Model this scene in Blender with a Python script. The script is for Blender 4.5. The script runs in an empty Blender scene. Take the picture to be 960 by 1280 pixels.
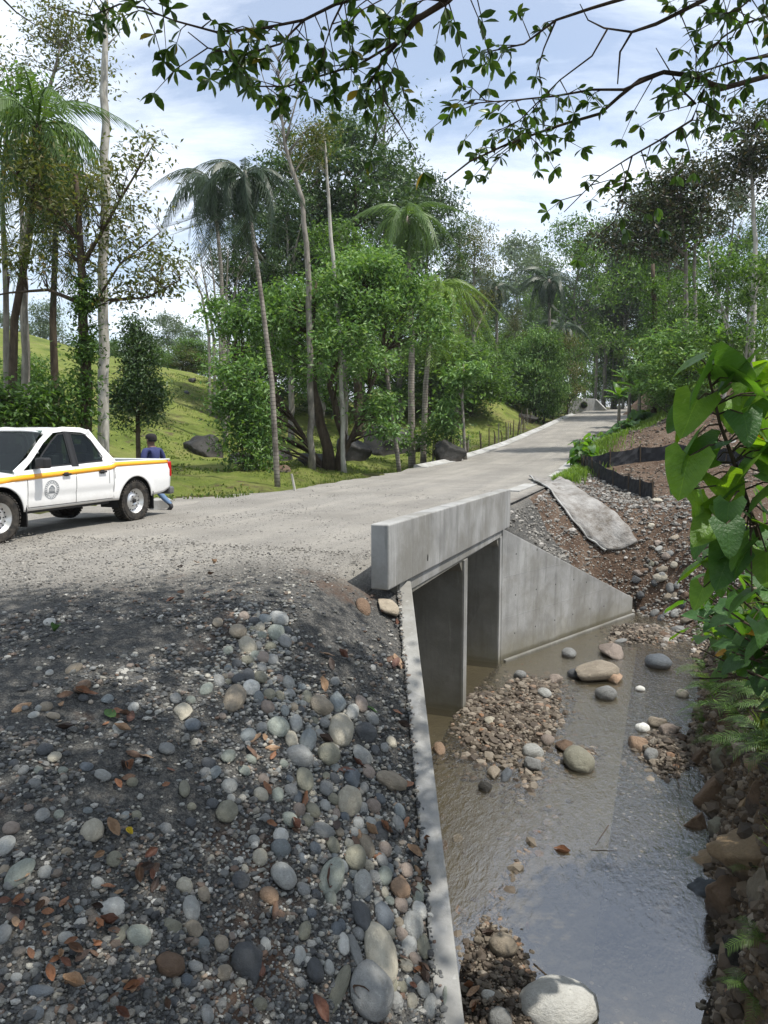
import bpy, math, random
import numpy as np
from mathutils import Vector, Matrix, noise as mnoise

random.seed(7)
RNG = np.random.default_rng(7)
sc = bpy.context.scene
col = sc.collection

# ------------------------------------------------------------------ camera
EYE = 1.7
F = 930.0
PITCH = math.atan(99 / F)
cam_d = bpy.data.cameras.new('camera')
cam = bpy.data.objects.new('camera', cam_d)
col.objects.link(cam)
cam.location = (0, 0, EYE)
cam.rotation_euler = (math.radians(90) - PITCH, 0, 0)
cam_d.sensor_fit = 'VERTICAL'
cam_d.sensor_height = 24.0
cam_d.lens = 24.0 * F / 1280
cam_d.clip_start = 0.05
cam_d.clip_end = 2000
sc.camera = cam

# ------------------------------------------------------------------ sun and sky
SUN_EL = math.radians(66)
SUN_H = Vector((0.93, -0.36, 0)).normalized()
sun_dir = Vector((SUN_H.x * math.cos(SUN_EL), SUN_H.y * math.cos(SUN_EL), math.sin(SUN_EL)))
sd = bpy.data.lights.new('sun', 'SUN')
sd.energy = 4.7
sd.angle = math.radians(0.6)
sd.color = (1.0, 0.955, 0.88)
so = bpy.data.objects.new('sun', sd)
so.rotation_euler = sun_dir.to_track_quat('Z', 'Y').to_euler()
col.objects.link(so)

world = bpy.data.worlds.new('World')
sc.world = world
world.use_nodes = True
wn = world.node_tree
wn.nodes.clear()
def wN(t, **k):
    n = wn.nodes.new(t)
    for a, b in k.items():
        setattr(n, a, b)
    return n
w_out = wN('ShaderNodeOutputWorld')
w_bg = wN('ShaderNodeBackground')
w_bg.inputs['Strength'].default_value = 0.15
sky = wN('ShaderNodeTexSky', sky_type='NISHITA', sun_disc=False)
sky.sun_elevation = SUN_EL
sky.sun_rotation = math.atan2(SUN_H.x, SUN_H.y)
sky.air_density = 1.0
sky.dust_density = 1.2
w_tc = wN('ShaderNodeTexCoord')
w_sep = wN('ShaderNodeSeparateXYZ')
wn.links.new(w_tc.outputs['Generated'], w_sep.inputs[0])
w_add = wN('ShaderNodeMath', operation='ADD'); w_add.inputs[1].default_value = 0.22
w_max = wN('ShaderNodeMath', operation='MAXIMUM'); w_max.inputs[1].default_value = 0.05
wn.links.new(w_sep.outputs['Z'], w_add.inputs[0])
wn.links.new(w_add.outputs[0], w_max.inputs[0])
w_div = wN('ShaderNodeVectorMath', operation='DIVIDE')
w_comb = wN('ShaderNodeCombineXYZ')
for i in range(3):
    wn.links.new(w_max.outputs[0], w_comb.inputs[i])
wn.links.new(w_tc.outputs['Generated'], w_div.inputs[0])
wn.links.new(w_comb.outputs[0], w_div.inputs[1])
w_map = wN('ShaderNodeMapping')
w_map.inputs['Scale'].default_value = (0.75, 1.5, 0.0)
w_map.inputs['Rotation'].default_value = (0, 0, 0.35)
w_map.inputs['Location'].default_value = (2.3, 0.4, 0)
wn.links.new(w_div.outputs[0], w_map.inputs[0])
w_n = wN('ShaderNodeTexNoise')
w_n.inputs['Scale'].default_value = 1.5
w_n.inputs['Detail'].default_value = 9
w_n.inputs['Roughness'].default_value = 0.62
w_n.inputs['Distortion'].default_value = 0.35
wn.links.new(w_map.outputs[0], w_n.inputs['Vector'])
w_r = wN('ShaderNodeMapRange')
w_r.inputs['From Min'].default_value = 0.40
w_r.inputs['From Max'].default_value = 0.62
w_r.inputs['To Min'].default_value = 0.22
w_r.inputs['To Max'].default_value = 0.97
wn.links.new(w_n.outputs['Fac'], w_r.inputs['Value'])
w_n2 = wN('ShaderNodeTexNoise')
w_n2.inputs['Scale'].default_value = 2.6
w_n2.inputs['Detail'].default_value = 6
wn.links.new(w_map.outputs[0], w_n2.inputs['Vector'])
w_ramp = wN('ShaderNodeMix', data_type='RGBA')
w_ramp.inputs['A'].default_value = (5.2, 6.1, 7.4, 1)
w_ramp.inputs['B'].default_value = (8.6, 8.7, 8.8, 1)
wn.links.new(w_n2.outputs['Fac'], w_ramp.inputs['Factor'])
w_mix = wN('ShaderNodeMix', data_type='RGBA')
wn.links.new(w_r.outputs[0], w_mix.inputs['Factor'])
wn.links.new(sky.outputs[0], w_mix.inputs['A'])
wn.links.new(w_ramp.outputs['Result'], w_mix.inputs['B'])
wn.links.new(w_mix.outputs['Result'], w_bg.inputs['Color'])
wn.links.new(w_bg.outputs[0], w_out.inputs[0])

sc.view_settings.view_transform = 'Standard'
sc.view_settings.look = 'None'
sc.view_settings.exposure = 0.32
sc.view_settings.gamma = 1.0
sc.render.engine = 'CYCLES'
sc.cycles.use_denoising = True
sc.cycles.max_bounces = 8
sc.cycles.transparent_max_bounces = 12
sc.cycles.sample_clamp_indirect = 6

# ------------------------------------------------------------------ pixel to world helpers
def ray(px, py):
    a = px - 480.0; b = 640.0 - py
    return (a, F * math.cos(PITCH) + b * math.sin(PITCH), -F * math.sin(PITCH) + b * math.cos(PITCH))
def atd(px, py, d):
    r = ray(px, py); t = d / r[1]
    return Vector((r[0] * t, d, EYE + r[2] * t))
def atz(px, py, z):
    r = ray(px, py); t = (z - EYE) / r[2]
    return Vector((r[0] * t, r[1] * t, z))

# ------------------------------------------------------------------ noise on arrays
def _h(ix, iy, s):
    v = np.sin(ix * 127.1 + iy * 311.7 + s * 74.7) * 43758.5453
    return v - np.floor(v)
def vnoise(x, y, s=0):
    x = np.asarray(x, float); y = np.asarray(y, float)
    ix = np.floor(x); iy = np.floor(y); fx = x - ix; fy = y - iy
    fx = fx * fx * (3 - 2 * fx); fy = fy * fy * (3 - 2 * fy)
    a = _h(ix, iy, s); b = _h(ix + 1, iy, s); c = _h(ix, iy + 1, s); d = _h(ix + 1, iy + 1, s)
    return (a * (1 - fx) + b * fx) * (1 - fy) + (c * (1 - fx) + d * fx) * fy - 0.5
def fbm(x, y, s=0, o=4):
    r = 0; a = 1
    for i in range(o):
        r = r + a * vnoise(x * 2 ** i, y * 2 ** i, s + i); a *= 0.5
    return r
def sstep(a, b, x):
    t = np.clip((np.asarray(x, float) - a) / (b - a), 0, 1)
    return t * t * (3 - 2 * t)

# ------------------------------------------------------------------ the lie of the land
O2 = (0.06, 9.0); CU = 0.3518; SU = 0.9361        # headwall line: start and direction
def un(x, y):
    dx = x - O2[0]; dy = y - O2[1]
    return CU * dx + SU * dy, SU * dx - CU * dy
def xy(u, n):
    return O2[0] + CU * u + SU * n, O2[1] + SU * u - CU * n
def zroad(u):
    return np.interp(u, [-40, 14, 20, 29, 36, 44, 60, 77, 95, 110, 200], [0, 0, .03, .2, .5, .95, 2.1, 3.45, 4.55, 5.2, 9])
WATER = -3.15
KEY = [(2.4,16.7,0),(3.8,20.4,-.02),(5.2,24.15,0),(7.3,29.8,.08),(10.15,37.3,.3),(15.4,51.3,1.05),(26.7,81.2,3.6),
 (2.75,15.9,-.55),(4.5,17.6,-1.80),(6.6,19.9,-2.95),(5.0,23.2,-.12),(6.7,20.6,-1.6),(8.6,20.3,-.9),(7.7,19.3,-2.5),(7.7,17.5,-2.75),
 (7.2,16,-2.9),(8.7,24,-.3),(7.3,27,.15),(13.5,28,.85),(10.3,33,1.5),(14,36,2.5),(12,24,.3),(20,30,3),(20,45,4.3),(26,60,5.5),
 (35,85,8),(30,30,5),(12,18,-.2),(3.3,5.66,-1.75),(4.2,5.66,-1.1),(6,5.66,-.2),(1.9,1,-1.6),(3.2,1,-.8),(6,0,.2),
 (5.0,10,-1.7),(6.0,10,-1.1),(8,10,-.2),(6.4,13.5,-2.1),(7.6,13.5,-1.3),(9.5,13.5,-.5),(15,10,1.5),(15,0,1.6),(8,16,-2.0),(9,18,-1.3)]
FILL = [(-9,9,0),(-7,9,0),(-4.2,8.4,-.02),(-2.2,8.5,-.03),(-.6,9.3,-.10),(-.25,9.9,-.12),(-2,11,0),(-6,12,0),(.12,9.5,-.34),(.20,8.6,-.70),(.24,7.6,-1.06),(.28,6.6,-1.42),(.31,5.8,-1.72),(.34,5.0,-2.02),(.37,4.2,-2.30),(.40,3.2,-2.62),(.5,1.5,-2.9),
 (-.8,8.0,-.22),(-1.6,6.6,-.42),(-3.2,6.4,-.22),(-1.3,5.0,-.95),(-2.4,4.4,-.70),(-4.2,4.2,-.42),(-1.1,3.4,-1.40),(-2.2,2.6,-1.05),(-4,2,-.75),(-.4,2.4,-2.0),(-1.5,1.0,-1.3),(-6,3,-.3),(-9,3,-.2),(-5,-3,-.8),(0,-3,-1.6)]
_K = np.array(KEY); _KF = np.array(FILL)
def _phi(r2):
    return 0.5 * r2 * np.log(r2 + 1e-9)
def _fit(_K):
    n = len(_K); A = np.zeros((n + 3, n + 3))
    d2 = (_K[:, None, 0] - _K[None, :, 0]) ** 2 + (_K[:, None, 1] - _K[None, :, 1]) ** 2
    A[:n, :n] = _phi(d2) + np.eye(n) * 0.02
    A[:n, n] = 1; A[:n, n + 1:] = _K[:, :2]; A[n, :n] = 1; A[n + 1:, :n] = _K[:, :2].T
    return np.linalg.solve(A, np.concatenate([_K[:, 2], [0, 0, 0]]))
_W = _fit(_K); _WF = _fit(_KF)
def zright(x, y):
    x = np.clip(np.asarray(x, float), -2, 34); y = np.clip(np.asarray(y, float), -2, 88)
    r = _W[len(_K)] + _W[len(_K) + 1] * x + _W[len(_K) + 2] * y
    for i in range(len(_K)):
        r = r + _W[i] * _phi((x - _K[i, 0]) ** 2 + (y - _K[i, 1]) ** 2)
    return r
def x_wing(y):                       # stream face of the left wing wall
    return 0.36 + (9.6 - np.asarray(y, float)) * 0.0333
def z_wing(y):                       # its sloping top
    return np.maximum(-0.27 - 0.37 * (9.6 - np.asarray(y, float)), -2.6)
def x_edge(y):                       # foot of the right bank
    y = np.asarray(y, float)
    return np.interp(y, [-10, 2, 5.66, 15.8, 17, 18.5, 19.9], [1.6, 1.6, 2.78, 6.75, 7.1, 7.2, 6.9]) + 0.25 * fbm(y * 0.9, y * 0, 5, 3)
BARS = [(2.25, 12.2, .74, 1.7, .19, .35), (1.45, 13.0, .4, .8, .10, .3), (1.0, 6.0, .42, 1.0, .15, .1), (4.35, 11.0, .42, .8, .2, .35),
        (3.0, 10.8, .3, .5, .08, .4), (2.0, 9.9, .25, .5, .05, .3), (1.5, 7.9, .12, .8, .06, .5), (6.3, 17.6, .8, .8, .22, .3), (2.9, 5.4, .35, .9, .2, .3), (3.0, 14.0, .4, .5, .06, 0)]
def zbed(x, y):
    z = -3.235 + 0.035 * fbm(x * 1.3, y * 1.3, 11)
    for bx, by, sx, sy, hh, sk in BARS:
        X = x - bx - sk * (y - by)
        z = z + hh * np.exp(-(X / sx) ** 2 - ((y - by) / sy) ** 2) * (1.0 + 0.5 * fbm(x * 2.2, y * 2.2, 17, 3))
    return z
def in_stream(x, y):
    u, n = un(x, y)
    return (x > x_wing(y) - 0.1) & (n > -0.1) & ((x - 2.51) > (y - 15.5) - 0.18) & (y < 19.9)
def zfill(x, y):                     # the gravel slope the photograph is taken from
    X = np.clip(np.asarray(x, float), -9, .6); Y = np.clip(np.asarray(y, float), -3, 12)
    z = _WF[len(_KF)] + _WF[len(_KF) + 1] * X + _WF[len(_KF) + 2] * Y
    for i in range(len(_KF)): z = z + _WF[i] * _phi((X - _KF[i, 0]) ** 2 + (Y - _KF[i, 1]) ** 2)
    near = sstep(9.2, 7.5, Y)
    return np.maximum(z + near * (0.05 * fbm(x * .9, y * .9, 3) + 0.035 * fbm(x * 3.2, y * 3.2, 4)), -3.4)
def zpasture(x, y):
    u, n = un(x, y); m = -(n + 7.3 + 2.3 * sstep(11, 7, u))
    z = zroad(u) - 0.5 * sstep(0, 1.3, m) + 0.35 * sstep(2.5, 7, m)
    q = np.maximum(m - 12, 0)
    z = z + np.where(q < 6, 0.30 * q * q / 12, 0.30 * (q - 3)) * sstep(125, 70, y) + 0.0
    z = np.minimum(z, 10.6 - 0.12 * np.clip(x, -20, 30) + 0.0 * z) + 2.6 * sstep(52, 70, u) * sstep(1.5, 8, m) * (m < 20)
    z = z + (0.45 * fbm(x * .22, y * .22, 21) + 0.20 * fbm(x * .9, y * .9, 22)) * sstep(.6, 3, m)
    return z
def zland(x, y):
    x = np.asarray(x, float); y = np.asarray(y, float)
    u, n = un(x, y)
    zr = zroad(u)
    z_r = zright(x, y) + 0.10 * fbm(x * .9, y * .9, 31) + 0.05 * fbm(x * 3.1, y * 3.1, 32)
    side = sstep(-0.6, 0.3, n)                       # the road shoulder runs into the slope
    z_r = np.where(n < 0.3, zr * (1 - side) + z_r * side, z_r)
    xe = x_edge(y)
    ramp = np.where(y < 16, sstep(-.05, .55, x - xe), sstep(-.8, 1.3, x - xe))
    st = in_stream(x, y)
    zs = zbed(x, y)
    rough = 0.16 * fbm(x * 2.4, y * 2.4 , 41, 4) * sstep(0, .3, x - xe) * sstep(2.2, .5, x - xe)
    z_s = np.where(x > xe - .9, zs * (1 - ramp) + (z_r + rough) * ramp, zs)
    z = np.where(st, z_s, 0.0)
    left = (~st) & ((n < -0.1) | (y < 15)) & (x < x_wing(y) + 0.2) & (u < 0.9)
    road = (~st) & (~left) & (n < np.where(u < 7.2, -0.1, -0.35))
    rest = (~st) & (~left) & (~road)
    z = np.where(rest, z_r, z)
    z = np.where(road, zr - 0.04 + 0 * x, z)
    z = np.where(left, np.where(n < -0.35, zfill(x, y) * sstep(2.5, 0.5, u) + zr * (1 - sstep(2.5, .5, u)), zfill(x, y)), z)
    z = np.where(n < -7.3 - 2.3 * sstep(11, 7, u), np.where(u < -3, zfill(x, y) * sstep(-1, -5, u) + zpasture(x, y) * (1 - sstep(-1, -5, u)), zpasture(x, y)), z)
    return z
def zl(x, y):
    return float(zland(np.array([x]), np.array([y]))[0])
_T = np.concatenate([np.arange(1.2, 12, 0.02), np.arange(12, 40, .06), np.arange(40, 150, .25)])
HIT = {'gap': 0.0}
def hit(px, py, dflt=60.0):
    r = ray(px, py); x = _T * r[0] / r[1]; z = EYE + _T * r[2] / r[1]
    zz = zland(x, _T); k = np.nonzero(z < zz)[0]
    d = float(_T[k[0]]) if len(k) else dflt
    HIT['gap'] = float(abs(zz[k[0]] - z[k[0]])) if len(k) else 9.0
    return Vector((d * r[0] / r[1], d, zl(d * r[0] / r[1], d)))

# ------------------------------------------------------------------ mesh building
def tag(o, label=None, cat=None, group=None, kind=None):
    if label: o['label'] = label
    if cat: o['category'] = cat
    if group: o['group'] = group
    if kind: o['kind'] = kind
    return o
def empty(name, loc, rz=0.0):
    o = bpy.data.objects.new(name, None); o.location = loc; o.rotation_euler = (0, 0, rz)
    o.empty_display_size = 0.1
    col.objects.link(o); return o
def link(name, me, parent=None, loc=None, rot=None, scale=None):
    o = bpy.data.objects.new(name, me); col.objects.link(o)
    if parent is not None: o.parent = parent
    if loc is not None: o.location = loc
    if rot is not None: o.rotation_euler = rot
    if scale is not None: o.scale = scale
    return o
def np_mesh(name, V, groups, mats, smooth=False, midx=None):
    """V (n,3); groups: list of (k, nverts) index arrays"""
    me = bpy.data.meshes.new(name)
    V = np.ascontiguousarray(V, dtype=np.float32)
    me.vertices.add(len(V)); me.vertices.foreach_set('co', V.ravel())
    loops = np.concatenate([g.ravel() for g in groups]).astype(np.int32)
    tot = np.concatenate([np.full(len(g), g.shape[1]) for g in groups]).astype(np.int32)
    start = (np.cumsum(tot) - tot).astype(np.int32)
    me.loops.add(len(loops)); me.loops.foreach_set('vertex_index', loops)
    me.polygons.add(len(tot)); me.polygons.foreach_set('loop_start', start)
    if smooth is not None:
        me.polygons.foreach_set('use_smooth', np.full(len(tot), bool(smooth)))
    if midx is not None:
        me.polygons.foreach_set('material_index', np.asarray(midx, dtype=np.int32))
    for m in (mats if isinstance(mats, (list, tuple)) else [mats]):
        me.materials.append(m)
    me.update(calc_edges=True); me.validate()
    return me
class MB:
    def __init__(s): s.v = []; s.f = []; s.m = []; s.n = 0
    def add(s, V, Fs, mi=0):
        V = [tuple(p) for p in V]
        s.v += V
        for f in Fs: s.f.append(tuple(i + s.n for i in f)); s.m.append(mi)
        s.n += len(V)
    def box(s, x0, x1, y0, y1, z0, z1, mi=0, M=None):
        V = [Vector((x, y, z)) for z in (z0, z1) for y in (y0, y1) for x in (x0, x1)]
        if M is not None: V = [M @ v for v in V]
        s.add(V, [(0, 2, 3, 1), (4, 5, 7, 6), (0, 1, 5, 4), (2, 6, 7, 3), (0, 4, 6, 2), (1, 3, 7, 5)], mi)
    def prism(s, poly, z0, z1, mi=0):
        n = len(poly); V = [(p[0], p[1], z0) for p in poly] + [(p[0], p[1], z1) for p in poly]
        s.add(V, [tuple(range(n - 1, -1, -1)), tuple(range(n, 2 * n))] + [(i, (i + 1) % n, n + (i + 1) % n, n + i) for i in range(n)], mi)
    def tube(s, pts, rad, k=6, mi=0, cap=True):
        pts = [Vector(p) for p in pts]; n = len(pts); V = []
        if not hasattr(rad, '__len__'): rad = [rad] * n
        ref = Vector((0.31, 0.17, 0.93))
        for i, p in enumerate(pts):
            t = (pts[min(i + 1, n - 1)] - pts[max(i - 1, 0)])
            if t.length < 1e-9: t = Vector((0, 0, 1))
            t.normalize()
            r_ = ref if abs(t.dot(ref)) < .95 else Vector((1, 0, 0))
            a = t.cross(r_).normalized(); b = t.cross(a)
            for j in range(k):
                an = 2 * math.pi * j / k
                V.append(p + (a * math.cos(an) + b * math.sin(an)) * rad[i])
        Fs = [(i * k + j, i * k + (j + 1) % k, (i + 1) * k + (j + 1) % k, (i + 1) * k + j) for i in range(n - 1) for j in range(k)]
        if cap: Fs += [tuple(range(k - 1, -1, -1)), tuple((n - 1) * k + j for j in range(k))]
        s.add(V, Fs, mi)
    def lathe(s, prof, k=32, mi=0, M=None, closed=False):
        """prof (r, h) round the local Z axis"""
        n = len(prof); V = []
        for r, h in prof:
            for j in range(k):
                a = 2 * math.pi * j / k; v = Vector((r * math.cos(a), r * math.sin(a), h)); V.append(M @ v if M is not None else v)
        rg = range(n) if closed else range(n - 1)
        s.add(V, [(i * k + j, i * k + (j + 1) % k, ((i + 1) % n) * k + (j + 1) % k, ((i + 1) % n) * k + j) for i in rg for j in range(k)], mi)
    def build(s, name, mats, parent=None, smooth=False, loc=None, bevel=0, rot=None):
        me = bpy.data.meshes.new(name); me.from_pydata(s.v, [], s.f)
        mats = mats if isinstance(mats, (list, tuple)) else [mats]
        for m in mats: me.materials.append(m)
        me.polygons.foreach_set('material_index', s.m)
        me.polygons.foreach_set('use_smooth', [bool(smooth)] * len(s.f))
        me.update()
        o = link(name, me, parent, loc, rot)
        if bevel:
            b = o.modifiers.new('bevel', 'BEVEL'); b.width = bevel; b.segments = 2; b.limit_method = 'ANGLE'; b.angle_limit = math.radians(40)
        return o

# ------------------------------------------------------------------ materials
class Mat:
    def __init__(s, name, rough=0.8, spec=0.3):
        s.m = bpy.data.materials.new(name); s.m.use_nodes = True; s.nt = s.m.node_tree; s.nt.nodes.clear()
        s.out = s.n('ShaderNodeOutputMaterial'); s.b = s.n('ShaderNodeBsdfPrincipled')
        s.b.inputs['Roughness'].default_value = rough; s.b.inputs['Specular IOR Level'].default_value = spec
        s.l(s.b.outputs[0], s.out.inputs[0])
    def n(s, t, _in=None, **k):
        nd = s.nt.nodes.new(t)
        for a, b in k.items(): setattr(nd, a, b)
        for a, b in (_in or {}).items():
            if isinstance(b, bpy.types.NodeSocket): s.nt.links.new(b, nd.inputs[a])
            else: nd.inputs[a].default_value = b
        return nd
    def l(s, a, b): s.nt.links.new(a, b)
    def pos(s, scale=(1, 1, 1), rz=0.0, obj=False):
        src = s.n('ShaderNodeTexCoord').outputs['Object'] if obj else s.n('ShaderNodeNewGeometry').outputs['Position']
        return s.n('ShaderNodeMapping', {'Vector': src, 'Scale': scale, 'Rotation': (0, 0, rz)}).outputs[0]
    def noise(s, vec, scale, detail=4, rough=.55, out='Fac', dist=0.0):
        return s.n('ShaderNodeTexNoise', {'Vector': vec, 'Scale': scale, 'Detail': detail, 'Roughness': rough, 'Distortion': dist}).outputs[out]
    def voro(s, vec, scale, out='Color', feature='F1', rnd=1.0):
        return s.n('ShaderNodeTexVoronoi', {'Vector': vec, 'Scale': scale, 'Randomness': rnd}, feature=feature).outputs[out]
    def mix(s, f, a, b, mode='MIX'):
        def c(v): return v if isinstance(v, bpy.types.NodeSocket) or len(v) == 4 else (*v, 1)
        return s.n('ShaderNodeMix', {'Factor': f, 'A': c(a), 'B': c(b)}, data_type='RGBA', blend_type=mode).outputs['Result'] if False else s._mix(f, c(a), c(b), mode)
    def _mix(s, f, a, b, mode):
        nd = s.nt.nodes.new('ShaderNodeMix'); nd.data_type = 'RGBA'; nd.blend_type = mode
        for k, v in (('Factor', f), ('A', a), ('B', b)):
            sk = [i for i in nd.inputs if i.name == k and i.enabled][0]
            if isinstance(v, bpy.types.NodeSocket): s.l(v, sk)
            else: sk.default_value = v
        return [o for o in nd.outputs if o.enabled][0]
    def math(s, op, a, b=0.0, clamp=False):
        return s.n('ShaderNodeMath', {0: a, 1: b}, operation=op, use_clamp=clamp).outputs[0]
    def rng(s, v, a, b, c=0.0, d=1.0, smooth=False):
        return s.n('ShaderNodeMapRange', {'Value': v, 'From Min': a, 'From Max': b, 'To Min': c, 'To Max': d}, interpolation_type='SMOOTHSTEP' if smooth else 'LINEAR').outputs[0]
    def ramp(s, v, stops, const=False):
        nd = s.n('ShaderNodeValToRGB', {'Fac': v}); cr = nd.color_ramp
        if const: cr.interpolation = 'CONSTANT'
        while len(cr.elements) < len(stops): cr.elements.new(0.5)
        for e, (p, c) in zip(cr.elements, stops): e.position = p; e.color = (*c, 1)
        return nd.outputs[0]
    def bump(s, h, strength=.5, dist=.01, normal=None):
        i = {'Height': h, 'Strength': strength, 'Distance': dist}
        if normal is not None: i['Normal'] = normal
        return s.n('ShaderNodeBump', i).outputs[0]
    def island(s): return s.n('ShaderNodeNewGeometry').outputs['Random Per Island']
    def col(s, c):
        if isinstance(c, bpy.types.NodeSocket): s.l(c, s.b.inputs['Base Color'])
        else: s.b.inputs['Base Color'].default_value = (*c, 1)
        return s
    def nor(s, n): s.l(n, s.b.inputs['Normal']); return s

def plain(name, c, rough=.6, metal=0.0, spec=.4, coat=0.0):
    m = Mat(name, rough, spec); m.col(c); m.b.inputs['Metallic'].default_value = metal
    if coat: m.b.inputs['Coat Weight'].default_value = coat; m.b.inputs['Coat Roughness'].default_value = .08
    return m.m

def gravel_mat(name, road_only=False):
    m = Mat(name, .85, .25)
    P = m.pos(); UN = m.pos(rz=math.atan2(CU, SU))        # turned so that local Y runs along the road
    cell = m.voro(P, 38, 'Color'); cell2 = m.voro(P, 105, 'Color')
    g = m.n('ShaderNodeSeparateColor', {0: cell}).outputs[0]; g2 = m.n('ShaderNodeSeparateColor', {0: cell2}).outputs[1]
    grit = m.ramp(g, [(0, (.05, .052, .052)), (.45, (.09, .09, .086)), (.75, (.15, .15, .14)), (.93, (.22, .20, .17)), (1, (.34, .33, .30))])
    grit2 = m.ramp(g2, [(0, (.04, .04, .04)), (.6, (.10, .098, .09)), (1, (.25, .24, .22))])
    dark = m.mix(1.0, m.mix(.5, grit, grit2), (.62, .62, .62), 'MULTIPLY')
    soil = m.mix(m.rng(m.noise(P, .75, 6, .65), .56, .70, smooth=True), dark, (.075, .045, .030))
    # worn road: fine pale crushed stone, with wheel tracks along it
    trk = m.noise(m.n('ShaderNodeMapping', {'Vector': UN, 'Scale': (1.2, .06, 1)}).outputs[0], 1.4, 4, .6)
    r1 = m.ramp(g2, [(0, (.125, .118, .105)), (.5, (.22, .208, .185)), (1, (.36, .345, .315))])
    r2 = m.mix(m.rng(trk, .42, .62, 0, .55), r1, (.315, .296, .258))
    r3 = m.mix(m.rng(m.noise(P, .45, 7, .65), .42, .70, 0, .8), r2, (.165, .155, .138))
    sep = m.n('ShaderNodeSeparateXYZ', {0: P})
    # the worn surface gives way to loose gravel along a wavering line
    e = m.math('ADD', m.math('MULTIPLY', sep.outputs[0], -.42), sep.outputs[1])
    e = m.math('ADD', e, m.math('MULTIPLY', m.math('SUBTRACT', m.noise(P, .7, 6, .65), .5), 3.2))
    k = m.rng(e, 8.6, 10.9, smooth=True)
    n_ = m.math('SUBTRACT', m.math('MULTIPLY', m.math('SUBTRACT', sep.outputs[0], O2[0]), SU), m.math('MULTIPLY', m.math('SUBTRACT', sep.outputs[1], O2[1]), CU))
    n_ = m.math('ADD', n_, m.math('MULTIPLY', m.math('SUBTRACT', m.noise(P, 1.5, 5, .6), .5), .5))
    k = m.math('MULTIPLY', k, m.rng(n_, -.1, -.6, smooth=True))
    m.col(m.mix(k, soil, r3))
    h = m.math('ADD', m.voro(P, 38, 'Distance'), m.math('MULTIPLY', m.voro(P, 105, 'Distance'), .5))
    m.nor(m.bump(m.math('ADD', h, m.math('MULTIPLY', m.noise(P, 5, 5), 1.5)), .75, .018))
    return m.m
def soil_mat(name, base=((.045, .028, .019), (.11, .075, .052), (.19, .15, .115)), stones=.80):
    m = Mat(name, .92, .15); P = m.pos()
    c = m.ramp(m.noise(P, 1.3, 8, .68), [(.3, base[0]), (.52, base[1]), (.75, base[2])])
    v = m.n('ShaderNodeSeparateColor', {0: m.voro(P, 17, 'Color')}).outputs[0]
    c = m.mix(m.math('MULTIPLY', m.rng(v, stones, stones + .02), m.rng(m.voro(P, 17, 'Distance'), .40, .34)), c, (.30, .27, .23))
    c = m.mix(m.rng(m.voro(P, 60, 'Distance'), .1, .7, 0, .35), c, (.035, .024, .018))
    m.col(c)
    h = m.math('ADD', m.noise(P, 6, 8, .7), m.math('MULTIPLY', m.voro(P, 17, 'Distance'), -.5))
    m.nor(m.bump(h, .9, .06)); return m.m
def grass_mat(name):
    m = Mat(name, .9, .1); P = m.pos()
    c = m.ramp(m.noise(P, .30, 7, .7), [(.32, (.065, .095, .020)), (.46, (.16, .20, .042)), (.60, (.22, .235, .070)), (.75, (.25, .22, .10))])
    c = m.mix(m.rng(m.noise(P, 2.6, 6, .75), .35, .75, 0, .55), c, (.055, .085, .014))
    c = m.mix(m.rng(m.noise(P, .85, 7, .75), .56, .66), c, (.095, .072, .045))
    u_ = m.n('ShaderNodeSeparateXYZ', {0: m.pos(rz=math.atan2(CU, SU))}).outputs[0]
    k = m.math('MULTIPLY', m.rng(m.math('ADD', u_, m.math('MULTIPLY', m.noise(P, .5, 5), 5.0)), -12.5, -8.2, smooth=True), m.rng(m.noise(P, .9, 6, .7), .36, .50))
    c = m.mix(k, c, (.060, .045, .030))
    m.col(c)
    m.nor(m.bump(m.math('ADD', m.noise(P, 7, 8, .8), m.math('MULTIPLY', m.noise(P, 1.2, 5), 1.4)), 1.0, .16)); return m.m
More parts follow.
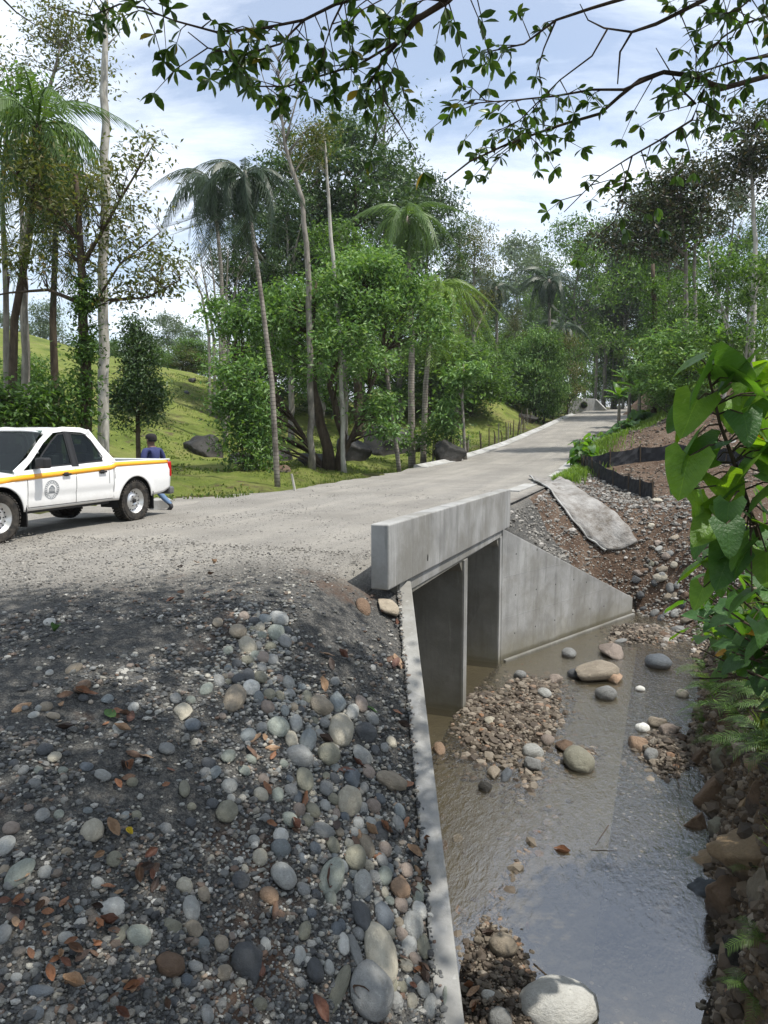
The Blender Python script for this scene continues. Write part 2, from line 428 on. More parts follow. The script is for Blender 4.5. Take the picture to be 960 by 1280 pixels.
def concrete_mat(name, base=.33, wet=False, moss=0.0, tint=(1, 1, .97)):
    m = Mat(name, .78, .3); P = m.pos(); S = m.pos((3.2, 3.2, .35))
    b = tuple(base * t for t in tint)
    c = m.ramp(m.noise(P, 1.1, 8, .62), [(.3, tuple(.62 * x for x in b)), (.5, b), (.72, tuple(min(1.32 * x, .8) for x in b))])
    c = m.mix(m.rng(m.noise(S, 1.7, 7, .7), .50, .70, 0, .62), c, tuple(.34 * x for x in b))
    c = m.mix(m.rng(m.noise(P, .8, 8, .7), .42, .60, 0, .75), c, tuple(.60 * x * t for x, t in zip(b, (1, .96, .86))))
    pan = m.n('ShaderNodeSeparateColor', {0: m.voro(m.pos((.9, .9, .9)), .9, 'Color')}).outputs[0]
    c = m.mix(m.rng(pan, .2, .9, 0, .22), c, tuple(1.25 * x for x in b))
    zt = m.math('ADD', m.n('ShaderNodeSeparateXYZ', {0: P}).outputs[2], m.math('MULTIPLY', m.noise(P, 4, 4), .10))
    c = m.mix(m.math('MULTIPLY', m.rng(zt, -2.98, -3.04), .6), c, (.05, .045, .03))
    c = m.mix(m.rng(m.noise(S, 3.1, 5, .6), .62, .76, 0, .5), c, tuple(min(1.6 * x, .8) for x in b))
    pit = m.rng(m.voro(P, 15, 'Distance'), .07, .045)
    rare = m.rng(m.n('ShaderNodeSeparateColor', {0: m.voro(P, 15, 'Color')}).outputs[0], .80, .82)
    c = m.mix(m.math('MULTIPLY', m.math('MULTIPLY', pit, rare), .8), c, (.04, .04, .035))
    if moss:
        z = m.n('ShaderNodeSeparateXYZ', {0: P}).outputs[2]
        k = m.rng(m.math('ADD', z, m.math('MULTIPLY', m.noise(P, 2.5, 5), .9)), -2.1, -2.9, 0, moss)
        c = m.mix(k, c, (.13, .115, .065))
    m.col(c)
    m.nor(m.bump(m.math('ADD', m.noise(P, 22, 6, .7), m.math('MULTIPLY', m.noise(P, 2, 3), 1.6)), .35, .012)); return m.m
def stone_mat(name='river_stone'):
    m = Mat(name, .62, .35); T = m.pos(obj=True)
    oi = m.n('ShaderNodeObjectInfo')
    T2 = m.n('ShaderNodeVectorMath', {0: T, 1: m.n('ShaderNodeCombineXYZ', {0: m.math('MULTIPLY', oi.outputs['Random'], 40), 1: 0.0, 2: 0.0}).outputs[0]}, operation='ADD').outputs[0]
    c = m.mix(m.rng(m.noise(T2, 1.6, 8, .7), .35, .7, 0, .55), oi.outputs['Color'], m.mix(1.0, oi.outputs['Color'], (.45, .42, .38), 'MULTIPLY'))
    c = m.mix(m.rng(m.noise(T2, 9, 6, .8), .56, .72, 0, .6), c, (.05, .045, .04))
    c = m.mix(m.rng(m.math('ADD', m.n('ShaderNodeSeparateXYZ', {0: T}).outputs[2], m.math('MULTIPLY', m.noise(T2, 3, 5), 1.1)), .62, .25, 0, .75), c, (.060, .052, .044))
    c = m.mix(m.rng(m.noise(T2, 4, 5, .6), .58, .7, 0, .30), c, m.mix(1.0, c, (1.9, 1.9, 1.8), 'MULTIPLY'))
    m.col(c); m.nor(m.bump(m.math('ADD', m.noise(T2, 3, 7, .7), m.math('MULTIPLY', m.noise(T2, 14, 5, .8), .35)), .55, .10)); return m.m
def pebble_mat(name, stops):
    m = Mat(name, .7, .3); m.col(m.mix(m.rng(m.noise(m.pos(), 160, 4), .4, .7, 0, .5), m.ramp(m.island(), stops), (.045, .042, .038)))
    return m.m
def leaf_mat(name, stops, trans=.35, rough=.45, spec=.4, tcol=None):
    m = Mat(name, rough, spec)
    c = m.ramp(m.island(), stops)
    P = m.pos()
    c = m.mix(m.rng(m.noise(P, .55, 4, .6), .38, .66, 0, .45), c, m.mix(1.0, c, (.55, .62, .45), 'MULTIPLY'))
    m.col(c)
    tr = m.n('ShaderNodeBsdfTranslucent')
    m.l(m.mix(1.0, c, tcol or (1.5, 1.55, .55), 'MULTIPLY'), tr.inputs[0])
    mx = m.n('ShaderNodeMixShader', {0: trans}); m.l(m.b.outputs[0], mx.inputs[1]); m.l(tr.outputs[0], mx.inputs[2]); m.l(mx.outputs[0], m.out.inputs[0])
    return m.m
def bark_mat(name, a, b, ring=0.0):
    m = Mat(name, .9, .15); P = m.pos()
    c = m.ramp(m.noise(m.pos((3, 3, .8)), 2.2, 8, .7), [(.33, a), (.66, b)])
    c = m.mix(m.rng(m.noise(P, 1.1, 5, .6), .55, .68, 0, .6), c, tuple(.45 * x for x in a))
    if ring:
        w = m.n('ShaderNodeTexWave', {'Vector': P, 'Scale': 2.2, 'Distortion': 1.2, 'Detail': 2.0}, bands_direction='Z').outputs['Fac']
        c = m.mix(m.rng(w, .0, .25, ring, 0), c, tuple(.4 * x for x in a))
    m.col(c); m.nor(m.bump(m.noise(m.pos((3, 3, .6)), 7, 7, .7), .7, .03)); return m.m

M = {}
M['gravel'] = gravel_mat('loose_gravel')
M['soil'] = soil_mat('brown_soil')
M['bank_soil'] = soil_mat('dark_bank_soil', ((.040, .028, .017), (.115, .080, .048), (.22, .160, .098)), .90)
M['bed'] = soil_mat('stream_silt', ((.016, .014, .011), (.032, .027, .020), (.06, .05, .036)), .80)
M['grass'] = grass_mat('pasture_grass')
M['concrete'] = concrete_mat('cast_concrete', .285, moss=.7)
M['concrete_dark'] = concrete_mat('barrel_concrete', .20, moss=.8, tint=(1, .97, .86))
M['concrete_white'] = concrete_mat('pale_concrete', .36)
M['apron'] = concrete_mat('silted_concrete', .21, tint=(1, .90, .66))
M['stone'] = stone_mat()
M['peb'] = pebble_mat('slope_gravel', [(0, (.045, .047, .05)), (.3, (.09, .093, .093)), (.55, (.165, .167, .16)), (.75, (.25, .24, .205)), (.86, (.13, .08, .055)), (.93, (.34, .33, .30)), (1, (.50, .49, .45))])
M['peb_warm'] = pebble_mat('stream_gravel', [(0, (.045, .034, .025)), (.35, (.085, .066, .048)), (.65, (.14, .115, .085)), (.88, (.23, .20, .16)), (1, (.20, .11, .06))])
M['peb_road'] = pebble_mat('road_gravel', [(0, (.10, .095, .085)), (.5, (.20, .19, .17)), (.9, (.30, .285, .255)), (1, (.42, .40, .37))])
M['bark_pale'] = bark_mat('pale_bark', (.25, .235, .20), (.50, .48, .43))
M['bark_grey'] = bark_mat('grey_bark', (.13, .115, .095), (.29, .27, .235))
M['bark_dark'] = bark_mat('dark_bark', (.040, .030, .022), (.11, .085, .060))
M['bark_palm'] = bark_mat('palm_bark', (.15, .13, .11), (.33, .30, .26), ring=.6)
M['leaf_bright'] = leaf_mat('bright_leaves', [(0, (.055, .125, .030)), (.5, (.13, .235, .075)), (.85, (.20, .32, .12)), (1, (.30, .40, .21))], .34, .52, .3)
M['leaf_mid'] = leaf_mat('mid_leaves', [(0, (.036, .080, .018)), (.5, (.078, .155, .032)), (1, (.15, .25, .055))], .34)
M['leaf_dark'] = leaf_mat('dark_leaves', [(0, (.028, .056, .025)), (.5, (.052, .098, .038)), (1, (.10, .16, .06))], .25)
M['leaf_olive'] = leaf_mat('olive_leaves', [(0, (.050, .068, .020)), (.5, (.10, .12, .034)), (.85, (.16, .17, .055)), (1, (.20, .14, .07))], .32)
M['leaf_lime'] = leaf_mat('lime_leaves', [(0, (.065, .12, .016)), (.5, (.12, .21, .028)), (1, (.20, .31, .05))], .4)
M['leaf_hazed'] = leaf_mat('far_leaves', [(0, (.08, .115, .075)), (.5, (.11, .155, .10)), (1, (.15, .20, .13))], .2)  # distance haze of the far trees painted into the pale leaf colour
M['leaf_purple'] = leaf_mat('bronze_leaves', [(0, (.020, .036, .018)), (.5, (.042, .058, .030)), (.8, (.07, .075, .042)), (1, (.13, .095, .075))], .22)
M['leaf_over'] = leaf_mat('overhanging_leaves', [(0, (.030, .070, .018)), (.6, (.075, .145, .028)), (.97, (.12, .20, .04)), (1, (.35, .24, .03))], .34, .35, .5)
M['frond_dark'] = leaf_mat('dark_fronds', [(0, (.014, .030, .015)), (1, (.040, .070, .032))], .18)
M['frond'] = leaf_mat('green_fronds', [(0, (.055, .105, .028)), (1, (.13, .21, .055))], .34)
M['frond_lime'] = leaf_mat('lime_fronds', [(0, (.10, .17, .028)), (1, (.20, .30, .06))], .4)
M['dry'] = leaf_mat('dry_leaves', [(0, (.10, .040, .022)), (.4, (.19, .085, .045)), (.75, (.30, .16, .085)), (.95, (.36, .23, .13)), (1, (.10, .14, .03))], .12, .5, .4, (1.2, .9, .6))
M['grass_blade'] = leaf_mat('grass_blades', [(0, (.05, .085, .014)), (.6, (.10, .155, .024)), (.9, (.17, .20, .04)), (1, (.26, .22, .09))], .4)
def big_leaf_mat(name, a, b):
    m = Mat(name, .42, .4); oi = m.n('ShaderNodeObjectInfo').outputs['Color']
    T = m.pos(obj=True); s = m.n('ShaderNodeSeparateXYZ', {0: T})
    ay = m.math('ABSOLUTE', s.outputs[1])
    vein = m.rng(ay, .012, .004)
    ph = m.math('MULTIPLY', m.math('SUBTRACT', s.outputs[0], m.math('MULTIPLY', ay, 1.0)), 7.5)
    w = m.rng(m.math('ABSOLUTE', m.math('SUBTRACT', m.math('FRACT', ph), .5)), .07, .0)
    vein = m.math('MAXIMUM', vein, m.math('MULTIPLY', w, .6))
    c = m.mix(m.rng(m.noise(T, 4, 6), .35, .7, 0, .7), oi, m.mix(1.0, oi, (.6, .7, .5), 'MULTIPLY'))
    c = m.mix(m.math('MULTIPLY', vein, .4), c, m.mix(1.0, c, (2.2, 1.9, 1.9), 'MULTIPLY'))
    w = m.math('ADD', w, m.math('MULTIPLY', m.noise(T, 9, 4), 1.2))
    m.col(c); m.nor(m.bump(w, .5, -.02))
    tr = m.n('ShaderNodeBsdfTranslucent'); m.l(m.mix(1.0, c, (2.6, 2.3, .5), 'MULTIPLY'), tr.inputs[0])
    mx = m.n('ShaderNodeMixShader', {0: .40}); m.l(m.b.outputs[0], mx.inputs[1]); m.l(tr.outputs[0], mx.inputs[2]); m.l(mx.outputs[0], m.out.inputs[0])
    return m.m
M['big_leaf'] = big_leaf_mat('heart_leaf', 0, 0)
def water_mat():
    m = Mat('stream_water', .06, .5); P = m.pos(rz=.35)
    h1 = m.noise(m.n('ShaderNodeMapping', {'Vector': P, 'Scale': (2.2, 1.0, 1)}).outputs[0], 5.0, 5, .6, dist=.6)
    h2 = m.noise(m.n('ShaderNodeMapping', {'Vector': P, 'Scale': (2.0, 1.0, 1)}).outputs[0], 17, 3, .6)
    sep = m.n('ShaderNodeSeparateXYZ', {0: m.pos()})
    calm = m.rng(m.math('ADD', sep.outputs[1], m.math('MULTIPLY', m.noise(m.pos(), .8, 3), 2.0)), 7.4, 10.5, .10, 1.0)
    hh = m.math('MULTIPLY', m.math('ADD', h1, m.math('MULTIPLY', h2, .4)), calm)
    nb = m.bump(hh, .45, .05)
    fr = m.n('ShaderNodeFresnel', {'IOR': 1.38, 'Normal': nb}).outputs[0]
    gl = m.n('ShaderNodeBsdfGlossy', {'Roughness': .035, 'Normal': nb, 'Color': (1, 1, 1, 1)})
    tr = m.n('ShaderNodeBsdfTransparent', {'Color': (.80, .76, .66, 1)})
    df = m.n('ShaderNodeBsdfDiffuse', {'Color': (.13, .115, .080, 1)})
    low = m.n('ShaderNodeMixShader', {0: .16}); m.l(tr.outputs[0], low.inputs[1]); m.l(df.outputs[0], low.inputs[2])
    mx = m.n('ShaderNodeMixShader', {0: m.rng(fr, 0, .7, .15, 1.0)}); m.l(low.outputs[0], mx.inputs[1]); m.l(gl.outputs[0], mx.inputs[2])
    m.l(mx.outputs[0], m.out.inputs[0]); return m.m
M['water'] = water_mat()
# ------------------------------------------------------------------ ground sheets cut from one lie of the land
def spaced(a, b, step, lo, hi, g):
    c = list(np.arange(a, b, step)); s = step; v = c[-1]
    while v < hi: s *= g; v += s; c.append(v)
    s = step; v = a
    while v > lo: s *= g; v -= s; c.insert(0, v)
    return np.array(c)
gx = spaced(-5.5, 9.0, .075, -190, 260, 1.11)
gy = spaced(.8, 21.5, .075, -60, 420, 1.07)
GX, GY = np.meshgrid(gx, gy, indexing='ij')
GZ = zland(GX, GY)
nx, ny = GX.shape
idx = np.arange(nx * ny).reshape(nx, ny)
Q = np.stack([idx[:-1, :-1], idx[1:, :-1], idx[1:, 1:], idx[:-1, 1:]], -1).reshape(-1, 4)
VV = np.stack([GX, GY, GZ], -1).reshape(-1, 3)
C = VV[Q].mean(1); zr_ = VV[Q][:, :, 2]; step = zr_.max(1) - zr_.min(1)
cu, cn = un(C[:, 0], C[:, 1])
st = in_stream(C[:, 0], C[:, 1]) & (C[:, 0] < x_edge(C[:, 1]) + .02)
drop = (step > .5) & (np.abs(cn) < .5) & (cu > .85) & (cu < 6.9)
left = (~st) & ((cn < -0.1) | (C[:, 1] < 15)) & (C[:, 0] < x_wing(C[:, 1]) + .2)
past = (cn < -7.3 - 2.3 * sstep(11, 7, cu) + .45 * fbm(C[:, 0] * .8, C[:, 1] * .8, 51)) & (cu > -4.5 + 1.5 * fbm(C[:, 0] * .4, C[:, 1] * .4, 52))
grav = (~past) & (~st) & (left | (cn < -.3) | ((cu > 6.5) & (cn < 1.9 + .8 * fbm(C[:, 0], C[:, 1], 53)) & (cn > -.5) & (cu < 11.8)))
bank = (~past) & (~st) & (~grav) & (C[:, 1] < 16.4)
soil = (~past) & (~st) & (~grav) & (~bank)
for nm, msk, mt in (('stream_bed', st, 'bed'), ('pasture', past, 'grass'), ('embankment', grav, 'gravel'), ('stream_bank', bank, 'bank_soil'), ('soil_slope', soil, 'soil')):
    q = Q[msk & (~drop)]
    u_, inv = np.unique(q, return_inverse=True)
    o = link(nm, np_mesh(nm, VV[u_], [inv.reshape(-1, 4)], M[mt], smooth=True)); tag(o, kind='structure')

# road ribbon
us = np.concatenate([np.arange(-14, 20, .25), np.arange(20, 112, 1.0)]); ns = np.concatenate([np.linspace(-7.15, -.6, 27), [-.42, -.3]])
U, N_ = np.meshgrid(us, ns, indexing='ij')
N_ = N_ + np.where(N_ < -7.0, -.25 + .5 * fbm(U * .8, U * 0, 66), 0) * (U < 26)
X, Y = xy(U, N_)
Z = zroad(U) + .004 + .02 * fbm(X * 1.1, Y * 1.1, 61) * sstep(0, .8, -.3 - N_) + .012
kk = sstep(1.6, .0, U); Z = Z * (1 - kk) + (zland(X, Y) + .002) * kk
i_ = np.arange(U.size).reshape(U.shape)
o = link('road', np_mesh('road', np.stack([X, Y, Z], -1).reshape(-1, 3), [np.stack([i_[:-1, :-1], i_[:-1, 1:], i_[1:, 1:], i_[1:, :-1]], -1).reshape(-1, 4)[:, ::-1]], M['gravel'], True)); tag(o, kind='structure')

# water: one sheet in front of the culvert, running back into both cells
wv = [(x_wing(2.0), -8), (x_wing(2.0) - .02, 2.0), (x_wing(9.6) - .05, 9.62)]
pts = [(-.2, -8), (.58, 2.0), (.33, 9.62), xy(.95, -9.2), xy(6.73, -9.2), xy(6.92, .02), (6.9, 19.9), (8.6, 19.9), (8.6, 12), (5.0, -8)]
mb = MB(); mb.add([(p[0], p[1], WATER) for p in pts], [tuple(range(len(pts)))[::-1]])
o = mb.build('stream_water', M['water']); tag(o, kind='structure')
o.data.flip_normals() if o.data.polygons[0].normal.z < 0 else None

# ------------------------------------------------------------------ twin box culvert
culvert = empty('concrete_culvert', (O2[0], O2[1], -3.2)); culvert['fixed'] = True
tag(culvert, 'grey concrete twin box culvert with parapet and flared wing walls under the gravel road', 'culvert')
def off(p): return (p[0] - O2[0], p[1] - O2[1], p[2] + 3.2)
def ub(mb, u0, u1, n0, n1, z0, z1, mi=0):
    """box in road coordinates; z may be a pair (at u0, at u1)"""
    z0 = z0 if isinstance(z0, tuple) else (z0, z0); z1 = z1 if isinstance(z1, tuple) else (z1, z1)
    V = []
    for zz in (z0, z1):
        for (u, n, w) in ((u0, n0, 0), (u1, n0, 1), (u1, n1, 1), (u0, n1, 0)):
            x, y = xy(u, n); V.append(off((x, y, zz[w])))
    mb.add(V, [(0, 3, 2, 1), (4, 5, 6, 7), (0, 1, 5, 4), (1, 2, 6, 5), (2, 3, 7, 6), (3, 0, 4, 7)], mi)
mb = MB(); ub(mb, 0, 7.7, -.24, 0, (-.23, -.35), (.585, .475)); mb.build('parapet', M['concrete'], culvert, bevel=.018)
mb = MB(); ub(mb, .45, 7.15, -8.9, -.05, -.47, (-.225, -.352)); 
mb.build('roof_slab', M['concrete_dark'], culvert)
mb = MB(); ub(mb, .5, 7.1, -.049, -.035, (-.40, -.47), (-.234, -.354)); mb.build('slab_edge', M['concrete'], culvert)
for u0, u1, e in ((.68, .93, 0), (3.78, 4.03, 0), (6.75, 7.0, 0)):
    mb = MB(); ub(mb, u0, u1, -8.9, -.045, -3.6, -.471); 
    # haunches at the soffit
    for (ua, ub_) in ((u0, u0 - .18), (u1, u1 + .18)):
        if (u0 < 1 and ub_ < ua) or (u0 > 6 and ub_ > ua): continue
        V = []
        for n in (-8.9, -.06):
            for (u, z) in ((ua, -.475), (ub_, -.475), (ua, -.66)):
                x, y = xy(u, n); V.append(off((x, y, z)))
        mb.add(V, [(0, 1, 2), (3, 5, 4), (0, 3, 4, 1), (1, 4, 5, 2), (2, 5, 3, 0)])
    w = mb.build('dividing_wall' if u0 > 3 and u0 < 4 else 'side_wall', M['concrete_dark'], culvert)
    mb = MB(); ub(mb, u0 + .01, u1 - .01, -.044, -.02, -3.6, -.47); mb.build('wall_end', M['concrete'], w)
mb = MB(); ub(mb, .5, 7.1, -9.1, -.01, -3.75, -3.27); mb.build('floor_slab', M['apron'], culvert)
# apron slab just under the water
A = [(.36, 9.55), (.60, 2.6), xy(-6.2, 2.75), xy(7.4, 2.75), (6.0, 18.9), (2.55, 15.5)]
A = [(.36, 9.55), (.62, 2.7), (1.0, 3.98), (6.6, 18.75), (6.5, 19.3), (2.55, 15.45)]
mb = MB(); mb.prism([(p[0] - O2[0], p[1] - O2[1]) for p in A][::-1], -3.5 + 3.2, -3.195 + 3.2); mb.build('apron_slab', M['apron'], culvert)
# wing walls
def wing(p0, p1, t, ztop0, ztop1, left_side):
    p0 = Vector((*p0, 0)); p1 = Vector((*p1, 0)); d = (p1 - p0).normalized(); nrm = Vector((d.y, -d.x, 0)) * (t if left_side else -t)
    V = []; K = 14
    for k in range(K + 1):
        q = p0.lerp(p1, k / K); zt = ztop0 + (ztop1 - ztop0) * k / K
        for a, z in ((0, -3.7), (0, zt), (1, zt), (1, -3.7)):
            r = q + nrm * a; V.append(off((r.x, r.y, z)))
    Fs = [(4 * k + a, 4 * (k + 1) + a, 4 * (k + 1) + (a + 1) % 4, 4 * k + (a + 1) % 4) for k in range(K) for a in range(4)]
    Fs += [(3, 2, 1, 0), (4 * K, 4 * K + 1, 4 * K + 2, 4 * K + 3)]
    mb = MB(); mb.add(V, Fs)
    o = mb.build('wing_wall', M['concrete'], culvert, bevel=.015)
    import bmesh
    bm = bmesh.new(); bm.from_mesh(o.data); bmesh.ops.recalc_face_normals(bm, faces=bm.faces); bm.to_mesh(o.data); bm.free()
    return o
wL = wing((x_wing(9.72), 9.72), (x_wing(3.2), 3.2), .185, -.25, -2.62, True)
wR = wing((2.50, 15.52), (6.72, 19.74), .28, -.30, -2.72, False)
# low footing ledge along the right wing wall and lift joints
mb = MB()
V = []
for (x, y, o_) in ((2.55, 15.47, 0), (6.68, 19.60, 0)):
    V += [off((x + .0, y - .0, -3.6)), off((x + .0, y, -3.115)), off((x + .05, y - .05, -3.12)), off((x + .05, y - .05, -3.6))]
mb.add(V, [(0, 1, 5, 4), (1, 2, 6, 5), (2, 3, 7, 6), (0, 3, 2, 1), (4, 5, 6, 7)]); mb.build('footing_ledge', M['concrete_white'], wR)
for zz in (-1.35, -2.25):
    mb = MB()
    L = 5.12 * min(1.0, ( -.42 - zz) and (( -.30 - zz) / 2.12) ) 
    L = 5.97 * (-.30 - zz) / 2.42
    d = Vector((.7071, .7071, 0)); p0 = Vector((2.50, 15.52, 0)); nn = Vector((.7071, -.7071, 0))
    V = []
    for q in (p0 + d * .02, p0 + d * (L - .06)):
        for a, z in ((-.004, zz - .006), (.003, zz - .003), (.003, zz + .003), (-.004, zz + .006)):
            r = q + nn * a; V.append(off((r.x, r.y, z)))
    mb.add(V, [(0, 1, 5, 4), (1, 2, 6, 5), (2, 3, 7, 6)]); mb.build('lift_joint', M['concrete'], wR)
# tie holes on the right wing wall
tm = plain('tie_hole', (.05, .05, .045), .9)
for (s, z) in [(0.5, -.9), (1.3, -.9), (2.0, -1.1), (.5, -1.8), (1.3, -1.8), (2.1, -1.8), (2.9, -1.8), (3.5, -1.95), (.5, -2.65), (1.3, -2.65), (2.1, -2.65), (2.9, -2.65), (3.7, -2.65), (4.4, -2.7)]:
    mb = MB(); r = Vector((2.50, 15.52, 0)) + d * s + nn * .001
    Mx = Matrix.Translation(Vector(off((r.x, r.y, z)))) @ nn.to_track_quat('Z', 'Y').to_matrix().to_4x4()
    mb.lathe([(0, .002), (.016, .003), (.020, .0005)], 8, M=Mx); mb.build('tie_hole', tm, wR)

# far end of the culvert across the road: low block behind the truck
up = empty('concrete_headwall_end', (*atd(207, 638, 17.1).xy, -.07))
tag(up, 'pale low concrete block end of the far headwall, behind the pickup truck', 'concrete block')
mb = MB(); mb.box(-.30, .13, -.18, .25, -.35, .25); mb.build('block', M['concrete_white'], up, bevel=.02)
up.rotation_euler.z = math.radians(25)

# ------------------------------------------------------------------ concrete gutter along the left of the road
gut = empty('concrete_gutter', (*xy(24, -7.25), 0)); tag(gut, 'pale segmented concrete gutter along the left edge of the road', 'gutter')
ox, oy = xy(24, -7.25)
u = 24.0; k = 0
while u < 84:
    L = 2.6 if u < 50 else 3.4
    mb = MB(); V = []
    sk = (random.random() - .5) * .05
    for uu in (u, u + L - .07):
        z0 = float(zroad(uu)) + .0
        for n, z in ((-7.62, -.25), (-7.62, .13), (-7.47, .15), (-7.22, .05), (-6.98, .045), (-6.98, -.25)):
            x, y = xy(uu, n + sk); V.append((x - ox, y - oy, z0 + z))
    mb.add(V, [(i, (i + 1) % 6, 6 + (i + 1) % 6, 6 + i) for i in range(6)] + [(5, 4, 3, 2, 1, 0), (6, 7, 8, 9, 10, 11)])
    mb.build('gutter_slab', M['concrete_white'], gut); u += L; k += 1

# right-hand gutter and the lined drainage chute by the right wing wall
chute = empty('drainage_chute', tuple(hit(690, 605))); tag(chute, 'pale concrete lined chute running down the slope beside the right wing wall', 'drainage chute')
c0 = chute.location.copy()
cw = concrete_mat('chute_lining', .27, moss=0); 
rowpx = [((662, 600), (700, 603), 0), ((672, 608), (716, 612), 1), ((692, 624), (738, 628), 2), ((712, 650), (765, 645), 3), ((735, 680), (785, 668), 4), ((757, 697), (797, 688), 5)]
prof = []
for (a, b, k) in rowpx:
    A_ = hit(*a); B_ = hit(*b)
    A_.z += .06; B_.z += .10
    prof.append((A_, B_))
V = []; nseg = 24; ncr = 7
for i in range(nseg + 1):
    t = i / nseg * (len(prof) - 1); j = min(int(t), len(prof) - 2); f = t - j
    a = prof[j][0].lerp(prof[j + 1][0], f); b = prof[j][1].lerp(prof[j + 1][1], f)
    for k in range(ncr):
        w = k / (ncr - 1); p = a.lerp(b, w)
        p.z = max(p.z, float(zl(p.x, p.y)) + .05) + .05
        p.z += .055 * math.cos(2 * math.pi * w) + .022 * math.sin(i * 1.57 + 2 * w) + .05 * float(fbm(np.array([p.x * 1.6]), np.array([p.y * 1.6]), 71)[0])
        V.append(p - c0)
Fs = [(i * ncr + k, (i + 1) * ncr + k, (i + 1) * ncr + k + 1, i * ncr + k + 1) for i in range(nseg) for k in range(ncr - 1)]
lm_ = Mat('chute_concrete', .85, .2); Pm = lm_.pos(); 
cc_ = lm_.ramp(lm_.noise(Pm, 2.2, 9, .72), [(.32, (.10, .085, .068)), (.48, (.22, .21, .195)), (.7, (.34, .335, .32))])
lm_.col(cc_); lm_.nor(lm_.bump(lm_.math('ADD', lm_.noise(Pm, 9, 8, .7), lm_.math('MULTIPLY', lm_.noise(lm_.pos((1, .3, 1)), 3.5, 5), 2.0)), .9, .06))
mb = MB(); mb.add(V, Fs); o = mb.build('lining', lm_.m, chute, smooth=True)
so_ = o.modifiers.new('thickness', 'SOLIDIFY'); so_.thickness = .05; so_.offset = -1
for side in (0,):
    mb = MB(); pp = [V[i * ncr + (ncr - 1) * side] + Vector((0, 0, -.02)) for i in range(nseg + 1)]
    mb.tube(pp, [.030 + .008 * math.sin(i * 1.9) for i in range(nseg + 1)], 6); mb.build('edge_roll', M['concrete_white'], chute, smooth=True)
for k, (a, b) in enumerate([((668, 590), (700, 590)), ((688, 596), (705, 588))]):
    pass
rg = empty('road_edge_slabs', tuple(hit(700, 590))); tag(rg, 'short broken concrete kerb slabs at the right road edge above the chute', 'kerb')
rl = rg.location.copy()
for k, (a, b) in enumerate([((670, 606), (684, 601)), ((692, 598), (704, 590)), ((704, 589), (713, 580)), ((640, 617), (664, 608))]):
    A_ = hit(*a) - rl; B_ = hit(*b) - rl; dd = (B_ - A_).normalized(); nn_ = Vector((dd.y, -dd.x, 0)) * .22
    mb = MB(); V = [A_ - nn_, A_ + nn_, B_ + nn_, B_ - nn_]
    mb.add([v + Vector((0, 0, -.12)) for v in V] + [v + Vector((0, 0, .06 + .01 * k)) for v in V], [(3, 2, 1, 0), (4, 5, 6, 7), (0, 1, 5, 4), (1, 2, 6, 5), (2, 3, 7, 6), (3, 0, 4, 7)])
    mb.build('slab', M['concrete_white'], rg)

# ------------------------------------------------------------------ far pipe culvert at the bend
fp = atd(729, 517, 104); pc = empty('pipe_headwall', (fp.x, fp.y, zl(fp.x, fp.y)), math.radians(4)); pc.scale = (1.2,) * 3
tag(pc, 'small concrete headwall with a round pipe at the far end of the road', 'culvert')
dz = fp.z - pc.location.z
mb = MB(); hw = 1.35
pr = [( .42 * math.cos(a), 1.0 + .42 * math.sin(a)) for a in np.linspace(0, 2 * math.pi, 20, endpoint=False)]
outer = [(-hw, -1.0), (hw, -1.0), (hw, 1.75), (-hw, 1.75)]
V = []
for y in (-.12, .12):
    V += [(x, y, z + dz) for x, z in pr] + [(hw * max(-1, min(1, 1.5 * math.cos(a))), y, dz + (1.0 + (.78 if math.sin(a) > 0 else 1.9) * max(-1, min(1, 1.5 * math.sin(a))))) for a in np.linspace(0, 2 * math.pi, 20, endpoint=False)]
Fs = []
for k in range(20):
    k2 = (k + 1) % 20
    Fs += [(k, k2, 20 + k2, 20 + k), (40 + k, 60 + k, 60 + k2, 40 + k2), (20 + k, 20 + k2, 60 + k2, 60 + k)]
mb.add(V, Fs); mb.build('headwall', M['concrete_white'], pc)
mb = MB(); Mx = Matrix.Translation((0, -.2, dz + 1.0)) @ Matrix.Rotation(-math.pi / 2, 4, 'X')
mb.lathe([(.40, 0), (.47, 0), (.47, .3), (.40, .3), (.40, 3.0), (0, 3.0)], 24, M=Mx, mi=0); mb.build('pipe', M['concrete_dark'], pc)
for s in (-1, 1):
    mb = MB(); mb.add([(s * 1.35, -.11, dz - 1), (s * 1.35, -.11, dz + 1.7), (s * 2.2, -1.2, dz + .5), (s * 2.2, -1.2, dz - 1),
                       (s * 1.5, -.11, dz - 1), (s * 1.5, -.11, dz + 1.7), (s * 2.35, -1.2, dz + .5), (s * 2.35, -1.2, dz - 1)],
                      [(0, 1, 2, 3), (7, 6, 5, 4), (1, 5, 6, 2), (2, 6, 7, 3)]); mb.build('wing', M['concrete_white'], pc)

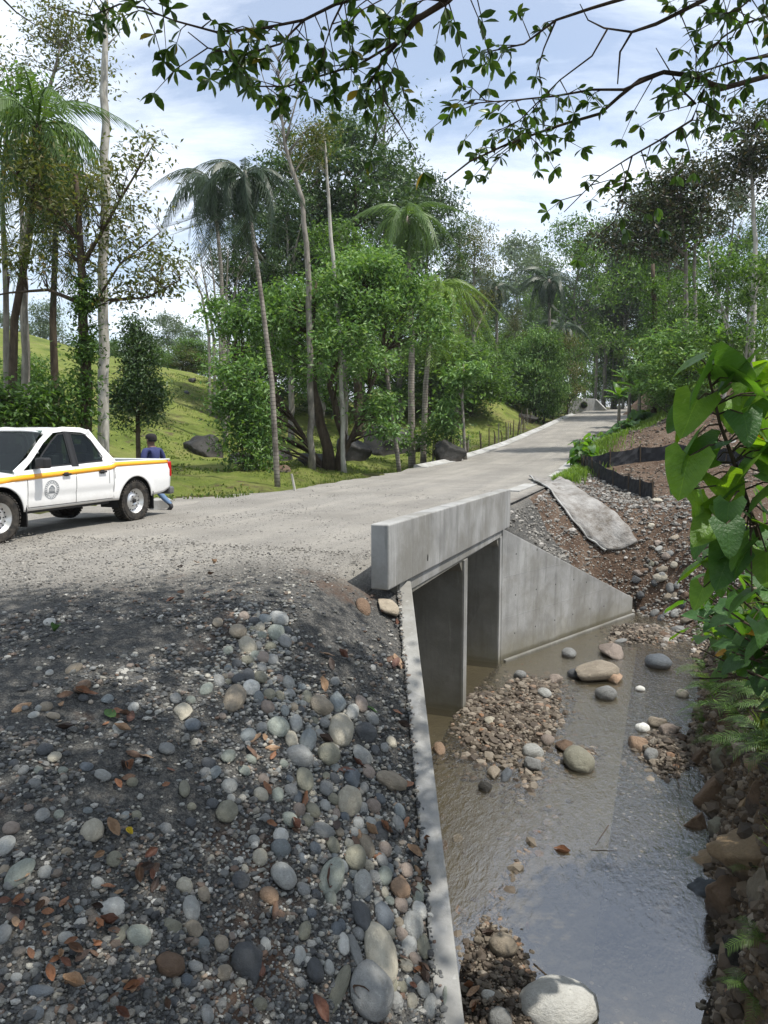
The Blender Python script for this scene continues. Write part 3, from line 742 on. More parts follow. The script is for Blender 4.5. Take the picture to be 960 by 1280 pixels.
# ------------------------------------------------------------------ silt fence
sf = M_fab = None
fm = Mat('silt_fabric', .75, .3); P_ = fm.pos(obj=True)
fm.col(fm.mix(fm.noise(P_, 3, 5), (.012, .013, .015), (.035, .036, .040))); fm.nor(fm.bump(fm.noise(P_, 4, 5, .6), .6, .04))
def silt(name, label, pxs, h=.55):
    P0 = hit(*pxs[0]); e = empty(name, tuple(P0)); tag(e, label, 'silt fence', 'silt fences on the soil slope')
    W = [hit(*p) for p in pxs]; fine = [W[0]]
    for a, b in zip(W[:-1], W[1:]):
        L = (b - a).length; k = max(1, round(L / 1.1))
        for i in range(1, k + 1): fine.append(a.lerp(b, i / k))
    for p in fine: p.z = zl(p.x, p.y)
    for i, (a, b) in enumerate(zip(fine[:-1], fine[1:])):
        V = []; K = 6; dn = Vector(((b - a).y, -(b - a).x, 0)).normalized()
        for k in range(K + 1):
            q = a.lerp(b, k / K); q.z = zl(q.x, q.y)
            sag = math.sin(math.pi * k / K)
            for j in range(4):
                V.append(q - P0 + Vector((0, 0, -.08 + (h + .08 - .07 * sag) * j / 3)) + dn * (.022 * math.sin(j * 1.7 + i + 2.1 * k)))
        mb = MB(); mb.add(V, [(k * 4 + j, (k + 1) * 4 + j, (k + 1) * 4 + j + 1, k * 4 + j + 1) for k in range(K) for j in range(3)])
        o = mb.build('fabric_panel', fm.m, e, smooth=False); s = o.modifiers.new('t', 'SOLIDIFY'); s.thickness = .012
    for p in fine:
        mb = MB(); mb.box(-.02, .02, -.02, .02, -.25, h + .08); o = mb.build('stake', M['bark_dark'], e); o.location = p - P0 + Vector((0, -.035, 0)); o.rotation_euler = (random.uniform(-.08, .08), random.uniform(-.08, .08), 0)
silt('silt_fence', 'black silt fence run that ends in a folded corner above the drainage chute', [(727, 588), (748, 598), (785, 616), (816, 625)])
silt('silt_fence', 'long black silt fence strip crossing the slope behind the nearer run', [(729, 590), (762, 584), (800, 578), (842, 574), (880, 577), (935, 583)], .6)

# ------------------------------------------------------------------ stick fence along the pasture
fe = empty('stick_fence', tuple(hit(640, 560))); tag(fe, 'row of thin leaning wooden fence posts between pasture and far road', 'fence')
fl = fe.location.copy()
for k in range(34):
    t = k / 33; px = 588 + 130 * t + random.uniform(-2, 2); d = 40 + 36 * t
    u_ = 31 + 39 * t + random.uniform(-.5, .5); x, y = xy(u_, -8.6 - 1.3 * t + random.uniform(-.5, .5)); z = zl(x, y)
    h = random.uniform(.9, 1.7)
    mb = MB(); mb.tube([(0, 0, -.2), (random.uniform(-.05, .05), 0, h * .5), (random.uniform(-.12, .12), 0, h)], [.055, .045, .035], 5)
    o = mb.build('post', M['bark_dark' if k % 3 else 'bark_grey'], fe); o.location = Vector((x, y, z)) - fl
for hh in (.5, .95):
    mb = MB(); pp = []
    for k in range(30):
        t = k / 29; x, y = xy(31 + 39 * t, -8.6 - 1.3 * t); pp.append(Vector((x, y, zl(x, y) + hh)) - fl)
    mb.tube(pp, [.008] * 30, 3); mb.build('wire', plain('wire', (.1, .09, .08), .5, .8), fe)
# ------------------------------------------------------------------ pickup truck
white = Mat('white_paint', .28, .5); P_ = white.pos()
zz_ = white.n('ShaderNodeSeparateXYZ', {0: white.pos(obj=True)}).outputs[2]
white.col(white.mix(white.rng(white.math('ADD', zz_, white.math('MULTIPLY', white.noise(white.pos(obj=True), 6, 6, .7), .30)), .80, .45, 0, .65), (.80, .80, .79), (.40, .36, .30)))
white.b.inputs['Coat Weight'].default_value = .6; white = white.m
black = plain('black_plastic', (.018, .018, .019), .55)
rubber = Mat('tyre_rubber', .85, .2); rubber.col(rubber.mix(rubber.rng(rubber.noise(rubber.pos(obj=True), 9, 5), .4, .7), (.022, .021, .020), (.075, .066, .055))); rubber = rubber.m
rim_m = plain('silver_rim', (.62, .62, .61), .35, .75)
chrome = plain('chrome', (.7, .7, .7), .15, 1.0)
orange = plain('orange_stripe', (.93, .40, .018), .35, coat=.4)
glass = Mat('dark_glass', .03, .6); glass.col((.012, .016, .016)); glass.b.inputs['Coat Weight'].default_value = .2
gt = glass.n('ShaderNodeBsdfTransparent', {'Color': (.50, .58, .55, 1)}); gm = glass.n('ShaderNodeMixShader', {0: .68})
glass.l(glass.b.outputs[0], gm.inputs[1]); glass.l(gt.outputs[0], gm.inputs[2]); glass.l(gm.outputs[0], glass.out.inputs[0]); glass = glass.m
red = plain('red_lens', (.45, .012, .012), .15, coat=1.0)
ink = plain('seal_ink', (.16, .18, .20), .5)
interior = plain('cabin_trim', (.045, .045, .048), .8)

Yaw = math.atan2(-SU, -CU)
rear = Vector((-4.80, 14.28, 0)); fwd = Vector((-CU, -SU, 0)); lf = Vector((SU, -CU, 0))
tc = rear + fwd * 1.575 - lf * .90
truck = empty('pickup_truck', (tc.x, tc.y, 0.0), Yaw)
tag(truck, 'white double cab pickup truck with an orange side stripe, parked on the gravel road', 'pickup truck')
RA = .475; ZW = .40; XF, XR = 1.575, -1.575
def ztop(x): return float(np.interp(x, [-2.72, -1.02, -.95, .9, 1.25, 1.9, 2.3, 2.5], [1.165, 1.155, 1.13, 1.06, 1.04, .99, .93, .80]))
def zlow(x):
    z = float(np.interp(x, [-2.72, -2.45, -2.1, 2.1, 2.35, 2.5], [.58, .50, .46, .44, .42, .50]))
    for c in (XF, XR):
        if abs(x - c) < RA: z = max(z, ZW + math.sqrt(RA * RA - (x - c) ** 2))
    return z
def wy(x, z):
    w = float(np.interp(z, [.35, .5, .75, .95, 1.06, 1.17], [.855, .885, .915, .918, .905, .885]))
    w -= .055 * max(0, (x - 1.9) / .6) ** 2 + .16 * max(0, (x - 2.2) / .3) ** 2 + .03 * max(0, (-2.45 - x) / .27) ** 2
    for c in (XF, XR):
        r = math.hypot(x - c, z - ZW)
        w += .045 * float(np.interp(r, [RA, RA + .06, RA + .13], [1, .95, 0])) * (1 if z < 1.03 else 0.3)
    if -1.0 < x < 1.0: w += -.012 * math.exp(-((z - .66) / .06) ** 2)       # crease in the doors
    return w
xs = sorted(set([round(v, 4) for v in list(np.linspace(-2.72, 2.5, 88)) + [c + RA * math.cos(a) for c in (XF, XR) for a in np.linspace(0, math.pi, 25)]]))
R_ = 14
for side in (1, -1):
    V = []; 
    for x in xs:
        a, b = zlow(x), ztop(x)
        for j in range(R_ + 1):
            z = a + (b - a) * j / R_; V.append((x, side * wy(x, z), z))
    n = R_ + 1
    Fs = [(i * n + j, (i + 1) * n + j, (i + 1) * n + j + 1, i * n + j + 1) for i in range(len(xs) - 1) for j in range(R_)]
    if side == 1: Fs = [f[::-1] for f in Fs]
    mb = MB(); mb.add(V, Fs); o = mb.build('side_panel', white, truck, smooth=True)
    s = o.modifiers.new('t', 'SOLIDIFY'); s.thickness = .02
# hood, cowl, front, bed, tailgate
mb = MB(); V = []; hx = np.linspace(.98, 2.5, 12); hy = np.linspace(-1, 1, 11)
for x in hx:
    for y in hy: V.append((x, y * (wy(x, ztop(x)) - .001), ztop(x) + .05 * (1 - abs(y) ** 2.5) + .004))
mb.add(V, [(i * 11 + j, (i + 1) * 11 + j, (i + 1) * 11 + j + 1, i * 11 + j + 1) for i in range(11) for j in range(10)]); mb.build('hood', white, truck, smooth=True)
mb = MB(); mb.box(2.40, 2.52, -.78, .78, .36, .62); mb.box(2.42, 2.50, -.62, .62, .62, .84); mb.build('front_bumper', black, truck, bevel=.03)
for s in (1, -1):
    mb = MB(); mb.box(2.20, 2.46, s * .80 - .12, s * .80 + .12, .70, .88); mb.build('headlight', chrome, truck, bevel=.03)
mb = MB(); mb.box(-2.66, -1.02, -.80, .80, .62, .66); mb.box(-2.68, -1.0, .80, .835, .62, 1.13); mb.box(-2.68, -1.0, -.835, -.80, .62, 1.13); mb.box(-1.04, -.99, -.84, .84, .55, 1.14)
mb.build('bed_liner', black, truck)
for s in (1, -1):
    mb = MB(); mb.box(-2.71, -1.0, min(s * .81, s * .895), max(s * .81, s * .895), 1.150, 1.175); mb.build('bed_rail', white, truck, bevel=.01)
mb = MB(); mb.box(-2.74, -2.68, -.80, .80, .60, 1.17); tg = mb.build('tailgate', white, truck, bevel=.02)
mb = MB(); mb.box(-2.765, -2.742, -.12, .12, 1.0, 1.08); mb.build('handle', black, tg, bevel=.008)
mb = MB(); mb.box(-2.86, -2.70, -.88, .88, .44, .60); mb.build('rear_bumper', plain('grey_bumper', (.16, .16, .16), .4, .4), truck, bevel=.04)
for s in (1, -1):
    mb = MB(); mb.box(-2.765, -2.62, min(s * .80, s * .895), max(s * .80, s * .895), .80, 1.12); mb.build('taillight', red, truck, bevel=.025)
# underbody
mb = MB(); mb.box(-2.5, 2.3, -.42, .42, .42, .62); mb.box(-.95, 1.05, -.84, .84, .40, .50); mb.box(-1.7, -1.45, -.7, .7, .33, .46); mb.box(1.45, 1.7, -.7, .7, .33, .46); mb.build('chassis', black, truck, bevel=.02)
for c in (XF, XR):
    for s in (1, -1):
        mb = MB(); K = 16; V = []
        for k in range(K + 1):
            a = math.pi * (-.06 + 1.12 * k / K)
            for y in (.50, .90): V.append((c + (RA + .012) * math.cos(a), s * y, ZW + (RA + .012) * math.sin(a)))
        mb.add(V, [(2 * k, 2 * k + 1, 2 * k + 3, 2 * k + 2) for k in range(K)])
        mb.add([(c + (RA + .0) * math.cos(a), s * .5, ZW + (RA) * math.sin(a)) for a in np.linspace(-.06 * math.pi, 1.06 * math.pi, 16)], [tuple(range(16))])
        mb.build('wheel_well', black, truck)
for c in (XF, XR):
    for s in (1, -1):
        mb = MB(); mb.box(c - .53, c - .505, min(s * .72, s * .93), max(s * .72, s * .93), .20, .55); mb.build('mud_flap', black, truck)
# cabin: belt ring and roof ring lofted
def cab(x0b, x1b, x0t, x1t, z0, z1): pass
roof = [(-.60, .66, 1.795), (-.66, .70, 1.775), (.35, .66, 1.79), (.25, .60, 1.80)]
side_poly_b = [(-.98, 1.13), (1.18, 1.045)]
def cy(z): return .895 - (z - 1.08) * .315       # lean of the cabin side
mb = MB()
# roof
V = []; rx = np.linspace(-.70, .42, 14); ry = np.linspace(-1, 1, 13)
for x in rx:
    zc = 1.80 - .055 * ((x + .15) / .6) ** 2 * (1.0 if x > -.15 else .75)
    for y in ry: V.append((x, y * (cy(1.74) - .0), zc - .055 * abs(y) ** 3.5))
mb.add(V, [(i * 13 + j, (i + 1) * 13 + j, (i + 1) * 13 + j + 1, i * 13 + j + 1) for i in range(13) for j in range(12)])
ro = mb.build('roof', white, truck, smooth=True); s_ = ro.modifiers.new('t', 'SOLIDIFY'); s_.thickness = .03
def strip(mb, pts, w, side, lift=0.0, mi=0, th=.03):
    """a frame member along (x,z) points on the leaning cabin side"""
    n = len(pts); V = []
    for i, (x, z) in enumerate(pts):
        a = pts[max(i - 1, 0)]; b = pts[min(i + 1, n - 1)]; dx, dz_ = b[0] - a[0], b[1] - a[1]; L = math.hypot(dx, dz_); nx_, nz_ = -dz_ / L, dx / L
        ww = w[i] if hasattr(w, '__len__') else w
        for q in (-ww / 2, ww / 2):
            X_, Z_ = x + nx_ * q, z + nz_ * q
            for t in (lift, lift - th): V.append((X_, side * (cy(Z_) + t), Z_))
    Fs = [(4 * i + a, 4 * i + b, 4 * i + 4 + b, 4 * i + 4 + a) for i in range(n - 1) for a, b in ((0, 2), (2, 3), (3, 1), (1, 0))] + [(0, 1, 3, 2), (4 * n - 4, 4 * n - 2, 4 * n - 1, 4 * n - 3)]
    mb.add(V, Fs, mi)
front_win = [(.80, 1.135), (.58, 1.34), (.30, 1.56), (.12, 1.675), (-.04, 1.69), (-.02, 1.16)]
rear_win = [(-.13, 1.165), (-.15, 1.69), (-.50, 1.67), (-.62, 1.57), (-.80, 1.27), (-.74, 1.20)]
for side in (1, -1):
    mb = MB()
    strip(mb, [(1.20, 1.06), (.86, 1.27), (.50, 1.56), (.22, 1.735), (-.05, 1.765), (-.45, 1.75), (-.66, 1.69)], [.10, .075, .07, .075, .075, .085, .10], side)
    strip(mb, [(-.60, 1.72), (-.80, 1.42), (-.98, 1.12)], [.14, .16, .30], side)
    strip(mb, [(1.22, 1.06), (.5, 1.085), (-.2, 1.115), (-.98, 1.15)], [.05, .10, .09, .07], side, .004)
    strip(mb, [(-.70, 1.60), (-.86, 1.36), (-1.10, 1.17)], [.06, .07, .05], side, .002)
    mb.build('cabin_frame', white, truck, smooth=False)
    mb = MB(); strip(mb, [(-.08, 1.12), (-.095, 1.72)], .17, side, .006); mb.build('pillar_cover', black, truck)
    for pl in (front_win, rear_win):
        mb = MB(); V = [(x, side * (cy(z) - .006), z) for x, z in pl]; mb.add(V, [tuple(range(len(V)))[::side]]); w = mb.build('side_window', glass, truck)
        mb = MB(); pp = pl + [pl[0]]
        for a, b in zip(pp[:-1], pp[1:]): strip(mb, [a, b], .022, side, .006, th=.012)
        mb.build('window_seal', black, w)
# windshield and rear window
def slab(name, corners, mat, parent, t=.008):
    mb = MB(); c = [Vector(v) for v in corners]; nrm = (c[1] - c[0]).cross(c[3] - c[0]).normalized() * t
    mb.add(c + [v + nrm for v in c], [(3, 2, 1, 0), (4, 5, 6, 7), (0, 1, 5, 4), (1, 2, 6, 5), (2, 3, 7, 6), (3, 0, 4, 7)]); return mb.build(name, mat, parent)
slab('windshield', [(1.22, -.84, 1.07), (1.22, .84, 1.07), (.38, .655, 1.735), (.38, -.655, 1.735)], glass, truck)
slab('rear_window', [(-.97, -.78, 1.16), (-.69, -.655, 1.72), (-.69, .655, 1.72), (-.97, .78, 1.16)], glass, truck)
mb = MB()
for y in (.36, -.36):
    for x in (.05, -.75): mb.box(x - .12, x + .10, y - .24, y + .24, .75, 1.32); mb.box(x - .08, x + .05, y - .12, y + .12, 1.34, 1.5)
mb.box(.75, 1.15, -.8, .8, .8, 1.06); mb.build('seats', interior, truck, bevel=.03)
mb = MB(); mb.lathe([(.165, .0), (.18, .015), (.165, .03), (.15, .015)], 20, M=Matrix.Translation((.62, .36, 1.12)) @ Matrix.Rotation(1.15, 4, 'Y'), closed=True); mb.build('steering_wheel', black, truck)
# stripe following the side
for side in (1, -1):
    V = []; sx = [x for x in np.linspace(-2.66, 2.2, 60)]
    for x in sx:
        a = float(np.interp(x, [-2.66, -1.05, -1.0, 2.2], [1.085, 1.075, 1.03, .90])); h = float(np.interp(x, [-2.66, -1.05, -1.0, 2.2], [.075, .085, .085, .085]))
        for z in (a, a + h): V.append((x, side * (wy(x, min(z, ztop(x))) + .004), z))
    Fs = [(2 * i, 2 * i + 1, 2 * i + 3, 2 * i + 2) for i in range(len(sx) - 1)]
    if side == -1: Fs = [f[::-1] for f in Fs]
    mb = MB(); mb.add(V, Fs); o = mb.build('orange_stripe', orange, truck, smooth=True); t_ = o.modifiers.new('t', 'SOLIDIFY'); t_.thickness = .003; t_.offset = 0
    # shut lines, handles, mirror, seal
    mb = MB()
    def shut(pts):
        V = []
        for x, z in pts:
            for q in (-.006, .006): V.append((x + q, side * (wy(x, z) + .0015), z))
        mb.add(V, [(2 * i, 2 * i + 1, 2 * i + 3, 2 * i + 2) for i in range(len(pts) - 1)])
    shut([(1.0, z) for z in np.linspace(.50, 1.05, 8)]); shut([(-.06 - .0 * z, z) for z in np.linspace(.50, 1.10, 8)])
    shut([(-.88 + .0 * z, z) for z in np.linspace(.78, 1.13, 6)] ); shut([(-1.0, z) for z in np.linspace(.5, 1.14, 8)])
    shut([(-1.03, z) for z in np.linspace(.86, 1.14, 5)])
    V = [(x, side * (wy(x, .5) + .0015), .5 + q) for x in np.linspace(-.98, 1.0, 20) for q in (-.005, .005)]
    mb.add(V, [(2 * i, 2 * i + 1, 2 * i + 3, 2 * i + 2) for i in range(19)])
    mb.build('shut_lines', black, truck)
    for hx_ in (.17, -.70):
        mb = MB(); mb.box(hx_ - .09, hx_ + .09, side * .935 - .018, side * .935 + .018, .985, 1.015); mb.box(hx_ - .05, hx_ + .05, side * .918 - .008, side * .918 + .008, .965, 1.035); mb.build('door_handle', black, truck, bevel=.008)
    mb = MB(); mb.box(.70, .86, min(side * .93, side * 1.14), max(side * .93, side * 1.14), 1.13, 1.30); mb.box(.76, .83, min(side * .87, side * .96), max(side * .87, side * .96), 1.12, 1.18); mb.build('side_mirror', black, truck, bevel=.045)
# round seal on the front door
mb = MB(); sc0 = (.50, .76)
def onside(dx, dz): return (sc0[0] + dx, wy(sc0[0] + dx, sc0[1] + dz) + .003, sc0[1] + dz)
def ring(r0, r1, k=36, gap=0):
    for i in range(k):
        if gap and i % gap == 0: continue
        a, b = 2 * math.pi * i / k, 2 * math.pi * (i + 1) / k
        mb.add([onside(r * math.cos(t), r * math.sin(t)) for r, t in ((r0, a), (r1, a), (r1, b), (r0, b))], [(0, 1, 2, 3)])
ring(.148, .158); ring(.104, .110); ring(.118, .140, 46, 2)
def quad(x0, x1, z0, z1): mb.add([onside(x0, z0), onside(x1, z0), onside(x1, z1), onside(x0, z1)], [(0, 1, 2, 3)])
quad(-.075, .075, -.06, -.045); quad(-.065, .065, -.04, -.03)
for q in (-.055, -.03, .03, .055): quad(q - .006, q + .006, -.03, .015)
quad(-.012, .012, -.03, .07)
for s in (-1, 1): mb.add([onside(s * .07, .018), onside(s * .015, .075), onside(s * .006, .062), onside(s * .055, .010)], [(0, 1, 2, 3)])
for s in (-1, 1): mb.add([onside(s * .03, .0), onside(s * .045, .045), onside(s * .02, .03)], [(0, 1, 2)])
mb.build('door_seal', ink, truck)
# wheels
mbt = MB(); T_ = Matrix.Rotation(math.pi / 2, 4, 'X')
mbt.lathe([(.235, -.115), (.30, -.135), (.355, -.135), (.378, -.115), (.383, -.05), (.383, .05), (.378, .115), (.355, .135), (.30, .135), (.235, .115)], 48)
for k in range(40):
    a = 2 * math.pi * k / 40
    for row, (y0, y1, off_) in enumerate(((-.13, -.062, 0), (-.052, -.004, .5), (.004, .052, 0), (.062, .13, .5))):
        Mx = Matrix.Rotation(a + off_ * 2 * math.pi / 40, 4, 'Z'); mbt.box(.375, .398, -.019, .019, y0, y1, M=Mx)
me_t = mbt.build('tyre_src', rubber); tyre_me = me_t.data; bpy.data.objects.remove(me_t)
mbr = MB()
mbr.lathe([(.238, .118), (.232, .10), (.215, .085), (.205, .04), (.150, .045), (.135, .075), (.070, .085), (.060, .075), (.0, .075)], 40)
mbr.lathe([(.238, -.118), (.225, -.09), (.212, 0.0), (.212, .06)], 40)
o = mbr.build('rim_src', rim_m, smooth=True); rim_me = o.data; bpy.data.objects.remove(o)
mbh = MB()
for k in range(16):
    a = 2 * math.pi * k / 16; Mx = Matrix.Translation((.178 * math.cos(a), .178 * math.sin(a), .0445)) ; mbh.lathe([(0, .002), (.014, .002), (.014, -.001)], 8, M=Mx)
for k in range(6):
    a = 2 * math.pi * k / 6; Mx = Matrix.Translation((.10 * math.cos(a), .10 * math.sin(a), .083)); mbh.lathe([(0, .014), (.010, .014), (.011, 0)], 6, M=Mx)
mbh.lathe([(0, .115), (.034, .112), (.040, .09), (.045, .075)], 16)
o = mbh.build('hub_src', black); hub_me = o.data; bpy.data.objects.remove(o)
for c in (XF, XR):
    for s in (1, -1):
        w = link('wheel', tyre_me, truck, (c, s * .80, .398), (math.radians(-90 * s), 0, 0))
        link('rim', rim_me, w); link('hub', hub_me, w)

# ------------------------------------------------------------------ the person behind the tailgate
pp_ = atd(193, 641, 16.35); person = empty('person', (pp_.x, pp_.y, -.06), math.radians(150)); person.scale = (1.2, 1.22, 1.0)
tag(person, 'person in navy shirt, blue jeans and dark cap standing behind the pickup tailgate', 'person')
def skin_body():
    # local: +X is the way they face, Y left, Z up
    J = [('pelvis', (0, 0, .90), (.135, .105)), ('waist', (.0, 0, 1.03), (.125, .10)), ('chest', (.01, 0, 1.24), (.16, .12)), ('collar', (0, 0, 1.40), (.085, .075)),
         ('neck', (.015, 0, 1.46), (.055, .055)), ('jaw', (.04, 0, 1.53), (.070, .066)), ('head', (.025, 0, 1.61), (.092, .078)), ('top', (.02, 0, 1.68), (.055, .055))]
    E = [(0, 1), (1, 2), (2, 3), (3, 4), (4, 5), (5, 6), (6, 7)]
    def add(nm, p, r, par): J.append((nm, p, r)); E.append((par, len(J) - 1)); return len(J) - 1
    for s in (1, -1):
        a = add('shoulder', (0, s * .17, 1.385), (.066, .062), 3); a = add('upper', (-.02, s * .225, 1.24), (.056, .054), a)
        a = add('elbow', (-.02, s * .25, 1.09), (.046, .044), a); a = add('fore', (.12, s * .24, 1.03), (.036, .034), a); a = add('wrist', (.22, s * .21, 1.03), (.027, .022), a)
        h = add('palm', (.28, s * .20, 1.025), (.030, .018), a)
        for q in range(4):
            f = add('finger', (.335, s * (.175 + .017 * q), 1.02), (.009, .009), h); add('tip', (.365 - .008 * abs(q - 1.5), s * (.172 + .017 * q), .99), (.007, .007), f)
        f = add('thumb', (.285, s * .165, 1.04), (.011, .010), h); add('tip', (.325, s * .155, 1.035), (.008, .008), f)
        st_ = .16 if s == 1 else -.20
        a = add('hip', (.0, s * .09, .86), (.098, .095), 0); a = add('thigh', (st_ * .35 + .03, s * .10, .66), (.085, .080), a)
        if s == 1:
            a = add('knee', (.16, s * .10, .47), (.062, .058), a); a = add('calf', (.17, s * .10, .30), (.060, .056), a); a = add('ankle', (.14, s * .10, .10), (.042, .040), a)
            a = add('heel', (.12, s * .10, .045), (.042, .040), a); a = add('ball', (.27, s * .10, .035), (.042, .032), a); add('toe', (.34, s * .10, .03), (.032, .024), a)
        else:
            a = add('knee', (-.02, s * .10, .46), (.062, .058), a); a = add('calf', (-.14, s * .10, .34), (.060, .056), a); a = add('ankle', (-.31, s * .10, .20), (.042, .040), a)
            a = add('heel', (-.345, s * .10, .15), (.042, .040), a); a = add('ball', (-.24, s * .10, .05), (.042, .032), a); add('toe', (-.17, s * .10, .03), (.032, .024), a)
    me = bpy.data.meshes.new('body'); me.from_pydata([j[1] for j in J], E, []); o = link('body', me)
    md = o.modifiers.new('skin', 'SKIN'); md.use_smooth_shade = True
    for i, j in enumerate(J): me.skin_vertices[0].data[i].radius = j[2]
    me.skin_vertices[0].data[0].use_root = True
    ss = o.modifiers.new('sub', 'SUBSURF'); ss.levels = ss.render_levels = 2
    dg = bpy.context.evaluated_depsgraph_get(); m2 = bpy.data.meshes.new_from_object(o.evaluated_get(dg)); bpy.data.objects.remove(o)
    mats = [plain('skin', (.12, .065, .045), .6), plain('navy_shirt', (.030, .038, .115), .85), plain('blue_jeans', (.10, .16, .26), .9), plain('dark_shoe', (.03, .03, .032), .7)]
    for m in mats: m2.materials.append(m)
    for p in m2.polygons:
        c = p.center
        if c.z > 1.44 or (c.x > .17 and c.z > .9): k = 0
        elif c.z > .93: k = 1
        elif c.z > .115 and not (c.z < .22 and c.x < -.26): k = 2
        else: k = 3
        p.material_index = k; p.use_smooth = True
    return m2
body = link('body', skin_body(), person)
mb = MB(); mb.lathe([(.103, 0), (.106, .03), (.098, .075), (.065, .108), (0, .120)], 20, M=Matrix.Translation((.02, 0, 1.63)) @ Matrix.Diagonal((1.05, .88, 1, 1)))
mb.add([(.10, -.06, 1.635), (.19, -.045, 1.625), (.205, 0, 1.628), (.19, .045, 1.625), (.10, .06, 1.635), (.10, 0, 1.66)], [(0, 1, 2, 5), (5, 2, 3, 4), (5, 4, 3, 2), (2, 1, 0, 5)]); mb.build('cap', plain('dark_cap', (.015, .013, .014), .9), person, smooth=True)
mb = MB(); mb.lathe([(.085, 0), (.10, .03), (.10, .07)], 16, M=Matrix.Translation((.005, 0, 1.57)) @ Matrix.Diagonal((.95, .88, 1, 1))); mb.build('hair', plain('black_hair', (.01, .009, .009), .9), person)
for s in (1, -1):
    mb = MB(); mb.box(-.012, .012, -.008, .008, -.025, .025, M=Matrix.Translation((.02, s * .088, 1.60))); mb.build('ear', body.data.materials[0], person, bevel=.006)
    mb = MB(); mb.lathe([(0, .006), (.009, .003), (.011, -.004)], 8, M=Matrix.Translation((.103, s * .03, 1.605)) @ Matrix.Rotation(math.pi / 2, 4, 'Y')); mb.build('eye', plain('eye', (.03, .02, .02), .2), person)
mb = MB(); mb.tube([(.105, 0, 1.60), (.128, 0, 1.57), (.108, 0, 1.56)], [.010, .014, .012], 6); mb.build('nose', body.data.materials[0], person, smooth=True)
mb = MB(); mb.tube([(.104, -.025, 1.535), (.112, 0, 1.535), (.104, .025, 1.535)], [.004, .007, .004], 5); mb.build('mouth', plain('lips', (.10, .04, .035), .6), person)
# ------------------------------------------------------------------ stones
def ico(sub):
    import bmesh
    bm = bmesh.new(); bmesh.ops.create_icosphere(bm, subdivisions=sub, radius=1.0)
    V = np.array([v.co[:] for v in bm.verts]); Fc = np.array([[v.index for v in f.verts] for f in bm.faces]); bm.free(); return V, Fc
I1, F1 = ico(1); I3, F3 = ico(3); I4, F4 = ico(4)
def lump(V, seed, amp, freq, box=0.0):
    out = []
    off_ = Vector((seed * 7.3, seed * 3.1, seed * 5.7))
    for v in V:
        v = Vector(v); d = 1 + amp * mnoise.noise(v * freq + off_) + amp * .45 * mnoise.noise(v * freq * 2.3 + off_)
        if box:
            q = Vector([math.copysign(abs(c) ** (1 - box), c) for c in v]); v = v.lerp(q.normalized() * (1 + .25 * box), 1.0); v = Vector([max(-.78, min(.78, c)) if box > .3 else c for c in v])
        d += amp * .16 * mnoise.noise(v * freq * 6 + off_); out.append(v * d)
    return np.array([p[:] for p in out])
ROUND = [np_mesh('cobble', lump(I3, s, .16, .9), [F3], M['stone'], True) for s in range(9)]
def cut_rock(V, seed, nc=11, amp=.10):
    rd = random.Random(seed); V = np.array(V, float)
    for k in range(nc):
        n = Vector((rd.gauss(0, 1), rd.gauss(0, 1), rd.gauss(0, 1))).normalized(); n = np.array(n[:]); h = rd.uniform(.52, .86); dd = np.maximum(V @ n - h, 0); V = V - dd[:, None] * n * .94
    V = V / np.abs(V).max(0); return lump(V, seed, amp, 1.8)
ANG = [np_mesh('rock', cut_rock(I3, s + 20), [F3], M['stone'], True) for s in range(5)]
BIG = [np_mesh('boulder', cut_rock(I4, s + 40, 12, .16), [F4], M['stone'], True) for s in range(5)]
def gnorm(x, y, e=.12):
    zx = zl(x + e, y) - zl(x - e, y); zy = zl(x, y + e) - zl(x, y - e)
    return Vector((-zx, -zy, 2 * e)).normalized()
PAL = {'cream': (.42, .38, .29), 'pale grey': (.36, .36, .33), 'white': (.55, .54, .50), 'grey': (.20, .205, .20), 'dark grey': (.075, .08, .085), 'blue-grey': (.16, .19, .20),
       'green-grey': (.21, .245, .20), 'olive': (.20, .19, .13), 'tan': (.31, .245, .17), 'orange': (.36, .19, .09), 'brown': (.13, .085, .055), 'pinkish': (.30, .20, .15), 'slate': (.10, .115, .13), 'black': (.03, .028, .025)}
def stone(px, py, w, h, colr, label, group, name='river_stone', kinds=ROUND, sink=.34, pos=None, wm=None, thick=.62, flat=False):
    p = hit(px, py) if pos is None else pos
    n = Vector((0, 0, 1)) if flat else gnorm(p.x, p.y)
    dist = p.y * math.cos(PITCH) - (p.z - EYE) * math.sin(PITCH)
    if wm is None:
        view = (p - Vector((0, 0, EYE))).normalized(); fs = max(abs(view.dot(n)), .45)
        a = w * dist / F * .5; b = h * dist / F * .5 / (fs * .85 + .15)
    else: a, b = wm
    c = thick * min(a, b)
    xa = (Vector((1, 0, 0)) - n * n.x).normalized(); ya = n.cross(xa)
    R = Matrix((xa, ya, n)).transposed() @ Matrix.Rotation(random.uniform(-.35, .35) + random.choice((0, math.pi)), 3, 'Z') @ Matrix.Rotation(random.uniform(-.15, .15), 3, 'X')
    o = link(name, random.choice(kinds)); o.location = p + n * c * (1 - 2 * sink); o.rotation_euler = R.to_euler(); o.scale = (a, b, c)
    k = random.uniform(1.15, 1.5) if 'slope' in (group or '') or 'small' in label else random.uniform(.88, 1.1); cc = PAL[colr]; o.color = (cc[0] * k, cc[1] * k, cc[2] * k, 1)
    tag(o, label, 'stone', group); return o

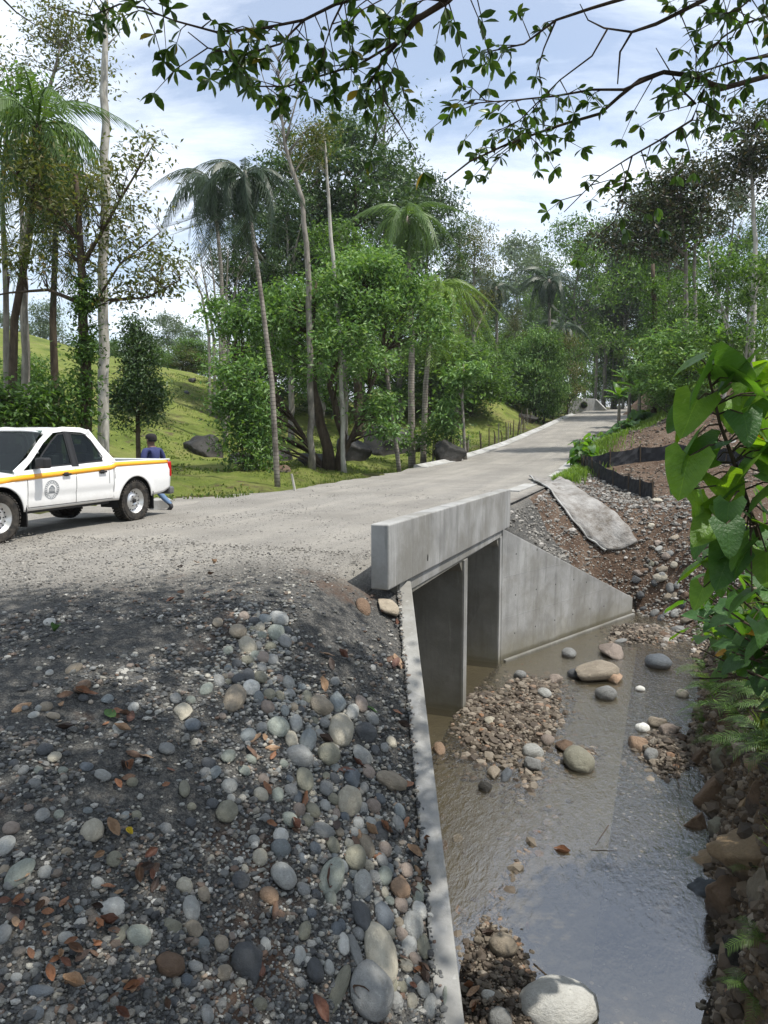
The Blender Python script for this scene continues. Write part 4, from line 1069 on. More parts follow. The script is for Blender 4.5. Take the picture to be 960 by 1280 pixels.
PAL.update({'ochre': (.25, .180, .105), 'rust': (.15, .100, .062), 'buff': (.21, .18, .13), 'cream': (.36, .335, .27), 'pale grey': (.30, .305, .29), 'white': (.50, .50, .47), 'green-grey': (.22, .24, .21), 'olive': (.20, .195, .15), 'tan': (.25, .215, .165), 'orange': (.24, .165, .11), 'pinkish': (.235, .195, .165), 'blue-grey': (.175, .195, .20), 'black': (.018, .017, .014)})
def beside(px, py, items):
    """the best known neighbour: words for where (px, py) lies from it"""
    a = min(items, key=lambda q: (q[0] - px) ** 2 + (q[1] - py) ** 2); dx, dy = px - a[0], py - a[1]
    if abs(dx) > abs(dy): w = 'right of' if dx > 0 else 'left of'
    else: w = 'below' if dy > 0 else 'above'
    if dx * dx + dy * dy > 45 ** 2: w = 'well ' + w
    return f"{w} the {a[2]}"
def zone(px, py):
    if px > 500 and py > 1080: return 'at the foot of the slope against the left wing wall'
    if px > 415 and py > 990: return 'in the lower part of the long stone spill'
    if px > 330 and py > 840 and py < 1000: return 'in the middle of the long stone spill'
    if px > 260 and py < 840: return 'at the top of the long stone spill'
    if py > 1080: return 'low on the dark gravel slope'
    if py > 950: return 'half way down the dark gravel slope'
    return 'high on the dark gravel slope'
SL = [(425,917,34,39,'cream','large egg-shaped'),(400,884,32,20,'tan','long oval'),(419,880,25,26,'blue-grey','blocky'),(440,891,18,21,'pale grey','round'),(451,882,18,18,'pinkish','flat'),(347,911,27,24,'green-grey','oval'),
(369,906,18,21,'pale grey','egg-shaped'),(356,892,12,13,'blue-grey','small round'),(384,928,21,27,'blue-grey','oval'),(410,944,30,28,'olive','rounded'),(373,948,38,22,'grey','long flat'),(451,948,30,20,'pale grey','angular'),
(380,978,24,28,'olive','rounded'),(456,919,30,20,'dark grey','angular'),(439,973,22,28,'slate','angular'),(293,875,27,37,'tan','long oval'),(309,810,24,20,'cream','oval'),(297,792,22,18,'tan','rounded'),(348,776,24,16,'pale grey','smooth'),
(345,792,22,19,'green-grey','smooth'),(313,862,22,20,'white','round'),(334,886,18,16,'pinkish','rounded'),(487,978,50,20,'tan','flat plank-like'),(482,762,32,22,'tan','flat angular'),(453,760,20,16,'brown','flat'),(524,852,22,20,'black','lumpy'),
(435,1005,33,32,'cream','large round'),(473,1197,47,60,'cream','largest upright'),(462,1240,57,60,'grey','largest flat'),(515,1160,28,30,'pale grey','egg-shaped'),(478,1150,27,30,'slate','dark smooth'),(450,1143,30,38,'dark grey','tall angular'),
(443,1075,30,30,'olive','kidney-shaped'),(403,1042,32,17,'grey','long oval'),(353,1098,35,27,'pale grey','broad flat'),(350,1063,26,20,'blue-grey','pale smooth'),(350,1048,20,17,'white','smooth'),(457,1060,22,26,'tan','upright oval'),
(452,1108,28,27,'pale grey','rounded'),(480,1097,20,20,'green-grey','round'),(498,1113,30,26,'orange','wedge-shaped'),(523,1117,17,28,'green-grey','upright oval'),(523,1141,23,18,'white','smooth'),(500,1135,20,16,'pinkish','oval'),
(528,1187,20,25,'olive','rounded'),(553,1165,22,23,'grey','round'),(552,1187,23,20,'brown','rough'),(423,1237,19,54,'olive','long narrow'),(307,1203,42,45,'dark grey','broad angular'),(335,1122,27,18,'orange','oval'),(380,1167,17,23,'olive','oval'),
(413,1100,33,42,'green-grey','big oval'),(361,1027,25,15,'green-grey','flat oval'),(373,1197,18,20,'pale grey','round'),(393,1218,25,26,'dark grey','round'),(428,1183,18,24,'white','smooth'),(442,1190,17,36,'grey','long narrow'),
(555,1253,23,24,'green-grey','round'),(537,1262,20,24,'pale grey','rounded'),(562,1274,32,20,'grey','broad'),(488,1237,17,23,'olive','oval'),(546,1220,17,14,'tan','angular'),(552,1063,16,26,'brown','rough'),
(283,1017,27,30,'olive','pale rounded'),(140,1140,30,28,'white','blocky pitted'),(115,1042,28,28,'cream','rounded pitted'),(25,1095,27,35,'green-grey','large oval'),(6,1062,22,23,'pale grey','rounded'),(172,1173,32,22,'green-grey','flat'),
(150,1172,14,28,'olive','upright narrow'),(215,1162,25,17,'olive','flat angular'),(240,1167,27,20,'tan','flat angular'),(252,1185,20,17,'blue-grey','angular'),(230,1112,22,17,'cream','oval'),(238,1137,22,28,'pale grey','oval'),
(280,1218,20,18,'tan','rounded'),(300,1103,23,18,'dark grey','rounded'),(50,1243,32,14,'slate','broad flat'),(233,1227,17,13,'slate','small flat'),(230,987,14,24,'olive','narrow'),(212,1208,38,28,'brown','crumbling red-brown'),
(103,860,17,22,'brown','upright rounded'),(228,893,24,26,'cream','pale wedge-shaped'),(258,862,15,18,'green-grey','oval'),(62,780,15,9,'white','small flat'),(108,959,16,13,'slate','small angular'),(128,973,22,12,'pale grey','flat'),
(135,875,15,15,'blue-grey','angular'),(67,897,20,8,'tan','flat'),(272,780,13,13,'tan','round'),(285,948,18,18,'green-grey','shield-shaped'),(268,968,15,17,'blue-grey','angular'),(462,1030,16,12,'pale grey','small flat'),
(474,1042,24,20,'dark grey','rough'),(480,1230,15,20,'dark grey','small'),(415,1060,20,18,'olive','chunky'),(446,1005,14,14,'olive','small round')]
ANCH = [(a, b, f"{f_} {e_} one" if e_.split('-')[0] not in f_ else f"{f_} one") for a, b, c_, d_, e_, f_ in SL]
seen = {}
BUDGET = 0
for (px, py, w, h, c, shp) in SL:
    lab = f"{shp} {c} river stone {zone(px, py)}" if c.split('-')[0] not in shp else f"{shp} river stone {zone(px, py)}"
    k = seen.get(lab, 0); seen[lab] = k + 1
    if k: lab = lab.replace(' river stone', ' river stone, the lower one,').replace('half way down the dark gravel', 'down the gravel')
    stone(px, py, w, h, c, lab, 'river stones on the gravel slope', kinds=ANG if any(q in shp for q in ('angular', 'block', 'wedge', 'rough', 'plank')) else ROUND)
    BUDGET += 1
# many lesser cobbles, thick along two tongues of the spill
spine = [(330, 770, 30), (310, 850, 45), (400, 900, 75), (420, 1000, 60), (460, 1090, 75), (500, 1180, 75), (470, 1260, 110)]
taken = [(a, b, max(c, d) * .5) for a, b, c, d, _, _ in SL]
GR = ['pale grey', 'grey', 'grey', 'green-grey', 'olive', 'tan', 'blue-grey', 'dark grey', 'cream', 'slate', 'pinkish', 'pale grey']
rs = random.Random(5); tries = 0; n_small = 0
while n_small < 200 and tries < 9000:
    tries += 1
    if rs.random() < .86:
        t = rs.random() * (len(spine) - 1); i = int(t); f = t - i
        px = spine[i][0] * (1 - f) + spine[i + 1][0] * f + rs.gauss(0, 1) * (spine[i][2] * .55); py = spine[i][1] * (1 - f) + spine[i + 1][1] * f
    else: px = rs.uniform(0, 470); py = rs.uniform(830, 1275)
    w = rs.uniform(10, 21) * (1.0 if py > 900 else .85)
    if px < 0 or px > 570 or py > 1278: continue
    P = hit(px, py)
    if P.x > x_wing(P.y) - .24 or in_stream(P.x, P.y) or HIT['gap'] > .2: continue
    if any((a - px) ** 2 + (b - py) ** 2 < ((r + w * .5) * .72) ** 2 for a, b, r in taken): continue
    taken.append((px, py, w * .5)); c = rs.choice(GR)
    lab = f"small {c} river stone {beside(px, py, ANCH)}"
    stone(px, py, w, w * rs.uniform(.65, 1.05), c, lab, lab + 's'); n_small += 1

# stones in and beside the stream
ST = [(743,845,64,22,'tan','flat-topped tan boulder in the stream, shaped like a loaf',ANG),(768,850,22,18,'orange','small reddish stone touching the loaf-shaped boulder',ANG),(765,816,27,24,'pinkish','pale orange wedge of rock in the water near the wing wall',ANG),
(711,820,18,12,'grey','round grey stone in water close to the right wing wall',ROUND),(822,830,29,20,'slate','dark rounded stone at the shaded right side of the stream',ROUND),(757,872,27,15,'grey','round grey stone alone in the stream behind the gravel bar',ROUND),
(723,948,38,27,'olive','large brown-grey boulder at the downstream tip of the gravel bar',ROUND),(706,934,22,16,'brown','brown stone behind the large boulder at the bar tip',ANG),(617,965,17,20,'tan','tan blocky stone at the left end of the gravel bar',ANG),
(632,966,15,20,'slate','dark wet stone beside the tan blocky one on the bar',ANG),(607,989,19,11,'black','small dark rock alone in the water below the bar',ANG),(666,939,27,13,'pale grey','pale flat stone at the lower edge of the gravel bar',ROUND),
(668,957,26,15,'grey','grey flat stone just below the pale one on the bar',ANG),(797,929,24,20,'orange','rusty orange angular rock on the small right-hand bar',ANG),(812,943,20,12,'grey','grey flat stone below the orange rock on the right bar',ANG),
(824,905,30,11,'tan','pale tan slab on top of the right-hand bar',ANG),(836,915,26,13,'pinkish','pinkish flat stone on the right-hand bar',ANG),(803,912,18,10,'white','small pale stone at the left of the right-hand bar',ROUND),(850,922,18,10,'brown','brown stone at the bank end of the right bar',ANG),
(549,936,15,15,'orange','orange round stone at the foot of the left wing wall',ROUND),(696,1250,102,50,'white','big pale boulder half in the water at the bottom of the stream',ROUND),(628,1181,38,22,'tan','rounded tan rock on the mud below the left wing wall',ROUND),
(610,1244,18,10,'white','small white stone on the mud beside the big pale boulder',ROUND),(625,1274,30,22,'grey','grey stone on the mud left of the big pale boulder',ROUND),(718,846,18,11,'dark grey','dark stone left of the loaf-shaped boulder',ROUND),
(694,851,18,10,'pinkish','pinkish flat stone at the top of the gravel bar',ANG),(680,867,17,11,'pale grey','pale stone on the upper gravel bar',ROUND),(612,900,14,10,'cream','cream block near the foot of the dividing wall',ANG),(684,925,18,11,'pinkish','pale pinkish stone on the lower gravel bar',ROUND),
(650,846,16,9,'grey','grey stone near the mouth of the right cell',ROUND),(800,866,12,6,'white','small pale stone in the right-hand shallows',ROUND),(852,872,16,9,'cream','pale stone under the overhanging right bank',ROUND)]
for (px, py, w, h, c, lab, kd) in ST:
    P = hit(px, py + h * .35)
    if P.z < WATER: P.z = WATER - .02
    stone(px, py, w, h, c, lab, 'stones in the stream', kinds=kd, pos=P, thick=.8 if w < 90 else .62, sink=.28, flat=True)
rs = random.Random(11)
RUBA = [(765, 816, 'pale orange wedge of rock in the water'), (800, 745, 'low end of the right wing wall'), (790, 690, 'foot of the drainage chute'), (822, 830, 'dark rounded stone by the bank'), (850, 760, 'hanging sapling leaves'), (815, 710, 'gap between chute and bank')]
SOILA = [(816, 625, 'folded end of the near silt fence'), (740, 590, 'silt fence corner'), (850, 575, 'middle of the long silt fence'), (800, 520, 'herbs of the road verge'), (870, 520, 'first big sapling leaf'), (840, 660, 'bare dark soil hollow'), (780, 640, 'upper chute edge')]
for k in range(60):                                   # rubble between the wing wall end and the right bank
    px = rs.uniform(742, 868); py = rs.uniform(690, 806)
    if px < 792 and py < 745 + (px - 742) * .2: continue
    if px < 780 and py < 775: continue
    c = rs.choice(['pale grey', 'grey', 'tan', 'pinkish', 'grey', 'olive', 'brown', 'dark grey', 'cream'])
    stone(px, py, rs.uniform(7, 17), rs.uniform(6, 12), c, f"{c} rubble stone {beside(px, py, RUBA)}", f"{c} rubble stones by the wing wall", kinds=ANG if rs.random() < .6 else ROUND)
for k in range(34):
    px = rs.uniform(690, 935); py = rs.uniform(515, 690)
    if 560 < py < 625 and px < 830: continue
    P = hit(px, py)
    if un(P.x, P.y)[1] < 1.5 or P.y < 17: continue
    c = rs.choice(['pale grey', 'pinkish', 'cream', 'tan'])
    stone(px, py, rs.uniform(6, 15), rs.uniform(4, 8), c, f"{c} stone on the bare soil {beside(px, py, SOILA)}", f"{c} stones on the soil slope", kinds=ANG)
# the rocky face of the right bank
BK = [(880,1128,44,48,'slate','dark grey cracked boulder at the waterline of the right bank',1.0),(893,1000,66,80,'rust','big rusty brown rock bulging from the right bank',1.0),(935,1075,110,70,'ochre','largest ochre boulder in the right bank, with a rounded top',1.0),(912,1135,60,70,'rust','brown rounded rock beneath the ochre boulder',.9),
(905,955,34,34,'olive','brownish square rock below the ferns on the bank',1),(947,962,30,26,'ochre','ochre rock near the picture edge under the ferns',1),(872,955,30,40,'rust','brown rock at the upper waterline of the bank',1),(918,994,18,18,'buff','pale yellowish stone set in the bank',1),(932,1010,16,20,'ochre','small tan stone set in the bank beside the pale one',1),
(880,1085,50,36,'ochre','sloping ochre rock above the dark cracked boulder',1),(955,1120,40,60,'buff','pale rock at the frame edge behind the fern',1),(868,1040,30,44,'rust','dark brown rock at the waterline below the rusty one',1),(900,1040,30,30,'olive','olive rock between the rusty rock and the ochre boulder',1),
(925,1200,50,40,'black','dark muddy lump at the foot of the right bank',.8),(895,1195,30,22,'black','small muddy lump beside the water at the bank foot',.8),(950,1000,40,40,'rust','brown rock high in the bank at the frame edge',1)]
for i, (px, py, w, h, c, lab, t) in enumerate(BK):
    P = hit(px, py)
    dist = P.y
    o = stone(px, py, w, h, c, lab, 'rocks in the right bank', name='boulder', kinds=BIG, pos=P, wm=(w * dist / F * .55, w * dist / F * .5), thick=1.0, sink=.55, flat=True)
    o.scale.z = h * dist / F * .60; o.location = P + Vector((o.scale.x * .25, .05, -o.scale.z * .1))
# dark boulders on the pasture and under the trees
PB = [(252,556,54,34,'black','rounded black boulder on the grass left of the big tree',33),(300,572,40,18,'black','flat dark rock between the black boulder and the big tree',31),(345,566,44,22,'black','dark mossy rock just left of the tree base',33),(392,572,46,20,'black','low dark rock touching the leaning trunks',33),
(492,548,96,44,'black','largest dark mound of rock under the tree crowns',38),(562,562,44,34,'black','dark rock under creepers below the lime palm',43),(440,560,50,40,'black','stump-like dark rock at the foot of the big tree',35),(660,521,27,16,'black','dark boulder on the pasture beside the stick fence',52),
(240,475,10,8,'black','small dark rock high on the grassy hill',70),(262,468,12,5,'black','flat dark rock on the hill crest',72),(350,585,30,10,'brown','small earth-covered rock on the verge below the palm',28),(700,515,10,6,'black','small dark rock behind the stick fence',62),(275,470,10,6,'black','dark rock right of the flat one on the hill',72),(232,490,8,5,'dark grey','small grey rock on the hill flank',66)]
for (px, py, w, h, c, lab, d) in PB:
    p = hit(px, py + h * .45)
    a = w * p.y / F * .5
    o = stone(px, py, w, h, c, lab, 'dark boulders on the pasture', name='boulder', kinds=BIG, pos=p, wm=(a, a * .8), thick=1, sink=.45, flat=True); o.scale.z = h * p.y / F * .60
    o.location.z = p.z + o.scale.z * .3
    o.location.y += a * .5

# ------------------------------------------------------------------ gravel as masses of small grains
def grains(name, X, Y, R, mat, sink=.25, base=None, zoff=0.0, label=None, cat=None):
    n = len(X); B, Fb = base or (I1, F1)
    Z = zland(X, Y) + zoff
    rng = np.random.default_rng(n)
    Vt = B[None] * (1 + .35 * (rng.random((n, len(B), 1)) - .5))
    Vt = Vt * (np.stack([rng.uniform(.75, 1.35, n), rng.uniform(.7, 1.1, n), rng.uniform(.4, .75, n)], -1) * R[:, None])[:, None, :]
    a = rng.uniform(0, 6.28, n); b = rng.uniform(-.6, .6, n); ca, sa, cb, sb = np.cos(a), np.sin(a), np.cos(b), np.sin(b)
    x, y, z = Vt[..., 0], Vt[..., 1], Vt[..., 2]
    y, z = y * cb[:, None] - z * sb[:, None], y * sb[:, None] + z * cb[:, None]
    x, y = x * ca[:, None] - y * sa[:, None], x * sa[:, None] + y * ca[:, None]
    V = np.stack([x + X[:, None], y + Y[:, None], z + (Z + R * (.5 - sink))[:, None]], -1).reshape(-1, 3)
    Fa = (Fb[None] + (np.arange(n) * len(B))[:, None, None]).reshape(-1, 3)
    o = link(name, np_mesh(name, V, [Fa], mat, base is not None)); tag(o, label, cat, kind='stuff'); return o
I2, F2 = ico(2)
def wedge(n, ymin, ymax, pw, rng):
    t = rng.random(n); y = (ymin ** (1 - pw) + t * (ymax ** (1 - pw) - ymin ** (1 - pw))) ** (1 / (1 - pw))
    return rng.uniform(-.56, .56, n) * y, y
rng = np.random.default_rng(3)
X, Y = wedge(76000, 2.5, 11.5, .95, rng)
X = np.concatenate([X]); u_, n_ = un(X, Y)
ok = (X < x_wing(Y) - .2) & (~in_stream(X, Y)) & ((n_ < -.3) | (u_ < .4)) & ~((n_ > -.35) & (u_ > -.05)) & (vnoise(X * 1.6, Y * 1.6, 90) + vnoise(X * 4.6, Y * 4.6, 91) * .5 > -.34 + .3 * rng.random(len(X)))
X, Y = X[ok], Y[ok]
dens = sstep(8.0, 9.9, Y - .42 * X)
ok = rng.random(len(X)) > dens * .965; X, Y, dens = X[ok], Y[ok], dens[ok]
R = np.exp(rng.normal(0, .50, len(X))) * .0078 * (1 + .11 * Y) ; R = np.clip(R, .004, .036) * (1 - .3 * dens)
grains('slope_gravel', X, Y, R, M['peb'], label='loose dark grey gravel covering the near slope', cat='gravel')
Yw = rng.uniform(3.4, 9.5, 1500); Xw = x_wing(Yw) - .19 + np.abs(rng.normal(0, .05, 1500)) * (.4 + 1.6 * np.clip(vnoise(Yw * 2.3, Yw * 0, 6) + .4, 0, 1)); ok = Xw < x_wing(Yw) - .105
grains('wall_top_dirt', Xw[ok], Yw[ok], np.clip(np.exp(rng.normal(0, .5, ok.sum())) * .010, .005, .03), M['peb'], zoff=.05, label='gravel and earth spilling over the top of the left wing wall', cat='gravel')
X, Y = wedge(24000, 7.5, 24, 1.5, rng); u_, n_ = un(X, Y); ok = (n_ < -.45) & (n_ > -7.0) & (Y - .42 * X > 9.0) ; X, Y = X[ok], Y[ok]
grains('road_grit', X, Y, np.clip(np.exp(rng.normal(0, .4, len(X))) * .010, .005, .022), M['peb_road'], zoff=.05, label='fine pale crushed stone lying on the gravel road', cat='gravel')
X = []; Y = []
rs = random.Random(21)
for k in range(3600):
    if rs.random() < .75:
        t = rs.random() * (len(spine) - 1); i = int(t); f = t - i; px = spine[i][0] * (1 - f) + spine[i + 1][0] * f + rs.gauss(0, 1) * spine[i][2] * .8; py = spine[i][1] * (1 - f) + spine[i + 1][1] * f + rs.gauss(0, 14)
    else: px = rs.uniform(-10, 540); py = rs.uniform(800, 1300)
    r_ = ray(px, py); t_ = (-1.0 - EYE) / r_[2]; X.append((px, py))
fx = []; fy = []
# cheap hit: march all rays together
rr = np.array([ray(*q) for q in X]); D = np.linspace(2.2, 11, 420); done = np.full(len(rr), np.nan)
for d_ in D:
    x_ = d_ * rr[:, 0] / rr[:, 1]; z_ = EYE + d_ * rr[:, 2] / rr[:, 1]; below = np.isnan(done) & (z_ < zfill(x_, d_ + 0 * x_)); done[below] = d_
ok = ~np.isnan(done); Yc = done[ok]; Xc = Yc * rr[ok, 0] / rr[ok, 1]; ok = (Xc < x_wing(Yc) - .23) & (un(Xc, Yc)[1] < -.1) | ((Xc < x_wing(Yc) - .23) & (Yc < 8.8)); Xc, Yc = Xc[ok], Yc[ok]
grains('slope_pebbles', Xc, Yc, np.clip(np.exp(rng.normal(0, .32, len(Xc))) * .0024 * Yc, .007, .028) * 1.15, pebble_mat('slope_pebbles', [(0, (.13, .135, .14)), (.3, (.24, .25, .24)), (.6, (.36, .355, .32)), (.85, (.45, .42, .35)), (1, (.28, .20, .14))]), sink=.2, base=(I2, F2), label='small rounded river pebbles among the stones of the slope', cat='pebbles')
# stream bars and bed
parts_ = []
for bx, by, sx, sy, hh, sk in BARS:
    n = int((6500 if by < 8 else 3200) * sx * sy + 300 * sy); y = by + rng.normal(0, .72, n) * sy; x = bx + rng.normal(0, .72, n) * sx + sk * (y - by); parts_.append((x, y))
x = rng.uniform(.3, 7, 3500); y = rng.uniform(4, 19, 3500); k = vnoise(x * .9, y * .9, 77) > .12; parts_.append((x[k], y[k]))
X = np.concatenate([p[0] for p in parts_]); Y = np.concatenate([p[1] for p in parts_])
ok = in_stream(X, Y) & (X < x_edge(Y) + .1) & (X > x_wing(Y) + .02) & (X - 2.51 > Y - 15.5 + .15); X, Y = X[ok], Y[ok]
R = np.clip(np.exp(rng.normal(0, .55, len(X))) * np.where(Y < 8.2, .013, .024), .006, .085)
grains('stream_gravel', X, Y, R, M['peb_warm'], label='mixed brown and tan gravel of the bars in the stream', cat='gravel')
# slope behind the right wing wall, soil slope and bank foot
X = rng.uniform(2.4, 9, 14000); Y = rng.uniform(15.5, 27, 14000); u_, n_ = un(X, Y)
ok = (X - 2.3 < Y - 15.7) & (n_ > -.2) & (n_ < 2.6) & (u_ > 7.2); ok2 = (~ok) & (X > 6.4) & (Y < 23)
grains('slope_rubble', X[ok | ok2], Y[ok | ok2], np.clip(np.exp(rng.normal(0, .5, (ok | ok2).sum())) * .028, .012, .10), M['peb_road'], label='loose grey rubble on the slope behind the right wing wall', cat='gravel')
X = rng.uniform(4.5, 18, 12000); Y = rng.uniform(22, 42, 12000); u_, n_ = un(X, Y); ok = (n_ > 1.6) & (vnoise(X * .7, Y * .7, 5) > -.2)
grains('soil_stones', X[ok], Y[ok], np.clip(np.exp(rng.normal(0, .45, ok.sum())) * .034, .015, .11), M['peb_warm'], label='small pale stones strewn over the bare soil slope', cat='gravel')
Y = rng.uniform(3.8, 16.5, 11000); xe = x_edge(Y); X = xe + rng.uniform(0, 1, 11000) ** 1.6 * 1.5; ok = X > xe
grains('bank_clods', X[ok], Y[ok], np.clip(np.exp(rng.normal(0, .6, ok.sum())) * .028, .010, .13), pebble_mat('bank_clods', [(0, (.040, .029, .019)), (.5, (.105, .077, .050)), (.85, (.20, .155, .105)), (1, (.28, .24, .19))]), label='crumbly brown earth and stones of the right bank', cat='earth')

# ------------------------------------------------------------------ dry leaves
def leaf_mesh(name, mat, curl, n=5, w=.24):
    V = []; 
    for i in range(n + 1):
        t = i / n; hw = w * math.sin(math.pi * min(t * .92 + .04, 1)) ** .8
        for s in (-1, -.5, 0, .5, 1): V.append((t - .5, s * hw, curl * (.55 * (t - .5) ** 2 + 1.0 * (abs(s) * hw) ** 1.3 * 1.4) + .03 * math.sin(9 * t + 3 * s)))
    Fs = [(i * 5 + j, (i + 1) * 5 + j, (i + 1) * 5 + j + 1, i * 5 + j + 1) for i in range(n) for j in range(4)]
    me = bpy.data.meshes.new(name); me.from_pydata(V, [], Fs); me.materials.append(mat); me.polygons.foreach_set('use_smooth', [True] * len(Fs)); me.update(); return me
dlm = Mat('fallen_leaf', .55, .3); oc = dlm.n('ShaderNodeObjectInfo').outputs['Color']; T = dlm.pos(obj=True); ty = dlm.n('ShaderNodeSeparateXYZ', {0: T})
rib = dlm.n('ShaderNodeTexWave', {'Vector': dlm.n('ShaderNodeCombineXYZ', {0: dlm.math('SUBTRACT', ty.outputs[0], dlm.math('ABSOLUTE', ty.outputs[1])), 1: 0.0, 2: 0.0}).outputs[0], 'Scale': 4.5}, bands_direction='X').outputs['Fac']
dlm.col(dlm.mix(dlm.rng(rib, .75, 1, 0, .15), dlm.mix(dlm.rng(dlm.noise(T, 5, 5), .4, .7, 0, .6), oc, dlm.mix(1.0, oc, (.45, .4, .4), 'MULTIPLY')), dlm.mix(1.0, oc, (1.6, 1.6, 1.5), 'MULTIPLY'))); dlm.nor(dlm.bump(dlm.noise(T, 8, 4), .3, .03))
DL = [leaf_mesh('dry_leaf', dlm.m, c, w=w) for c, w in ((.5, .22), (1.3, .25), (-.8, .20), (2.2, .24), (.2, .27))]
LC = {'red-brown': (.13, .062, .042), 'brown': (.115, .070, .046), 'tan': (.29, .19, .115), 'dark brown': (.055, .038, .030), 'orange-brown': (.22, .105, .055), 'green': (.055, .12, .022), 'yellow': (.55, .42, .04)}
def dleaf(px, py, s, c, label, group, ang=None, tilt=None, P=None):
    P = hit(px, py) if P is None else P
    n = gnorm(P.x, P.y) if P.z > WATER + .01 else Vector((0, 0, 1)); d = s * P.y / F * 1.1
    xa = (Vector((1, 0, 0)) - n * n.x).normalized(); R = Matrix((xa, n.cross(xa), n)).transposed() @ Matrix.Rotation(random.uniform(0, 6.28) if ang is None else ang, 3, 'Z') @ Matrix.Rotation(random.uniform(-.5, .5), 3, 'X') @ Matrix.Rotation(random.uniform(-.4, .25), 3, 'Y')
    d *= .85; o = link('fallen_leaf', random.choice(DL)); o.location = P + n * (.02 + d * .07); o.rotation_euler = R.to_euler(); o.scale = (d, d, d)
    k = random.uniform(.85, 1.15); o.color = (*[v * k for v in LC[c]], 1); tag(o, label, 'leaf', group)
for (px, py, s, c, lab) in [(137, 897, 26, 'green', 'green leaf tip poking from a pile of dry leaves high on the slope'), (162, 1049, 18, 'yellow', 'small yellow-green seedling leaf on the middle of the slope'), (535, 1079, 14, 'yellow', 'bright yellow leaf on the stone spill beside the wing wall'),
                            (68, 794, 24, 'green', 'green leaf alone on the dark gravel high up at the left'), (462, 890, 20, 'green', 'dark green leaf beside the pinkish stone'), (700, 1146, 17, 'yellow', 'pale yellow leaf floating on the calm water'), (703, 1072, 24, 'orange-brown', 'orange-brown leaf snagged at the edge of the shallows'),
                            (658, 1160, 18, 'orange-brown', 'orange-brown leaf standing on the mud bar'), (573, 1141, 16, 'tan', 'tan leaf on the mud at the foot of the wing wall'), (595, 1262, 22, 'tan', 'pale tan leaf on mud at the bottom of the picture'), (616, 1122, 16, 'tan', 'thin tan leaf near the water edge of the mud bar'),
                            (90, 1243, 36, 'tan', 'large pale ribbed leaf at the bottom left of the slope'), (447, 1250, 34, 'brown', 'largest curled brown leaf lying on the big grey stone'), (395, 1270, 40, 'red-brown', 'upright red-brown leaf at the bottom of the spill'), (325, 1215, 34, 'red-brown', 'ribbed red-brown leaf leaning on the broad angular stone'),
                            (405, 1102, 36, 'red-brown', 'broad red-brown leaf lying across the big oval stone'), (140, 1040, 30, 'tan', 'ribbed tan leaf standing right of the rounded pitted stone'), (28, 888, 30, 'tan', 'rolled tan leaf high at the left of the slope'), (340, 1145, 30, 'brown', 'narrow brown leaf right below the orange oval stone'), (160, 1242, 26, 'orange-brown', 'orange-brown upright leaf at the bottom of the slope')]:
    dleaf(px, py, s, c, lab, 'fallen leaves')
clumps = [(150, 905, 6, 14), (175, 975, 8, 20), (150, 1090, 12, 28), (60, 1150, 10, 28), (130, 1170, 8, 30), (60, 1215, 12, 40), (420, 960, 6, 20), (500, 830, 12, 16), (515, 890, 9, 14), (520, 985, 12, 18), (508, 1055, 10, 16), (515, 1225, 9, 22), (495, 760, 7, 14), (240, 715, 8, 30), (330, 940, 6, 20), (400, 830, 5, 25), (90, 890, 5, 20),
          (350, 1010, 6, 30), (440, 1050, 8, 24), (170, 1260, 8, 30), (20, 1130, 7, 25), (530, 1090, 8, 16), (600, 1150, 4, 14), (590, 1255, 6, 14)]
LANCH = [(500, 800, 'upper half of the left wing wall top'), (530, 960, 'middle of the left wing wall top'), (545, 1120, 'lower left wing wall top'), (628, 1181, 'rounded tan rock on the mud'), (610, 1244, 'white stone on the mud'), (240, 715, 'reddish leaf streak on the worn road')]
rs = random.Random(3)
for cx_, cy_, n, sp in clumps:
    for k in range(n):
        px = cx_ + rs.gauss(0, sp); py = cy_ + rs.gauss(0, sp * .7)
        if px < 2 or py > 1278: continue
        P = hit(px, py); c = rs.choice(['red-brown', 'brown', 'tan', 'dark brown', 'orange-brown', 'brown'])
        if HIT['gap'] > .2 or (in_stream(P.x, P.y) and P.z < WATER) or (not in_stream(P.x, P.y) and P.x > x_wing(P.y) - .05): continue
        where = 'on the mud below the wing wall' if in_stream(P.x, P.y) else ('beside the left wing wall' if px > 480 else 'on the gravel slope')
        nb_ = beside(px, py, ANCH + LANCH).replace(' one', ' stone'); dleaf(px, py, rs.uniform(12, 27) if py > 800 else rs.uniform(9, 15), c, f"curled {c} dry leaf {nb_}", f"{c} dry leaves {nb_}", P=P)
# ------------------------------------------------------------------ trees
import re
def rot_frames(n, rng, updir):
    """random unit leaf axes d (pointing) and side vectors"""
    a = rng.uniform(0, 2 * np.pi, n); el = rng.normal(updir, .45, n)
    d = np.stack([np.cos(a) * np.cos(el), np.sin(a) * np.cos(el), np.sin(el)], -1)
    r = rng.normal(0, 1, (n, 3)); r[:, 2] *= .35
    s = np.cross(d, np.array([0, 0, 1.0]) + r * .55); s /= np.linalg.norm(s, axis=1, keepdims=True) + 1e-9
    return d, s
def leaf_cloud(P, L, rng, w=.42, droop=-.35):
    n = len(P); d, s = rot_frames(n, rng, droop); L = L * rng.uniform(.7, 1.3, n)
    nn = np.cross(s, d)
    a = P; m = P + d * (L * .5)[:, None]
    V = np.stack([a, m + s * (L * w * .5)[:, None] + nn * (L * .06)[:, None], P + d * L[:, None] - nn * (L * .08)[:, None], m - s * (L * w * .5)[:, None] + nn * (L * .06)[:, None]], 1)
    return V.reshape(-1, 3), np.arange(4 * n).reshape(-1, 4)
